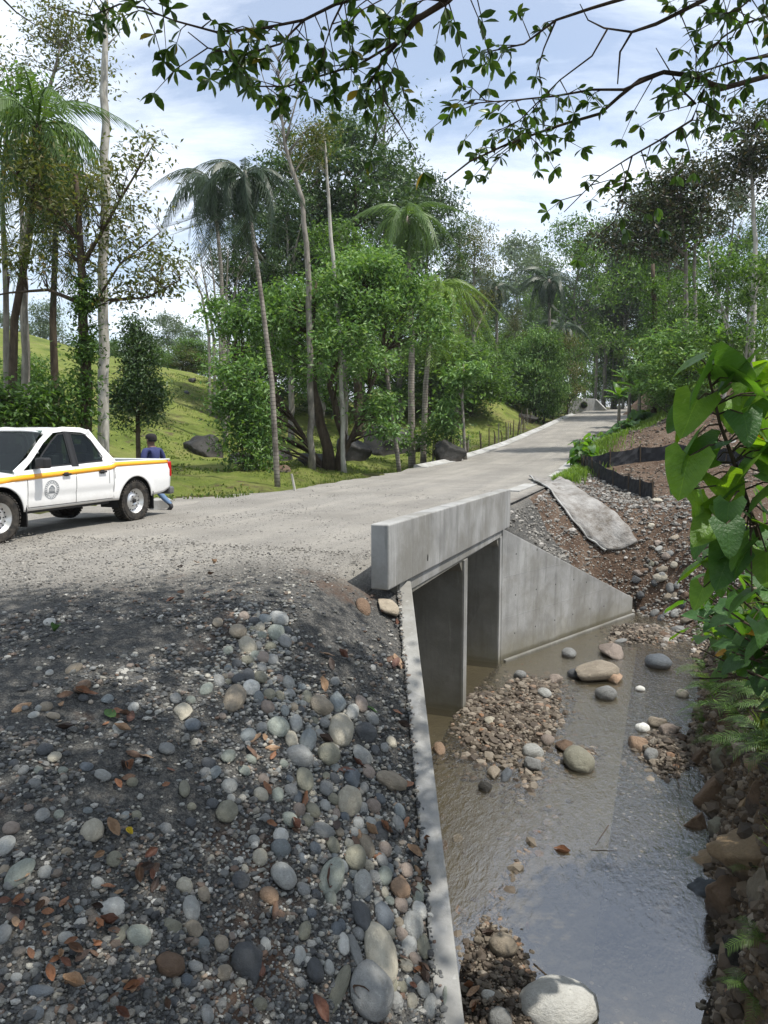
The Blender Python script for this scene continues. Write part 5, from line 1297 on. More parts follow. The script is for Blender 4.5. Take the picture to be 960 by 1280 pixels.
def tree_meshes(trunks, lobes, leaf, nper, cr, seed, mat, bark, limb_r=.05, w=.42, droop=-.35, wild=.6):
    """trunks: [[(Vector, r)...]]; lobes: [(centre Vector, (rx,ry,rz), n clusters)] in local metres"""
    rng = np.random.default_rng(seed); rd = random.Random(seed); mb = MB(); pts = []
    for tr in trunks:
        P = [p for p, r in tr]; R = [r for p, r in tr]; fine = []; fr = []
        for i in range(len(P) - 1):
            k = max(2, int((P[i + 1] - P[i]).length / .8))
            for j in range(k):
                f = j / k; q = P[i].lerp(P[i + 1], f); q = q + Vector((rd.gauss(0, 1), rd.gauss(0, 1), 0)) * R[i] * .16 * (1 if fine else 0); fine.append(q); fr.append(R[i] * (1 - f) + R[i + 1] * f)
        fine.append(P[-1]); fr.append(R[-1]); fr[0] *= 1.35
        mb.tube(fine, fr, 8 if R[0] > .1 else 5); pts += list(zip(fine, fr))
    mbl = MB(); C = []
    for c, (rx, ry, rz), n in lobes:
        for _ in range(n):
            while True:
                q = Vector((rd.uniform(-1, 1), rd.uniform(-1, 1), rd.uniform(-1, 1)))
                if q.length < 1 and q.length > .25: break
            q = q * (q.length ** -.45) if q.length < 1 else q
            q = q * min(1, 1 / max(q.length, 1e-6)) * rd.uniform(.65, 1.08)
            C.append(c + Vector((q.x * rx, q.y * ry, q.z * rz)))
    for i, c in enumerate(C):
        best = min(pts, key=lambda a: (a[0] - c).length + (3.0 if a[0].z > c.z - .25 * math.hypot(a[0].x - c.x, a[0].y - c.y) else 0))
        a, r = best; L = (c - a).length; m = a.lerp(c, .5) + Vector((rd.gauss(0, .08) * L, rd.gauss(0, .08) * L, .06 * L))
        r0 = min(r * .55, limb_r * (.4 + .12 * L)); 
        if i % 2 == 0 or L < 2.5: mbl.tube([a, a.lerp(m, .5) + Vector((0, 0, .02 * L)), m, m.lerp(c, .5), c], [r0, r0 * .85, r0 * .6, r0 * .4, r0 * .18], 4, cap=False)
    ctr = np.repeat(np.array([c[:] for c in C]), nper, 0) if C else np.zeros((0, 3)); n = len(ctr)
    if n:
        csz = np.repeat(rng.uniform(.6, 1.4, len(C)), nper)
        P = ctr + rng.normal(0, 1, (n, 3)) * np.array([cr, cr, cr * wild]) * csz[:, None]
        V, Fc = leaf_cloud(P, leaf, rng, w, droop); crown = np_mesh('crown', V, [Fc], mat, False)
    else: crown = None
    def mk(m, nm):
        me = bpy.data.meshes.new(nm); me.from_pydata(m.v, [], m.f); me.materials.append(bark); me.polygons.foreach_set('use_smooth', [True] * len(m.f)); me.update(); return me
    return mk(mb, 'trunk'), (mk(mbl, 'limbs') if mbl.v else None), crown
def plant_tree(name, label, cat, meshes, loc, rz=0, sc_=1.0, group=None):
    e = empty(name, loc, rz); e.scale = (sc_,) * 3; tag(e, label, cat, group)
    for nm, me in zip(('trunk', 'limbs', 'crown'), meshes):
        if me:
            o = link(nm, me, e)
            if nm == 'limbs': o['kind'] = 'stuff'
    return e
def px_tree(name, label, d, trunks, lobes, leaf, nper, cr, seed, mat, bark='bark_grey', cat='tree', group=None, base=None, thick=.9, **kw):
    """trunks [[(px,py,r)...]] first one starts on the ground; lobes (px,py,rxpx,rypx,n[,dd])"""
    sc1 = d / F; b0 = base or trunks[0][0][:2]
    p = atd(b0[0], b0[1], d); loc = Vector((p.x, d, zl(p.x, d) - .05))
    T_ = []
    for i, tr in enumerate(trunks):
        t = []
        for j, q in enumerate(tr):
            dd = q[3] if len(q) > 3 else 0; v = atd(q[0], q[1], d + dd) - loc
            if j == 0 and (i == 0 or q[1] > 480): v.z = min(v.z, zl(v.x + loc.x, v.y + loc.y) - loc.z) - .15
            t.append((v, q[2]))
        T_.append(t)
    Lb = []
    for q in lobes:
        dd = q[5] if len(q) > 5 else 0; c = atd(q[0], q[1], d + dd) - loc; Lb.append((c, (q[2] * sc1, q[2] * sc1 * thick, q[3] * sc1), q[4]))
    return plant_tree(name, label, cat, tree_meshes(T_, Lb, leaf, nper, cr, seed, M[mat], M[bark], **kw), loc, group=group)

# main spreading tree and its neighbours
px_tree('broadleaf_tree', 'large bright green spreading tree with leaning forked trunks at the middle of the picture', 36,
    [[(412, 578, .30), (402, 530, .24), (392, 485, .18), (390, 420, .13), (395, 350, .08)], [(425, 575, .28), (428, 545, .20), (412, 480, .14), (440, 400, .10), (455, 340, .06)], [(405, 520, .12), (345, 490, .09), (300, 470, .06)], [(420, 550, .14), (452, 515, .10), (480, 440, .07)]],
    [(400, 385, 75, 42, 46), (330, 400, 62, 36, 34), (470, 370, 62, 48, 42), (455, 335, 45, 28, 20), (300, 480, 38, 36, 26, -3), (318, 530, 34, 40, 26, -3), (435, 440, 52, 34, 22, -2), (520, 400, 40, 45, 22), (350, 450, 45, 25, 14, 1), (478, 520, 28, 34, 14, -1), (280, 395, 30, 22, 8)],
    .25, 92, .42, 101, 'leaf_bright', 'bark_dark', limb_r=.07)
px_tree('shrub', 'low dark green bushy growth hanging over the black boulders left of the main tree', 32, [[(305, 590, .06), (303, 560, .04)]], [(303, 560, 30, 22, 14), (325, 575, 20, 12, 6)], .22, 60, .35, 102, 'leaf_mid', 'bark_dark', cat='bush')
px_tree('broadleaf_tree', 'bright young tree with feathery crown beside the two palm trunks', 40, [[(582, 560, .10), (578, 500, .07), (580, 455, .04)]], [(582, 460, 26, 14, 12), (570, 478, 16, 10, 5), (556, 520, 18, 26, 9)], .30, 60, .4, 103, 'leaf_bright', 'bark_grey')
px_tree('creeper_mound', 'dark creepers and shrubs covering the tall rock under the lime palm', 41, [[(560, 570, .08), (565, 540, .05)]], [(552, 540, 28, 28, 24), (520, 548, 24, 14, 8)], .22, 60, .4, 104, 'leaf_mid', 'bark_dark', cat='bush')
# left group
px_tree('tall_pole_tree', 'very tall slim tree with pale bare trunk just behind the pickup cab', 24, [[(127, 545, .19), (129, 400, .16), (131, 230, .14), (130, 120, .12), (132, 20, .07), (133, -20, .04)], [(131, 50, .03), (110, 35, .015)], [(131, 60, .03), (150, 40, .015)]],
    [(132, 25, 30, 12, 4), (128, -40, 50, 30, 16)], .18, 30, .3, 105, 'leaf_olive', 'bark_pale')
px_tree('vine_clad_tree', 'tree with ivy-clad trunk and wide olive crown reaching over the pale pole tree', 22,
    [[(106, 545, .17), (106, 440, .15), (104, 360, .12), (100, 300, .09), (95, 220, .06)], [(104, 375, .07), (140, 375, .05), (185, 372, .03), (225, 350, .015)], [(104, 380, .07), (60, 362, .05), (10, 366, .03), (-10, 370, .02)], [(103, 330, .06), (150, 250, .04), (195, 175, .015)], [(100, 300, .05), (60, 250, .03), (20, 220, .02)], [(110, 390, .05), (150, 330, .03), (200, 290, .015)]],
    [(120, 250, 70, 60, 34), (170, 190, 35, 28, 10), (60, 240, 55, 45, 26), (25, 200, 45, 40, 16), (170, 300, 45, 36, 20), (200, 330, 34, 26, 12), (80, 320, 50, 30, 16), (150, 360, 45, 16, 10), (185, 355, 40, 12, 8), (30, 310, 40, 35, 14)],
    .17, 34, .40, 106, 'leaf_olive', 'bark_dark', limb_r=.035, wild=.45)
px_tree('ivy', 'thick ivy mantle wrapped round the trunk of the vine-clad tree', 21.9, [[(106, 545, .02), (106, 350, .02)]], [(106, 420, 10, 50, 20), (107, 500, 11, 48, 18), (103, 370, 12, 26, 8)], .15, 70, .20, 107, 'leaf_mid', 'bark_dark', cat='climber')
px_tree('small_dark_tree', 'small dark round-crowned tree on the grass behind the pickup cab', 30, [[(172, 560, .11), (172, 520, .08), (172, 450, .05)]], [(172, 490, 34, 34, 34), (172, 445, 26, 28, 24), (170, 415, 18, 16, 8), (150, 500, 14, 24, 8), (195, 500, 14, 22, 8)], .17, 110, .27, 108, 'leaf_dark', 'bark_dark', limb_r=.025, wild=1.1)
px_tree('broadleaf_tree', 'feathery olive tree at the upper left corner behind the big palm', 30, [[(30, 520, .18), (28, 300, .14), (60, 120, .08), (75, 60, .04)]], [(85, 60, 34, 46, 26), (105, 95, 26, 28, 12), (60, 30, 26, 26, 10), (20, 80, 34, 28, 12)], .17, 55, .45, 109, 'leaf_olive', 'bark_grey', limb_r=.03)
px_tree('bank_shrub', 'dark glossy shrubs behind the front of the pickup at the left frame edge', 22, [[(30, 545, .05), (30, 510, .03)]], [(20, 515, 34, 26, 18), (60, 500, 22, 26, 12), (-5, 500, 20, 30, 10), (70, 525, 16, 14, 6)], .22, 60, .3, 110, 'leaf_mid', 'bark_dark', cat='bush')
for k, (x, lab, d) in enumerate([(6, 'slim grey trunk at the left frame edge, rising beside the big palm', 24), (29, 'slim pale trunk second from the left frame edge', 27)]):
    px_tree('slim_tree', lab, d, [[(x, 540, .11), (x + 2, 400, .09), (x - 3, 250, .07), (x + 6, 120, .04)]], [(x + 8, 120, 30, 24, 8), (x, 180, 26, 20, 6)], .2, 40, .4, 111 + k, 'leaf_mid', 'bark_grey')
# bare and thin trees of the middle distance
def bare(name, label, d, trunks, seed, tw=26, spread=26, lobes=(), leaf='leaf_olive', group=None, bark='bark_grey'):
    rd = random.Random(seed); tr = [list(t) for t in trunks]; top = trunks[0]
    for k in range(tw):
        f = rd.uniform(.45, 1.0); j = f * (len(top) - 1); i = min(int(j), len(top) - 2); g = j - i
        x = top[i][0] * (1 - g) + top[i + 1][0] * g; y = top[i][1] * (1 - g) + top[i + 1][1] * g; L = rd.uniform(.4, 1) * spread; s = rd.choice((-1, 1)); dd = rd.uniform(-1, 1)
        tr.append([(x, y, .025), (x + s * L * .35, y - L * .55, .016, dd * .4), (x + s * L * .6, y - L * 1.1, .008, dd)])
        tr.append([(x + s * L * .35, y - L * .55, .012, dd * .4), (x + s * L * .9, y - L * .8, .006, dd)])
    return px_tree(name, label, d, tr, list(lobes), .16, 22, .4, seed, leaf, bark, group=group)
bare('bare_tree', 'tall bare-branched tree leaning left, its twigs against the sky at the middle', 34, [[(389, 540, .16), (386, 360, .14), (378, 250, .11), (356, 180, .08), (350, 130, .05), (348, 70, .02)], [(356, 180, .05), (372, 120, .03), (392, 60, .012)], [(352, 150, .04), (330, 100, .02), (318, 60, .01)], [(360, 190, .04), (385, 160, .02), (410, 150, .01)]], 120, 34, 36)
px_tree('slim_tree', 'slender pale trunk with a small yellowish crown right of the bare tree', 35, [[(430, 548, .12), (425, 420, .10), (414, 300, .09), (407, 190, .06), (404, 160, .03)]], [(392, 178, 24, 22, 14), (385, 200, 18, 22, 10), (405, 160, 16, 14, 5)], .17, 60, .4, 121, 'leaf_olive', 'bark_pale', limb_r=.02)
for k, (x, xt, yt, lab) in enumerate([(268, 250, 320, 'leftmost of the bare grey stems on the hill edge'), (276, 262, 305, 'second bare grey stem on the hill edge'), (281, 285, 310, 'thick pale bare stem in the group on the hill edge'), (262, 243, 345, 'short bare stem in front of the hill edge group'), (286, 300, 330, 'rightmost of the bare grey stems on the hill edge')]):
    bare('bare_tree', lab, 58, [[(x, 470, .20 if k == 2 else .12), (x - 1, 420, .11), ((x + xt) / 2, 370, .08), (xt, yt, .03)]], 130 + k, 10, 26, group='bare stems on the hill edge')
for k, (a, b, lab) in enumerate([((682, 572), (684, 500), 'thin crooked pale sapling stem below the lime palm'), ((740, 560), (700, 520), 'x')][:0]): pass

# palms
def frond_mesh(name, mat, L, droop, nl=30, ll=.75, hang=.9, seed=0):
    rd = random.Random(seed); V = []; Fs = []
    def sp(t): return Vector((L * (t - .22 * t * t * droop), 0, L * (.34 * t - .80 * droop * t ** 2.2)))
    mb = MB(); mb.tube([sp(i / 8) for i in range(9)], [.035 * (1 - .85 * i / 8) for i in range(9)], 4, cap=False)
    for i in range(nl):
        t = .10 + .90 * i / (nl - 1); p = sp(t); tg_ = (sp(min(t + .02, 1.0)) - sp(t - .02)).normalized(); l = ll * (1 - .55 * abs(t - .45)) * rd.uniform(.8, 1.1)
        for s in (-1, 1):
            out = (Vector((0, s, 0)) * (1 - .35 * min(hang, 1.4)) + tg_ * .5 + Vector((0, 0, -.45 * max(0, hang - .4) + rd.uniform(-.15, .15)))).normalized(); w_ = tg_ * (.036 + .016 * rd.random())
            q1 = p + out * l * .5 + Vector((0, 0, -.10 * l * hang)); q2 = p + out * l * (.9 - .25 * hang) + Vector((0, 0, -.55 * l * hang))
            mb.add([p - w_ * .5, p + w_ * .5, q1 + w_ * .6, q1 - w_ * .6, q2], [(0, 1, 2, 3), (3, 2, 4)])
    me = bpy.data.meshes.new(name); me.from_pydata(mb.v, [], mb.f); me.materials.append(mat); me.update(); return me
FR = {}
for key, mt in (('dark', 'frond_dark'), ('mid', 'frond'), ('lime', 'frond_lime')):
    FR[key] = [frond_mesh('frond', M[mt], 3.0, dr, 34, .85, 1.35, seed=i) for i, dr in enumerate((.85, 1.3, 1.75))]
def clear_road(px, d):
    while True:
        u_, n_ = un((px - 480) / F * d, d)
        if u_ > 113 or n_ < -9.3 or n_ > 2.0 or u_ < 25: return d
        d += 2.0
def palm(label, d, trunk, crown_px, R_px, n, key, seed, group=None, r=.14, up=(-.35, 1.25), name='palm_tree', bark='bark_palm', droopy=0):
    rd = random.Random(seed); b = trunk[0]; d = clear_road(b[0], d); p = atd(b[0], b[1], d); loc = Vector((p.x, d, zl(p.x, d) - .05)); e = empty(name, loc); tag(e, label, 'palm tree', group)
    top = atd(*crown_px, d) - loc; P = [atd(x, y, d) - loc for x, y in trunk[1:]]; P = [Vector((0, 0, -.1))] + P + [top]
    mb = MB(); fine = []
    for a, c in zip(P[:-1], P[1:]):
        k = max(2, int((c - a).length / .7)); fine += [a.lerp(c, j / k) for j in range(k)]
    fine.append(P[-1]); n_ = len(fine); mb.tube(fine, [r * (1.3 - .55 * min(1, i / n_ * 1.2)) for i in range(n_)], 8); 
    mb.tube([top - Vector((0, 0, .5)), top, top + Vector((0, 0, .35))], [r * .9, r * 1.5, r * .5], 8)
    mb.build('trunk', M[bark], e, smooth=True); s = R_px * d / F / 2.35
    for k in range(n):
        f = (k + .5) / n; el = up[0] + (up[1] - up[0]) * f; me = FR[key][min(2, max(0, (0 if f > .6 else (1 if f > .25 else 2)) + droopy))]
        o = link('frond', me, e, top + Vector((0, 0, .15))); o.rotation_euler = (rd.uniform(-.3, .3), -el + .25, k * 2.4 + rd.uniform(-.3, .3)); q = s * rd.uniform(.85, 1.12); o.scale = (q, q, q)
    return e
palm('dark palm with drooping crown on a long thin pale trunk rising from the road verge', 28, [(347, 598), (340, 480), (328, 380), (317, 300)], (306, 225), 66, 26, 'dark', 1, r=.092, up=(-1.15, .95), droopy=1)
o_ = palm('dark palm half hidden behind the leaning roadside palm, its fronds hanging in a curtain', 50, [(280, 462), (279, 400), (276, 330)], (266, 232), 66, 26, 'dark', 2, r=.15, up=(-1.25, .9), droopy=1)
palm('big green palm with arching fronds at the upper left, above the pickup', 23, [(8, 545), (18, 400), (36, 300), (45, 230)], (48, 165), 108, 24, 'mid', 3, r=.12, up=(-.8, 1.2), bark='bark_dark', droopy=1)
palm('second dark palm crown hanging in the left corner behind the big palm', 26, [(70, 545), (66, 400)], (72, 225), 88, 20, 'dark', 4, r=.12, up=(-1.1, .9), droopy=1, bark='bark_dark')
palm('tall palm with pale green fronds standing right behind the main tree', 42, [(515, 572), (514, 480), (515, 420)], (508, 278), 62, 28, 'mid', 5, r=.17, up=(-1.0, 1.2), bark='bark_palm', droopy=2)
palm('lime green palm with fine drooping fronds right of the main tree', 39, [(529, 572), (532, 480), (538, 420)], (548, 365), 58, 30, 'lime', 6, r=.15, up=(-1.1, 1.1), droopy=2)
palm('leaning dark palm trunk beside the two straight trunks, its crown lost in leaves', 38, [(500, 570), (488, 500), (480, 440)], (478, 360), 34, 12, 'lime', 7, r=.10, up=(-.8, 1.0))
FPALM = 'dark palms in the far wood along the road'
for i, (x, yb, yc, d, R, lab) in enumerate([(620, 470, 362, 88, 34, 'small palm crown above the shrubs left of the far road bend'), (686, 480, 352, 90, 42, 'tallest dark palm over the far end of the road'), (702, 480, 412, 80, 34, 'short dark palm right beneath the tallest far palm'),
                             (770, 480, 420, 78, 38, 'dark palm behind the banana plants right of the road bend'), (745, 480, 400, 84, 36, 'dark palm between the short far palm and the banana plants'), (716, 480, 385, 95, 34, 'narrow dark palm deep in the far wood behind the road')]):
    palm(lab, d, [(x, yb), (x + 1, (yb + yc) / 2)], (x, yc), R, 18, 'dark', 20 + i, FPALM, r=.2, up=(-1.1, 1.1), droopy=1)

# generic trees for the woods
PLACES = [(600, 440, 'leftmost far palm'), (640, 430, 'cacao-like shrub'), (686, 440, 'tallest far palm'), (705, 440, 'short far palm'), (732, 460, 'banana plant at the bend'), (818, 430, 'narrow ivy-covered trunk'), (862, 430, 'paired slim trunks'), (905, 440, 'curved pale stems'), (945, 430, 'pale trunk at the right edge'),
          (40, 430, 'slim grey trunks'), (106, 430, 'ivy-clad trunk'), (172, 430, 'small dark tree'), (215, 430, 'gap beside the small dark tree'), (276, 430, 'bare grey stems'), (330, 430, 'roadside palm trunk'), (390, 440, 'forked main trunk'), (455, 440, 'leaning trunk'), (515, 440, 'two straight palm trunks'), (575, 440, 'young feathery tree'), (780, 440, 'tall banana plant')]
def generic(seed, H, W, mat, bark, leaf=.34, nper=80, ncl=80, tall=.45, cr=.8, gap=1.0):
    rd = random.Random(seed); T_ = [[(Vector((0, 0, -.3)), H * .018), (Vector((rd.uniform(-.3, .3), 0, H * .3)), H * .014), (Vector((rd.uniform(-.5, .5), rd.uniform(-.4, .4), H * .62)), H * .010), (Vector((rd.uniform(-.7, .7), 0, H * .88)), H * .004)]]
    for k in range(3):
        a = rd.uniform(0, 6.28); z0 = H * rd.uniform(tall * .7, .65); T_.append([(Vector((0, 0, z0)), H * .007), (Vector((math.cos(a) * W * .25, math.sin(a) * W * .25, z0 + H * .12)), H * .005), (Vector((math.cos(a) * W * .42, math.sin(a) * W * .42, z0 + H * .2)), H * .002)])
    Lb = []; nl = rd.randint(7, 10)
    for k in range(nl):
        f = k / (nl - 1); a = k * 2.4 + rd.random(); rr = W * .5 * (.78 * math.sin(math.pi * (.22 + .68 * f)) + .05) * rd.uniform(.5, .95); z = H * (tall + (1 - tall) * (.1 + .85 * f))
        Lb.append((Vector((math.cos(a) * rr * .75, math.sin(a) * rr * .75, z)), (W * rd.uniform(.17, .27), W * rd.uniform(.17, .27), H * rd.uniform(.05, .10) * gap), int(ncl / nl)))
    return tree_meshes(T_, Lb, leaf, nper, cr, seed, M[mat], M[bark], limb_r=.07)
G = {'dark': generic(201, 20, 12, 'leaf_dark', 'bark_dark', .40, 80, 120, cr=.62), 'dark2': generic(202, 24, 11, 'leaf_dark', 'bark_grey', .40, 72, 125, tall=.3, cr=.6), 'mid': generic(203, 16, 11, 'leaf_mid', 'bark_grey', .36, 105, 100, tall=.25),
     'mid2': generic(204, 20, 9, 'leaf_mid', 'bark_grey', .36, 90, 90, tall=.5), 'olive': generic(205, 18, 9, 'leaf_olive', 'bark_grey', .30, 80, 90, tall=.4), 'bronze': generic(206, 18, 8, 'leaf_purple', 'bark_pale', .34, 80, 95, tall=.5),
     'far': generic(207, 18, 13, 'leaf_hazed', 'bark_grey', .5, 90, 100, tall=.2), 'bush': generic(208, 6, 7, 'leaf_mid', 'bark_dark', .26, 90, 80, tall=.1, cr=.5), 'bush2': generic(211, 6, 8, 'leaf_bright', 'bark_dark', .30, 70, 70, tall=.1, cr=.45), 'bush3': generic(212, 6, 8, 'leaf_olive', 'bark_dark', .26, 70, 80, tall=.08, cr=.5), 'lime': generic(209, 7, 7, 'leaf_lime', 'bark_dark', .28, 80, 70, tall=.1, cr=.5), 'airy': generic(210, 20, 9, 'leaf_dark', 'bark_grey', .30, 40, 85, tall=.45, cr=.75)}
GH = {'dark': 20, 'dark2': 24, 'mid': 16, 'mid2': 20, 'olive': 18, 'bronze': 18, 'far': 18, 'bush': 6, 'bush2': 6, 'bush3': 6, 'lime': 7, 'airy': 20}
NAMES = {'dark': ('forest_tree', 'dark evergreen tree'), 'dark2': ('forest_tree', 'tall dark leafy tree'), 'mid': ('forest_tree', 'green broad-crowned tree'), 'mid2': ('forest_tree', 'tall green tree with pale trunk'), 'olive': ('forest_tree', 'olive green tree'), 'bronze': ('forest_tree', 'bronze-leaved tree'),
         'far': ('distant_tree', 'hazy distant tree'), 'bush': ('shrub', 'green shrub'), 'bush2': ('shrub', 'bright green shrub'), 'bush3': ('shrub', 'olive green shrub'), 'lime': ('shrub', 'lime green shrub'), 'airy': ('forest_tree', 'thin airy tree')}
def gtree(key, px, top, d, label=None, where='', wscale=1.0, group=None):
    d = clear_road(px, d); x = (px - 480) / F * d; zb = zl(x, d); zt = atd(px, top, d).z; s = max((zt - zb) / (GH[key] * .97), .15)
    nm, desc = NAMES[key]
    e = plant_tree(nm, label or f"{'tall' if top < 428 else ('low' if top > 448 else 'middling')} {desc} {beside(px, 440, PLACES).replace('well ', '')} {where}", 'bush' if 'shrub' in nm else 'tree', G[key], (x, d, zb), random.uniform(0, 6.28), s, group or (f"{desc}s {where}" + ' ' + beside(px, 440, PLACES)))
    e.scale = (s * wscale, s * wscale, s); return e
W1 = 'in the dark wood behind the main tree'
for (k, px, top, d, ws, lab) in [('dark', 345, 215, 62, 1.0, 'dark evergreen crown between the drooping palms and the bare tree'), ('dark2', 400, 165, 66, .95, 'tallest dark tree crown behind the yellowish slender tree'), ('dark', 450, 190, 64, 1.0, 'dark crown behind the main tree, left of the pale green palm'), ('dark2', 500, 215, 72, .75, 'dark tree crown above the pale green palm'),
                                 ('airy', 480, 130, 76, .8, 'tall airy tree whose thin top stands against the sky at the middle'), ('dark', 536, 240, 70, .75, 'dark spreading crown right of the pale green palm'), ('dark2', 365, 250, 58, .8, 'dark tree hidden low behind the leaning palm'), ('mid', 430, 300, 54, .9, 'green crown showing just over the main tree'), ('dark', 300, 290, 66, .7, 'dark tree seen through the bare stems on the hill edge'),
                                 ('airy', 425, 150, 70, .7, 'airy tree between the yellowish slender tree and the middle gap'), ('olive', 590, 290, 84, .8, 'grey-olive tree with open crown right of the lime palm'), ('airy', 572, 280, 90, .9, 'airy tree left of the hazy distant hill tree')]:
    gtree(k, px, top, d, lab, wscale=ws, group='trees behind the main tree')
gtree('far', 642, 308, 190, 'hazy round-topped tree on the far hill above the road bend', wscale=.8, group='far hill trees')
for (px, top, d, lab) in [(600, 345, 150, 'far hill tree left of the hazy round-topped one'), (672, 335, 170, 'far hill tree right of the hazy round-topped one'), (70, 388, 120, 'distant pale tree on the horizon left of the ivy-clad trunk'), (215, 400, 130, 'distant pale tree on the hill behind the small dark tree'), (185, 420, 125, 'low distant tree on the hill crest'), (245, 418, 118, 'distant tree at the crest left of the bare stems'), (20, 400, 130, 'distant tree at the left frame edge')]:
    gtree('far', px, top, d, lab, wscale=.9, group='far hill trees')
W2 = 'in the wood right of the far road'
for (k, px, top, d, ws, lab) in [('mid', 715, 292, 100, .8, 'tall green tree over the far road bend'), ('dark2', 752, 290, 96, .7, 'tall dark tree right of the far palms'), ('dark', 800, 262, 84, .9, 'dark tree on the rising ground behind the bronze tree'), ('mid2', 728, 330, 88, .6, 'slim green tree directly behind the far palms'), ('bronze', 775, 330, 66, .6, 'bronze-leaved tree over the banana plants'),
                                 ('mid', 830, 250, 78, .9, 'green tree filling the gap left of the tall bronze tree'), ('dark2', 900, 235, 70, .7, 'dark tree behind the paired slim trunks'), ('mid', 945, 270, 58, .8, 'green tree at the right frame edge behind the purple crown'), ('dark', 985, 240, 62, .8, 'dark tree cut by the right frame edge'), ('mid2', 660, 380, 100, .6, 'green tree left of the tallest far palm'), ('olive', 640, 392, 92, .6, 'olive tree over the far shrubs'), ('mid', 680, 400, 105, .7, 'green crown low behind the far palms'),
                                 ('olive', 762, 350, 74, .5, 'olive tree between the far palms and the bronze tree'), ('mid', 925, 330, 48, .6, 'mid green tree low at the right frame side'), ('mid', 745 + 100, 350, 55, .9, 'pale green bushy tree under the tall bronze tree')]:
    gtree(k, px, top, d, lab, wscale=ws, group='trees right of the far road')
px_tree('bronze_tree', 'tall bronze-dark tree with paired slim trunks at the right of the picture', 44, [[(862, 480, .14), (858, 400, .12), (857, 320, .10), (850, 230, .05)], [(870, 480, .12), (869, 400, .11), (868, 310, .09), (880, 250, .04)]],
        [(850, 240, 42, 36, 26), (810, 260, 32, 34, 18), (880, 270, 34, 34, 16), (800, 300, 34, 22, 12), (850, 300, 44, 26, 14), (770, 300, 26, 20, 8), (870, 215, 26, 22, 10)], .30, 70, .62, 301, 'leaf_purple', 'bark_grey', limb_r=.04)
px_tree('bronze_tree', 'purple-dark tree with pale trunk touching the top right frame edge', 36, [[(940, 470, .15), (942, 380, .13), (944, 300, .10), (938, 200, .06), (930, 160, .03)], [(920, 460, .06), (900, 380, .05), (890, 300, .03)]],
        [(935, 175, 34, 34, 26), (955, 210, 26, 34, 14), (915, 215, 22, 22, 10), (950, 150, 22, 18, 8)], .24, 70, .48, 302, 'leaf_purple', 'bark_pale', limb_r=.035)
px_tree('broadleaf_tree', 'olive shrubby tree with curved pale stems under the purple crown', 34, [[(905, 480, .09), (915, 420, .07), (890, 350, .05), (885, 320, .03)], [(930, 480, .07), (935, 400, .05), (950, 350, .03)]], [(905, 330, 34, 26, 14), (945, 350, 28, 30, 12), (880, 380, 26, 24, 9), (940, 420, 30, 26, 10), (895, 430, 28, 22, 8)], .24, 60, .5, 303, 'leaf_mid', 'bark_pale', limb_r=.03)
px_tree('vine_clad_tree', 'narrow ivy-covered trunk right of the banana plants', 52, [[(818, 480, .2), (818, 400, .18), (816, 330, .12)]], [(818, 430, 9, 55, 24), (816, 365, 12, 25, 10)], .22, 70, .3, 304, 'leaf_mid', 'bark_dark')
# shrub belts
rs = random.Random(9)
for k in range(22):
    t = k / 21; px = 582 + 118 * t; gtree(('bush', 'lime', 'bush2', 'bush', 'lime', 'bush2', 'bush3')[k % 7], px + rs.uniform(-8, 8), 452 + rs.uniform(-30, 22) - 4 * t, rs.uniform(80, 100), where='behind the far pasture', wscale=.62)
for k in range(30):
    px = rs.uniform(825, 965); d = rs.uniform(42, 62); gtree(rs.choice(['bush', 'lime', 'bush2', 'bush3', 'bush2']), px, rs.uniform(405, 465), d, where='at the right', wscale=1.2)
for k in range(16):
    px = rs.uniform(-20, 330); gtree(rs.choice(['bush', 'lime', 'bush3']), px, rs.uniform(425, 446), rs.uniform(88, 100), where='on the crest', wscale=1.5)
for k in range(10):
    px = rs.uniform(300, 600); gtree('bush', px, rs.uniform(425, 465), rs.uniform(66, 80), where='in the shade', wscale=1.5)
for (px, top, d, lab, key) in [(690, 480, 66, 'round lime green bush beside the far stick fence', 'lime'), (640, 430, 84, 'broad cacao-like shrub behind the far pasture', 'bush'), (822, 468, 54, 'large leafy green shrub by the right road edge', 'bush'), (850, 482, 46, 'second leafy shrub by the right road edge', 'bush'), (800, 484, 62, 'leafy green shrub at the far road bend', 'lime'), (40, 455, 34, 'green bush behind the pickup front', 'bush'), (220, 452, 90, 'dark bush on the crest', 'bush')]:
    gtree(key, px, top, d, lab, wscale=.85, group='larger shrubs')

for (px, top, d, lab) in [(455, 400, 92, 'green tree on the rise seen between the leaning trunks'), (510, 395, 96, 'green tree on the rise seen between the straight palm trunks'), (560, 385, 100, 'green tree on the rise right of the straight palm trunks'), (400, 395, 96, 'green tree on the rise behind the main crown'), (600, 400, 104, 'green tree on the rise left of the far palms'), (345, 405, 98, 'green tree on the rise left of the main crown')]:
    gtree('mid', px, top, d, lab, wscale=1.6, group='trees on the rise')
for (k, px, top, d, lab) in [('bush2', 492, 435, 74, 'bright shrub seen low between the leaning and the straight trunks'), ('bush3', 520, 438, 80, 'olive shrub seen low between the straight palm trunks'), ('dark', 790, 330, 118, 'dark tree at the far bend between the last palm and the ivy trunk'), ('mid', 765, 372, 124, 'green tree closing the view at the end of the road'), ('dark2', 822, 320, 92, 'dark tree in the gap left of the paired slim trunks'), ('mid', 740, 395, 130, 'low green tree straight over the pipe headwall'), ('lime', 800, 425, 84, 'pale shrub under the dark far-bend tree'), ('bush', 765, 462, 122, 'dark shrub at the crest of the road'), ('lime', 742, 470, 126, 'light shrub above the pipe headwall'), ('bush', 785, 455, 100, 'dense shrub right of the road crest')]:
    gtree(k, px, top, d, lab, wscale=1.2, group='trees at the far bend')
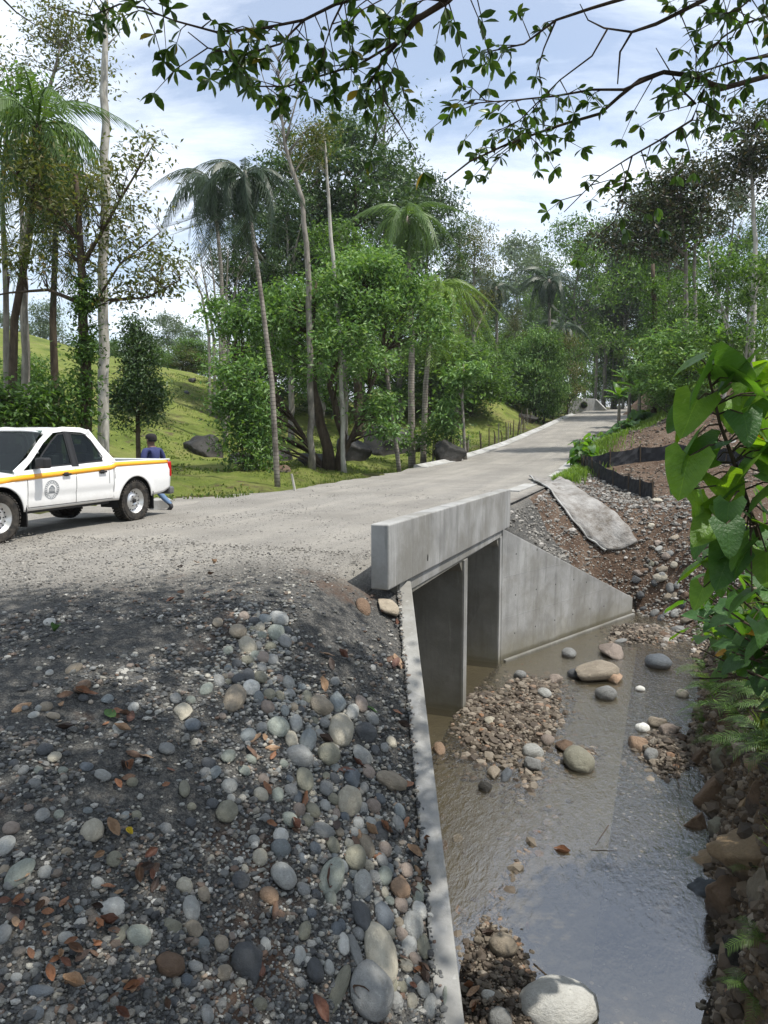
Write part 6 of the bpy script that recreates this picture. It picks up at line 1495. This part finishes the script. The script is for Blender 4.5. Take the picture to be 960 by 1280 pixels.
# ------------------------------------------------------------------ banana-like plants, low roadside leaves
def blade_mesh(name, mat, L, W, arch, n=8, fold=.25, heart=False):
    V = []
    for i in range(n + 1):
        t = i / n
        hw = W * (math.sin(math.pi * min(1, t * .9 + .08)) ** .6)
        if heart: hw = W * (max(0, (1 - t)) ** .62 * min(1, .62 + t * 4) * 1.08)
        x = L * (t - .12 * arch * t * t); z = -arch * L * .45 * t * t
        for s in (-1, -.5, 0, .5, 1): V.append((x - (.26 * L * abs(s) ** 1.5 * (1 - t) ** 4 if heart else 0), s * hw, z + fold * abs(s) * hw - .10 * hw * (s * s) + (.02 * L * math.sin(7 * t + 2 * s))))
    Fs = [(i * 5 + j, (i + 1) * 5 + j, (i + 1) * 5 + j + 1, i * 5 + j + 1) for i in range(n) for j in range(4)]
    me = bpy.data.meshes.new(name); me.from_pydata(V, [], Fs); me.materials.append(mat); me.polygons.foreach_set('use_smooth', [True] * len(Fs)); me.update(); return me
BAN = [blade_mesh('leaf', M['big_leaf'], 1.0, .17, a) for a in (.3, .8, 1.3)]
HRT = [blade_mesh('leaf', M['big_leaf'], 1.0, .50, a, heart=True, fold=f, n=10) for a, f in ((.5, .25), (.9, .12), (.25, .4))]
def banana(px, py, d, Hm, n, label, colr=(.06, .14, .03), L=2.0):
    p = atd(px, py, d); e = empty('banana_plant', (p.x, d, zl(p.x, d))); tag(e, label, 'banana plant', 'banana plants by the far wood')
    mb = MB(); mb.tube([(0, 0, -.1), (0, 0, Hm * .5), (.02, 0, Hm)], [.16, .13, .06], 8); mb.build('stem', M['bark_grey'], e, smooth=True)
    for k in range(n):
        o = link('leaf', BAN[k % 3], e, (0, 0, Hm * (.8 + .2 * k / n)), (0, -random.uniform(.5, 1.25), k * 2.4), (L * random.uniform(.8, 1.2),) * 3); q = random.uniform(.8, 1.3); o.color = (colr[0] * q, colr[1] * q, colr[2] * q, 1)
for (a) in [(775, 480, 66, 3.0, 9, 'banana plant at the road bend with broad upright leaves'), (788, 470, 60, 3.6, 9, 'tall banana plant left of the ivy-covered trunk'), (800, 480, 56, 2.6, 8, 'banana plant with pale leaves over the roadside shrubs'), (836, 470, 50, 2.4, 8, 'banana plant right of the ivy-covered trunk'), (905, 440, 44, 2.6, 9, 'banana-like plant at the right under the bronze trees'), (668, 475, 86, 2.8, 8, 'banana plant with drooping leaves left of the road bend')]:
    banana(*a)
def leafy(name, label, base, stems, leaf_mesh_list, size, colr, cat='plant', group=None, bark='bark_dark', sr=.02, pet=.25, hang=.5, seed=0, per=None, yellow=0, low=.22):
    """a plant: stems as polylines of world points; leaves at listed spots or spread along the stems, each a part"""
    rd = random.Random(seed); e = empty(name, tuple(base)); tag(e, label, cat, group); b = Vector(base); mb = MB()
    spots = []
    for st_ in stems:
        P = [Vector(q) - b for q in st_]; fine = []
        for a, c in zip(P[:-1], P[1:]): fine += [a.lerp(c, j / 4) for j in range(4)]
        fine.append(P[-1]); n = len(fine); mb.tube(fine, [sr * (1.15 - .75 * i / n) for i in range(n)], 7)
        for k in range(per or 8):
            f = low + (1 - low) * (k + rd.random() * .6) / (per or 8); i = min(int(f * (n - 1)), n - 1); spots.append((fine[i], k * 2.4 + rd.uniform(-.5, .5), f))
    for s, a, f in spots:
        L = size * rd.uniform(.65, 1.2) * (1.1 - .35 * f); pl_ = pet * rd.uniform(.6, 1.3); el = rd.uniform(.1, .8); d_ = Vector((math.cos(a) * math.cos(el), math.sin(a) * math.cos(el), math.sin(el)))
        tip = s + d_ * pl_; mb.tube([s, s + d_ * pl_ * .5 + Vector((0, 0, .01)), tip], [sr * .35, sr * .28, sr * .22], 4, cap=False)
        o = link('leaf', rd.choice(leaf_mesh_list), e, tip, (rd.uniform(-.45, .45), rd.uniform(-.1, hang * 1.6), a + rd.uniform(-.4, .4)), (L,) * 3)
        q = rd.uniform(.75, 1.3); o.color = (colr[0] * q, colr[1] * q, colr[2] * q, 1)
        if yellow and rd.random() < yellow: o.color = (.50, .25, .02, 1)
    mb.build('stem', M[bark], e, smooth=True); return e
# low broad-leaved plants on the right road verge
rs = random.Random(4)
for k, (px, py, d, s, lab) in enumerate([(735, 560, 34, .45, 'low broad-leaved plant at the near end of the green road verge'), (748, 552, 37, .5, 'second broad-leaved plant along the green road verge'), (722, 575, 31, .4, 'small broad-leaved plant closest to the silt fence corner'), (765, 535, 42, .55, 'broad-leaved plant half way along the green verge'), (785, 515, 48, .6, 'big broad-leaved clump before the roadside shrubs'), (805, 500, 50, .7, 'large-leaved clump near the top of the verge')]):
    p = atd(px, py, d); p.z = zl(p.x, d); stems = [[p, p + Vector((rs.uniform(-.7, .7), rs.uniform(-.5, .5), rs.uniform(.6, 1.3)))] for _ in range(4)]
    leafy('verge_plant', lab, p, stems, HRT, s * 1.2, (.065, .15, .035), per=9, sr=.02, seed=k, pet=.3)

# the big-leaved plant at the right, and its lower companions
b1 = Vector((3.35, 5.5, 0)); b1.z = zl(b1.x, b1.y) - .05
P1 = [b1, atd(958, 700, 5.35), atd(922, 590, 5.2), atd(900, 530, 5.15), atd(886, 470, 5.1)]
e1 = empty('broad_leaved_sapling', tuple(b1)); tag(e1, 'tall sapling with very large heart-shaped leaves leaning in from the right edge', 'sapling')
mb = MB(); fine = []
for a, c in zip(P1[:-1], P1[1:]): fine += [a.lerp(c, j / 5) - b1 for j in range(5)]
fine.append(P1[-1] - b1); mb.tube(fine, [.020 * (1.1 - .75 * i / len(fine)) for i in range(len(fine))], 8)
GREEN = (.055, .135, .035); LIMEG = (.12, .235, .032)  # lime paints in the glow of backlit leaves, green the sky-lit faces
def px_leaf(e, b, mb, px, py, L, ang, el, roll, c, stem_pts, d, mesh=None):
    tip = atd(px, py, d) - b; s = min(stem_pts, key=lambda q: (q - tip).length + (.4 if q.z > tip.z + .1 else 0)); m = s.lerp(tip, .5) + Vector((0, 0, .03))
    mb.tube([s, m, tip], [.008, .006, .005], 5, cap=False)
    o = link('leaf', mesh or random.choice(HRT), e, tip, (roll, el, ang), (L,) * 3); q = random.uniform(.85, 1.2); o.color = (c[0] * q, c[1] * q, c[2] * q, 1); return o
PI = math.pi
for (px, py, L, ang, el, roll, c, d) in [(893, 455, .42, -.2, .35, -.9, GREEN, 5.0), (890, 462, .46, PI + .25, .9, .6, GREEN, 5.0), (872, 500, .44, PI + .5, 1.0, -.5, LIMEG, 5.15), (905, 500, .36, -1.2, .9, .3, LIMEG, 5.2), (870, 545, .50, PI + .2, .75, .5, GREEN, 5.1), (862, 570, .46, PI + .6, 1.15, -.4, LIMEG, 5.0), (940, 470, .50, .1, .3, -.6, LIMEG, 5.3),
                                 (925, 520, .40, .3, .2, .2, LIMEG, 5.3), (935, 560, .45, -.3, .4, -.5, LIMEG, 5.2), (880, 600, .30, PI, .6, .2, LIMEG, 5.3), (950, 590, .45, -.1, .3, .5, GREEN, 5.1), (912, 628, .30, PI + .9, 1.0, .0, GREEN, 4.9), (895, 575, .40, PI - .2, .4, .7, GREEN, 5.2), (955, 640, .42, .0, .7, .3, GREEN, 5.1), (908, 655, .34, -1.55, 1.05, .0, GREEN, 4.8), (880, 668, .30, PI, .9, -.3, GREEN, 5.3),
                                 (958, 690, .42, -2.0, .8, .2, LIMEG, 5.2), (930, 690, .36, PI + .3, .7, .6, GREEN, 5.2), (900, 710, .34, PI, .8, -.2, LIMEG, 5.3), (940, 530, .34, -.8, .5, 0, LIMEG, 5.35), (955, 545, .36, -2.6, .9, .4, (.42, .22, .02), 5.4), (940, 740, .36, PI, .6, .2, GREEN, 5.1), (870, 520, .34, PI - .6, .9, .2, LIMEG, 5.3)]:
    px_leaf(e1, b1, mb, px, py, L * .70, ang, el, roll, c, fine[8:], d)
rs = random.Random(31)
for k in range(44):
    py = 445 + 290 * rs.random(); cx_ = 925 if py > 600 else 905; px = rs.uniform(835 if 480 < py < 620 else 862, 985)
    px_leaf(e1, b1, mb, px, py, rs.uniform(.18, .32), rs.choice((PI, 0, PI, -1.57)) + rs.uniform(-.7, .7), rs.uniform(.3, 1.1), rs.uniform(-.6, .6), GREEN if rs.random() < .55 else LIMEG, fine[6:], 5.0 + .5 * rs.random())
mb.build('stem', M['bark_dark'], e1, smooth=True)
for k, (px, d, pt, lab, c, n) in enumerate([(905, 6.6, (850, 745), 'lower spreading sapling whose leaves hang over the wing wall rubble', GREEN, 12), (930, 6.0, (870, 700), 'middle sapling behind the largest leaning one', (.06, .14, .03), 12), (955, 5.6, (905, 760), 'shaded sapling at the right edge below the big leaves', GREEN, 13), (948, 6.8, (900, 640), 'sapling further back with lighter leaves at the right edge', LIMEG, 10), (925, 7.4, (845, 790), 'drooping shoot nearest the stream with sparse pale leaves', (.08, .17, .03), 10), (940, 6.3, (872, 770), 'dense low sapling filling the space under the lower spreading one', (.045, .115, .03), 16), (958, 5.9, (915, 815), 'lowest sapling, its dark leaves touching the bank ferns', (.04, .10, .028), 16), (950, 7.0, (880, 660), 'slender sapling behind the middle one with mid green leaves', (.07, .16, .035), 14)]):
    x = (px - 480) / F * d + 1.15; y = d; b = Vector((x, y, zl(x, y))); t = atd(*pt, d - .1)
    st_ = [[b, b.lerp(t, .5) + Vector((.1, 0, .25)), t], [b, b.lerp(t, .45) + Vector((.25, .2, .3)), t + Vector((.35, .25, -.05))], [b, b + Vector((.05, -.1, .5)), t + Vector((.15, -.1, -.45))]]
    leafy('broad_leaved_sapling', lab, b, st_, HRT, .235, c, cat='sapling', group='saplings on the right bank', per=n + 7, sr=.014, pet=.17, seed=60 + k, hang=.65, yellow=.012, low=.5)

# ferns, grass and ground cover on the right bank
def fern(px, py, d, n, L, label, seed, c=(.05, .12, .03)):
    rd = random.Random(seed); p = hit(px, py) if d is None else atd(px, py, d); p.z = zl(p.x, p.y) if d is None else p.z
    e = empty('fern', tuple(p)); tag(e, label, 'fern', 'ferns on the right bank')
    for k in range(n):
        o = link('frond', FERN[k % 2], e, (0, 0, 0), (rd.uniform(-.3, .3), -rd.uniform(.1, .9), k * 2.4 + rd.uniform(-.3, .3)), (L * rd.uniform(.7, 1.2) / 3,) * 3)
FERN = [frond_mesh('frond', M['frond'], 3.0, .7, 22, .9, .3, 5), frond_mesh('frond', M['leaf_mid'], 3.0, 1.0, 22, .9, .4, 6)]
for k, (px, py, n, L, lab) in enumerate([(895, 870, 9, .7, 'fern clump at the top of the rocky bank'), (925, 900, 9, .8, 'wide fern right of the first bank fern'), (880, 905, 8, .5, 'small fern overhanging the right-hand bar'), (950, 870, 9, .8, 'fern at the frame edge high on the bank'), (915, 935, 8, .5, 'fern just above the brown bank rocks'), (885, 840, 8, .6, 'shaded fern under the saplings'), (940, 1090, 7, .34, 'bright small fern in front of the ochre boulder'), (940, 1250, 8, .35, 'fern with narrow leaves at the bottom right corner'), (945, 930, 8, .5, 'fern above the ochre rock at the frame edge'), (955, 1180, 7, .3, 'little fern at the edge above the muddy foot')]):
    fern(px, py, None, n, L, lab, k)
rs = random.Random(17)
for k in range(16):
    yy = 6.2 + 7.5 * k / 15 + rs.uniform(-.2, .2); xx = float(x_edge(yy)) + rs.uniform(.5, 1.0); e = empty('fern', (xx, yy, zl(xx, yy)))
    nb = beside(480 + F * xx / yy, 640 - 99 + F * (EYE - e.location.z) / yy, [(q[0], q[1], re.split(r' (?:of|in|with|bulging|at|below|near|set|above|beneath|behind|between|beside) ', q[5])[0]) for q in BK])
    tag(e, f"{'bushy' if k % 2 else 'thin'} arching fern {nb}", 'fern', 'ferns on the right bank')
    for j in range(8): link('frond', FERN[j % 2], e, (0, 0, 0), (rs.uniform(-.3, .3), -rs.uniform(-.1, .9), j * 2.4 + rs.uniform(-.3, .3)), (rs.uniform(.16, .26),) * 3)
def blades(name, X, Y, H, mat, label, cat, zoff=0, w=.012):
    n = len(X); r = np.random.default_rng(n + 1); Z = zland(X, Y) + zoff; a = r.uniform(0, 6.28, n); l = H * r.uniform(.5, 1.3, n); b = r.uniform(0, 6.28, n); lean = l * r.uniform(.1, .7, n)
    B = np.stack([X, Y, Z], -1); S = np.stack([np.cos(a), np.sin(a), 0 * a], -1) * w * (1 + H)
    m = B + np.stack([np.cos(b) * lean * .35, np.sin(b) * lean * .35, l * .6], -1); t = B + np.stack([np.cos(b) * lean, np.sin(b) * lean, l * .92], -1)
    V = np.stack([B - S, B + S, m + S * .7, m - S * .7, t], 1).reshape(-1, 3); i0 = np.arange(n)[:, None] * 5
    o = link(name, np_mesh(name, V, [i0 + np.array([[0, 1, 2, 3]]), i0 + np.array([[3, 2, 4]])], mat)); tag(o, label, cat, kind='stuff'); return o
r = np.random.default_rng(8)
Y = r.uniform(4.5, 15.5, 16000); X = x_edge(Y) + .45 + np.abs(r.normal(0, .9, 16000)); k = (vnoise(X * 1.4, Y * 1.4, 3) > -.12) & (Y > 5.2)
blades('bank_grass', X[k], Y[k], .34, M['grass_blade'], 'long dark grass on the shaded right bank', 'grass')
U_ = r.uniform(8, 62, 26000); N2 = -7.7 - np.abs(r.normal(0, 1.3, 26000)) * (1 + .05 * U_); X, Y = xy(U_, N2); k = vnoise(X * .5, Y * .5, 9) > -.25 + .35 * (U_ < 18)
blades('verge_grass', X[k], Y[k], .10, M['grass_blade'], 'tufted green grass on the verge left of the road', 'grass', w=.012)
U_ = r.uniform(0, 60, 60000); N2 = -8.5 - r.uniform(0, 34, 60000); X, Y = xy(U_, N2); k = (vnoise(X * .35, Y * .35, 14) + .5 * vnoise(X, Y, 15) > .0) & (Y > 16)
blades('pasture_tufts', X[k][:26000], Y[k][:26000], .10, M['grass_blade'], 'short grass tufts over the grazed hill pasture', 'grass', w=.035)
U_ = r.uniform(17.5, 60, 30000); N2 = -.45 + np.abs(r.normal(0, 1.0, 30000)) * (.30 + .055 * np.maximum(U_ - 17, 0)); X, Y = xy(U_, N2)
blades('road_verge_herbs', X, Y, .26, M['frond_lime'], 'bright green grass and herbs along the right road edge', 'grass', w=.018)

# sticks
for (pts_, lab, d) in [([(667, 1218), (690, 1245), (722, 1275)], 'thin dark stick leaning on the big pale boulder', 0), ([(738, 1082), (770, 1084)], 'short straight twig lying on the calm water', 0), ([(848, 950), (845, 985), (852, 1010)], 'forked dark root hanging over the water from the bank', 0), ([(760, 1050), (744, 1075)], 'small twig standing in the shallows', 0)]:
    W = [hit(*p) for p in pts_]
    for q in W: q.z = max(q.z, WATER) + .10
    e = empty('stick', tuple(W[0])); mb = MB(); mb.tube([q - W[0] for q in W], [.009, .008, .004][:len(W)] if len(W) > 2 else [.007, .004], 5); mb.build('twig', M['bark_dark'], e); tag(e, lab, 'stick', 'sticks in the stream')
e = empty('white_stake', tuple(hit(370, 616))); tag(e, 'short white stake leaning on the verge below the palm trunk', 'stake'); mb = MB(); mb.tube([(0, 0, -.1), (-.12, 0, .55)], [.04, .035], 6); mb.build('stake', M['bark_pale'], e)

# ------------------------------------------------------------------ the tree the photographer stands under
ot = empty('overhanging_tree', (4.6, -3.2, zl(4.6, -3.2))); tag(ot, 'tree beside the photographer whose leafy twigs hang across the top of the picture', 'tree'); ob = ot.location.copy()
mb = MB()
trunk_pts = [Vector((4.6, -3.2, ob.z - .2)), Vector((4.5, -2.9, 2.0)), Vector((4.3, -2.2, 5.0)), Vector((3.6, -1.0, 8.0)), Vector((2.6, .5, 10.5))]
mb.tube([p - ob for p in trunk_pts], [.38, .32, .26, .18, .08], 12); mb.build('trunk', M['bark_grey'], ot, smooth=True)
LIMB = [  # px polylines with depth
 ([(1010, 100), (960, 95), (902, 111), (870, 95), (830, 90), (800, 100), (775, 120), (750, 142), (705, 155), (670, 167), (630, 182), (587, 202), (555, 227)], 5.6, .034),
 ([(1000, 68), (960, 70), (920, 76), (870, 92)], 5.7, .024), ([(920, -25), (880, 0), (820, 30), (790, 40), (775, 65), (772, 105)], 5.8, .030),
 ([(830, 90), (780, 112), (740, 112), (695, 120), (645, 125), (580, 130)], 5.5, .018), ([(860, -30), (790, -5), (740, 10), (695, 25), (655, 55), (605, 66)], 5.7, .026),
 ([(880, 112), (865, 150), (825, 175), (790, 195), (750, 220), (705, 265)], 5.5, .013), ([(790, 195), (775, 250), (765, 290)], 5.5, .008), ([(695, 25), (680, 60), (670, 95)], 5.7, .011), ([(790, 40), (755, 35), (735, 25), (725, 5)], 5.8, .012),
 ([(760, 35), (740, 70), (700, 100), (650, 150), (620, 165)], 5.6, .010), ([(870, 130), (850, 110), (820, 60)], 5.6, .010), ([(960, 20), (930, 30), (905, 45), (890, 60)], 5.4, .012), ([(960, -20), (925, 10), (900, 20)], 5.4, .012),
 ([(600, -40), (560, 0), (520, 25), (500, 50), (480, 72), (470, 92), (455, 115)], 4.9, .040), ([(500, 50), (450, 80), (400, 95), (360, 108), (318, 108), (290, 98)], 4.9, .012), ([(560, 0), (480, -10), (420, 5), (380, 25), (330, 35), (270, 40), (215, 25), (180, 10)], 4.8, .020),
 ([(430, 0), (415, 30), (405, 60), (400, 85)], 4.8, .010), ([(470, 92), (480, 125), (500, 155)], 4.9, .012), ([(380, 25), (350, 55), (300, 70), (260, 60), (235, 40)], 4.8, .010), ([(180, 10), (150, 5), (115, 20), (60, 8)], 4.8, .008), ([(200, -20), (120, -10), (110, 15)], 4.8, .006), ([(0, -5), (20, 15), (45, 32)], 6.5, .012)]
FW = 4
limb_m = {}
tips = []
for pl, d, r0 in LIMB:
    P = [atd(x, y, d + .25 * math.sin(x * .02)) - ob for x, y in pl]; n = len(P); mb = MB(); r0 *= .55; mb.tube(P, [r0 * (1 - .82 * i / (n - 1)) + .002 for i in range(n)], 7); mb.build('branch', M['bark_dark'], ot, smooth=True)
    for i in range(n - 1):
        k = max(1, int((P[i + 1] - P[i]).length / .07))
        for j in range(k): tips.append((P[i].lerp(P[i + 1], j / k), (P[i + 1] - P[i]).normalized(), pl[i][0] * (1 - j / k) + pl[i + 1][0] * j / k, pl[i][1] * (1 - j / k) + pl[i + 1][1] * j / k, i / n))
    # carry each limb back to the trunk
for p0, p1, r0 in [(trunk_pts[2], atd(1010, 100, 5.6), .08), (trunk_pts[3], atd(920, -25, 5.8), .08), (trunk_pts[3], atd(600, -40, 4.9), .09), (trunk_pts[2], atd(1000, 68, 5.7), .05), (trunk_pts[3], atd(860, -30, 5.7), .06), (trunk_pts[4], atd(200, -20, 4.8), .03), (trunk_pts[2], atd(960, 20, 5.4), .03), (trunk_pts[4], atd(0, -5, 6.5), .03)]:
    m_ = p0.lerp(p1, .5) + Vector((.3, -.2, .5)); mb = MB(); mb.tube([p0 - ob, m_ - ob, p1 - ob], [r0 * 1.6, r0, r0 * .5], 8); mb.build('limb', M['bark_grey'], ot, smooth=True)
rd = random.Random(77)
LEAFDENS = [(240, 25, 40, .9), (300, 60, 45, 1.0), (345, 45, 50, 1.0), (420, 30, 60, 1.1), (455, 100, 40, 1.6), (480, 30, 60, 1.5), (480, 130, 30, 1.4), (380, 100, 45, .8), (600, 20, 60, .9), (610, 130, 60, 1.0), (640, 60, 50, .5), (620, 165, 40, .8), (560, 110, 40, .6), (690, 140, 60, .5), (850, 140, 45, .9), (870, 60, 50, .9), (920, 20, 60, 1.2), (720, 170, 40, .4), (770, 270, 40, .8), (730, 240, 40, .5), (120, 15, 30, .7), (185, 15, 30, .9), (530, 10, 40, 1.0), (790, 190, 45, .5), (870, 155, 35, 1.0)]
twigs = MB(); spots = []
for p, t, px, py, f in tips:
    dens = sum(w * math.exp(-((px - cx_) ** 2 + (py - cy_) ** 2) / (r_ * r_)) for cx_, cy_, r_, w in LEAFDENS)
    if rd.random() < min(.95, dens * .95):
        L = rd.uniform(.10, .42); a = Vector((rd.uniform(-1, 1), rd.uniform(-.8, .8), rd.uniform(-1.0, .45))).normalized(); a = (a + t * .5).normalized(); q1 = p + a * L * .6; q2 = p + a * L + Vector((0, 0, -.05))
        twigs.tube([p, q1, q2], [.005, .0035, .002], 3, cap=False)
        for c_, nn_ in ((q1, rd.randint(2, 4)), (q2, rd.randint(6, 9))):
            for k in range(nn_): spots.append((c_, a))
tag(twigs.build('twigs', M['bark_dark'], ot), kind='stuff')
def ovleaf():
    V = []; n = 4
    for i in range(n + 1):
        t = i / n; hw = .21 * math.sin(math.pi * (t ** 1.25) * .97 + .03)
        for s in (-1, 0, 1): V.append((t, s * hw, .12 * abs(s) * hw * 3 - .12 * t * t))
    return V, [(i * 3 + j, (i + 1) * 3 + j, (i + 1) * 3 + j + 1, i * 3 + j + 1) for i in range(n) for j in range(2)]
OV, OF = ovleaf()
dm = bpy.data.meshes.new('leaf'); dm.from_pydata(OV, [], OF); lm = Mat('twig_leaf', .35, .5); oc = lm.n('ShaderNodeObjectInfo').outputs['Color']; lm.col(oc); tr = lm.n('ShaderNodeBsdfTranslucent'); lm.l(lm.mix(1.0, oc, (2.0, 2.0, .6), 'MULTIPLY'), tr.inputs[0]); mx = lm.n('ShaderNodeMixShader', {0: .34}); lm.l(lm.b.outputs[0], mx.inputs[1]); lm.l(tr.outputs[0], mx.inputs[2]); lm.l(mx.outputs[0], lm.out.inputs[0]); dm.materials.append(lm.m); dm.polygons.foreach_set('use_smooth', [True] * len(OF)); dm.update()
rd.shuffle(spots); VV_, FF_ = [], []
for k, (c_, a) in enumerate(spots):
    dirv = (a * .6 + Vector((rd.gauss(0, .8), rd.gauss(0, .8), rd.gauss(-.45, .6)))).normalized(); L = rd.uniform(.060, .115) * (1.05 if c_.x + ob.x < .3 else .95)
    Mx = Matrix.Translation(c_) @ dirv.to_track_quat('X', 'Z').to_matrix().to_4x4() @ Matrix.Rotation(rd.uniform(-1.2, 1.2), 4, 'X') @ Matrix.Scale(L, 4)
    if k < 296:
        o = link('leaf', dm, ot); o.matrix_local = Mx; q = rd.uniform(.6, 1.5); rr_ = c_.x + ob.x > .3; o.color = (.10 * q, .19 * q, .032 * q, 1) if rr_ else (.045 * q, .09 * q, .022 * q, 1)  # light painted in: right-hand leaves coloured as sunlit, left-hand as dark silhouettes
        if rd.random() < .015: o.color = (.45, .28, .02, 1)
    else:
        b0 = len(VV_); VV_ += [tuple(Mx @ Vector(v)) for v in OV]; FF_ += [tuple(i + b0 for i in f) for f in OF]
if VV_:
    me = bpy.data.meshes.new('leaves'); me.from_pydata(VV_, [], FF_); me.materials.append(M['leaf_over']); me.polygons.foreach_set('use_smooth', [True] * len(FF_)); me.update(); o = link('leaves', me, ot); o['kind'] = 'stuff'
# high crown overhead, out of the frame, which throws the shade on the near slope
r = np.random.default_rng(12); nC = 560
cx_ = r.uniform(-5.5, 6.5, nC); cy_ = r.uniform(-5, 6.3, nC); cz_ = np.maximum(6.3 + r.uniform(0, 3.2, nC), 3.1 + .60 * np.maximum(cy_, 0) + 1.0)
k = (vnoise(cx_ * .6, cy_ * .6, 33) > -.42) & ~((cx_ > 4.0) & (cy_ > 1.0)); Cc = np.stack([cx_, cy_, cz_], -1)[k]
Pn = np.repeat(Cc, 60, 0) + r.normal(0, .5, (len(Cc) * 60, 3)) * np.array([1, 1, .5])
lim = EYE + Pn[:, 1] * .585 + .35; ok = (Pn[:, 1] < .3) | (Pn[:, 2] > lim); Pn = Pn[ok]
V, Fc = leaf_cloud(Pn - np.array(ob[:]), .20, r, .55); o = link('crown', np_mesh('crown', V, [Fc], M['leaf_over']), ot); o['kind'] = 'stuff'
mb = MB()
for c in Cc[::5]:
    t = Vector(c) - ob; s = min(trunk_pts[2:], key=lambda q: (q - ob - t).length) - ob; mb.tube([s, s.lerp(t, .5) + Vector((0, 0, .3)), t], [.05, .03, .01], 5, cap=False)
tag(mb.build('limbs', M['bark_grey'], ot, smooth=True), kind='stuff')

# ------------------------------------------------------------------ damp air
hz = MB(); hz.box(-300, 360, -160, 560, -5.0, 60)
hm = bpy.data.materials.new('haze_air'); hm.use_nodes = True; hn = hm.node_tree; hn.nodes.clear(); ho = hn.nodes.new('ShaderNodeOutputMaterial'); hv = hn.nodes.new('ShaderNodeVolumePrincipled')
hv.inputs['Color'].default_value = (.90, .95, 1.0, 1); hv.inputs['Density'].default_value = .0002; hn.links.new(hv.outputs[0], ho.inputs['Volume'])
o = hz.build('haze', hm); tag(o, kind='stuff')
sc.cycles.volume_bounces = 0

# labels shared by a few look-alikes: say which is nearer
bylab = {}
for o in bpy.data.objects:
    if o.parent is None and o.get('category') and o.get('label'): bylab.setdefault(o['label'], []).append(o)
for lab, os_ in bylab.items():
    if 1 < len(os_) <= 3:
        os_.sort(key=lambda q: (q.location - cam.location).length)
        for q, w in zip(os_, ('nearer', 'farther') if len(os_) == 2 else ('nearest', 'second nearest', 'farthest')):
            if len((w + ' ' + lab).split()) <= 16: q['label'] = w + ' ' + lab
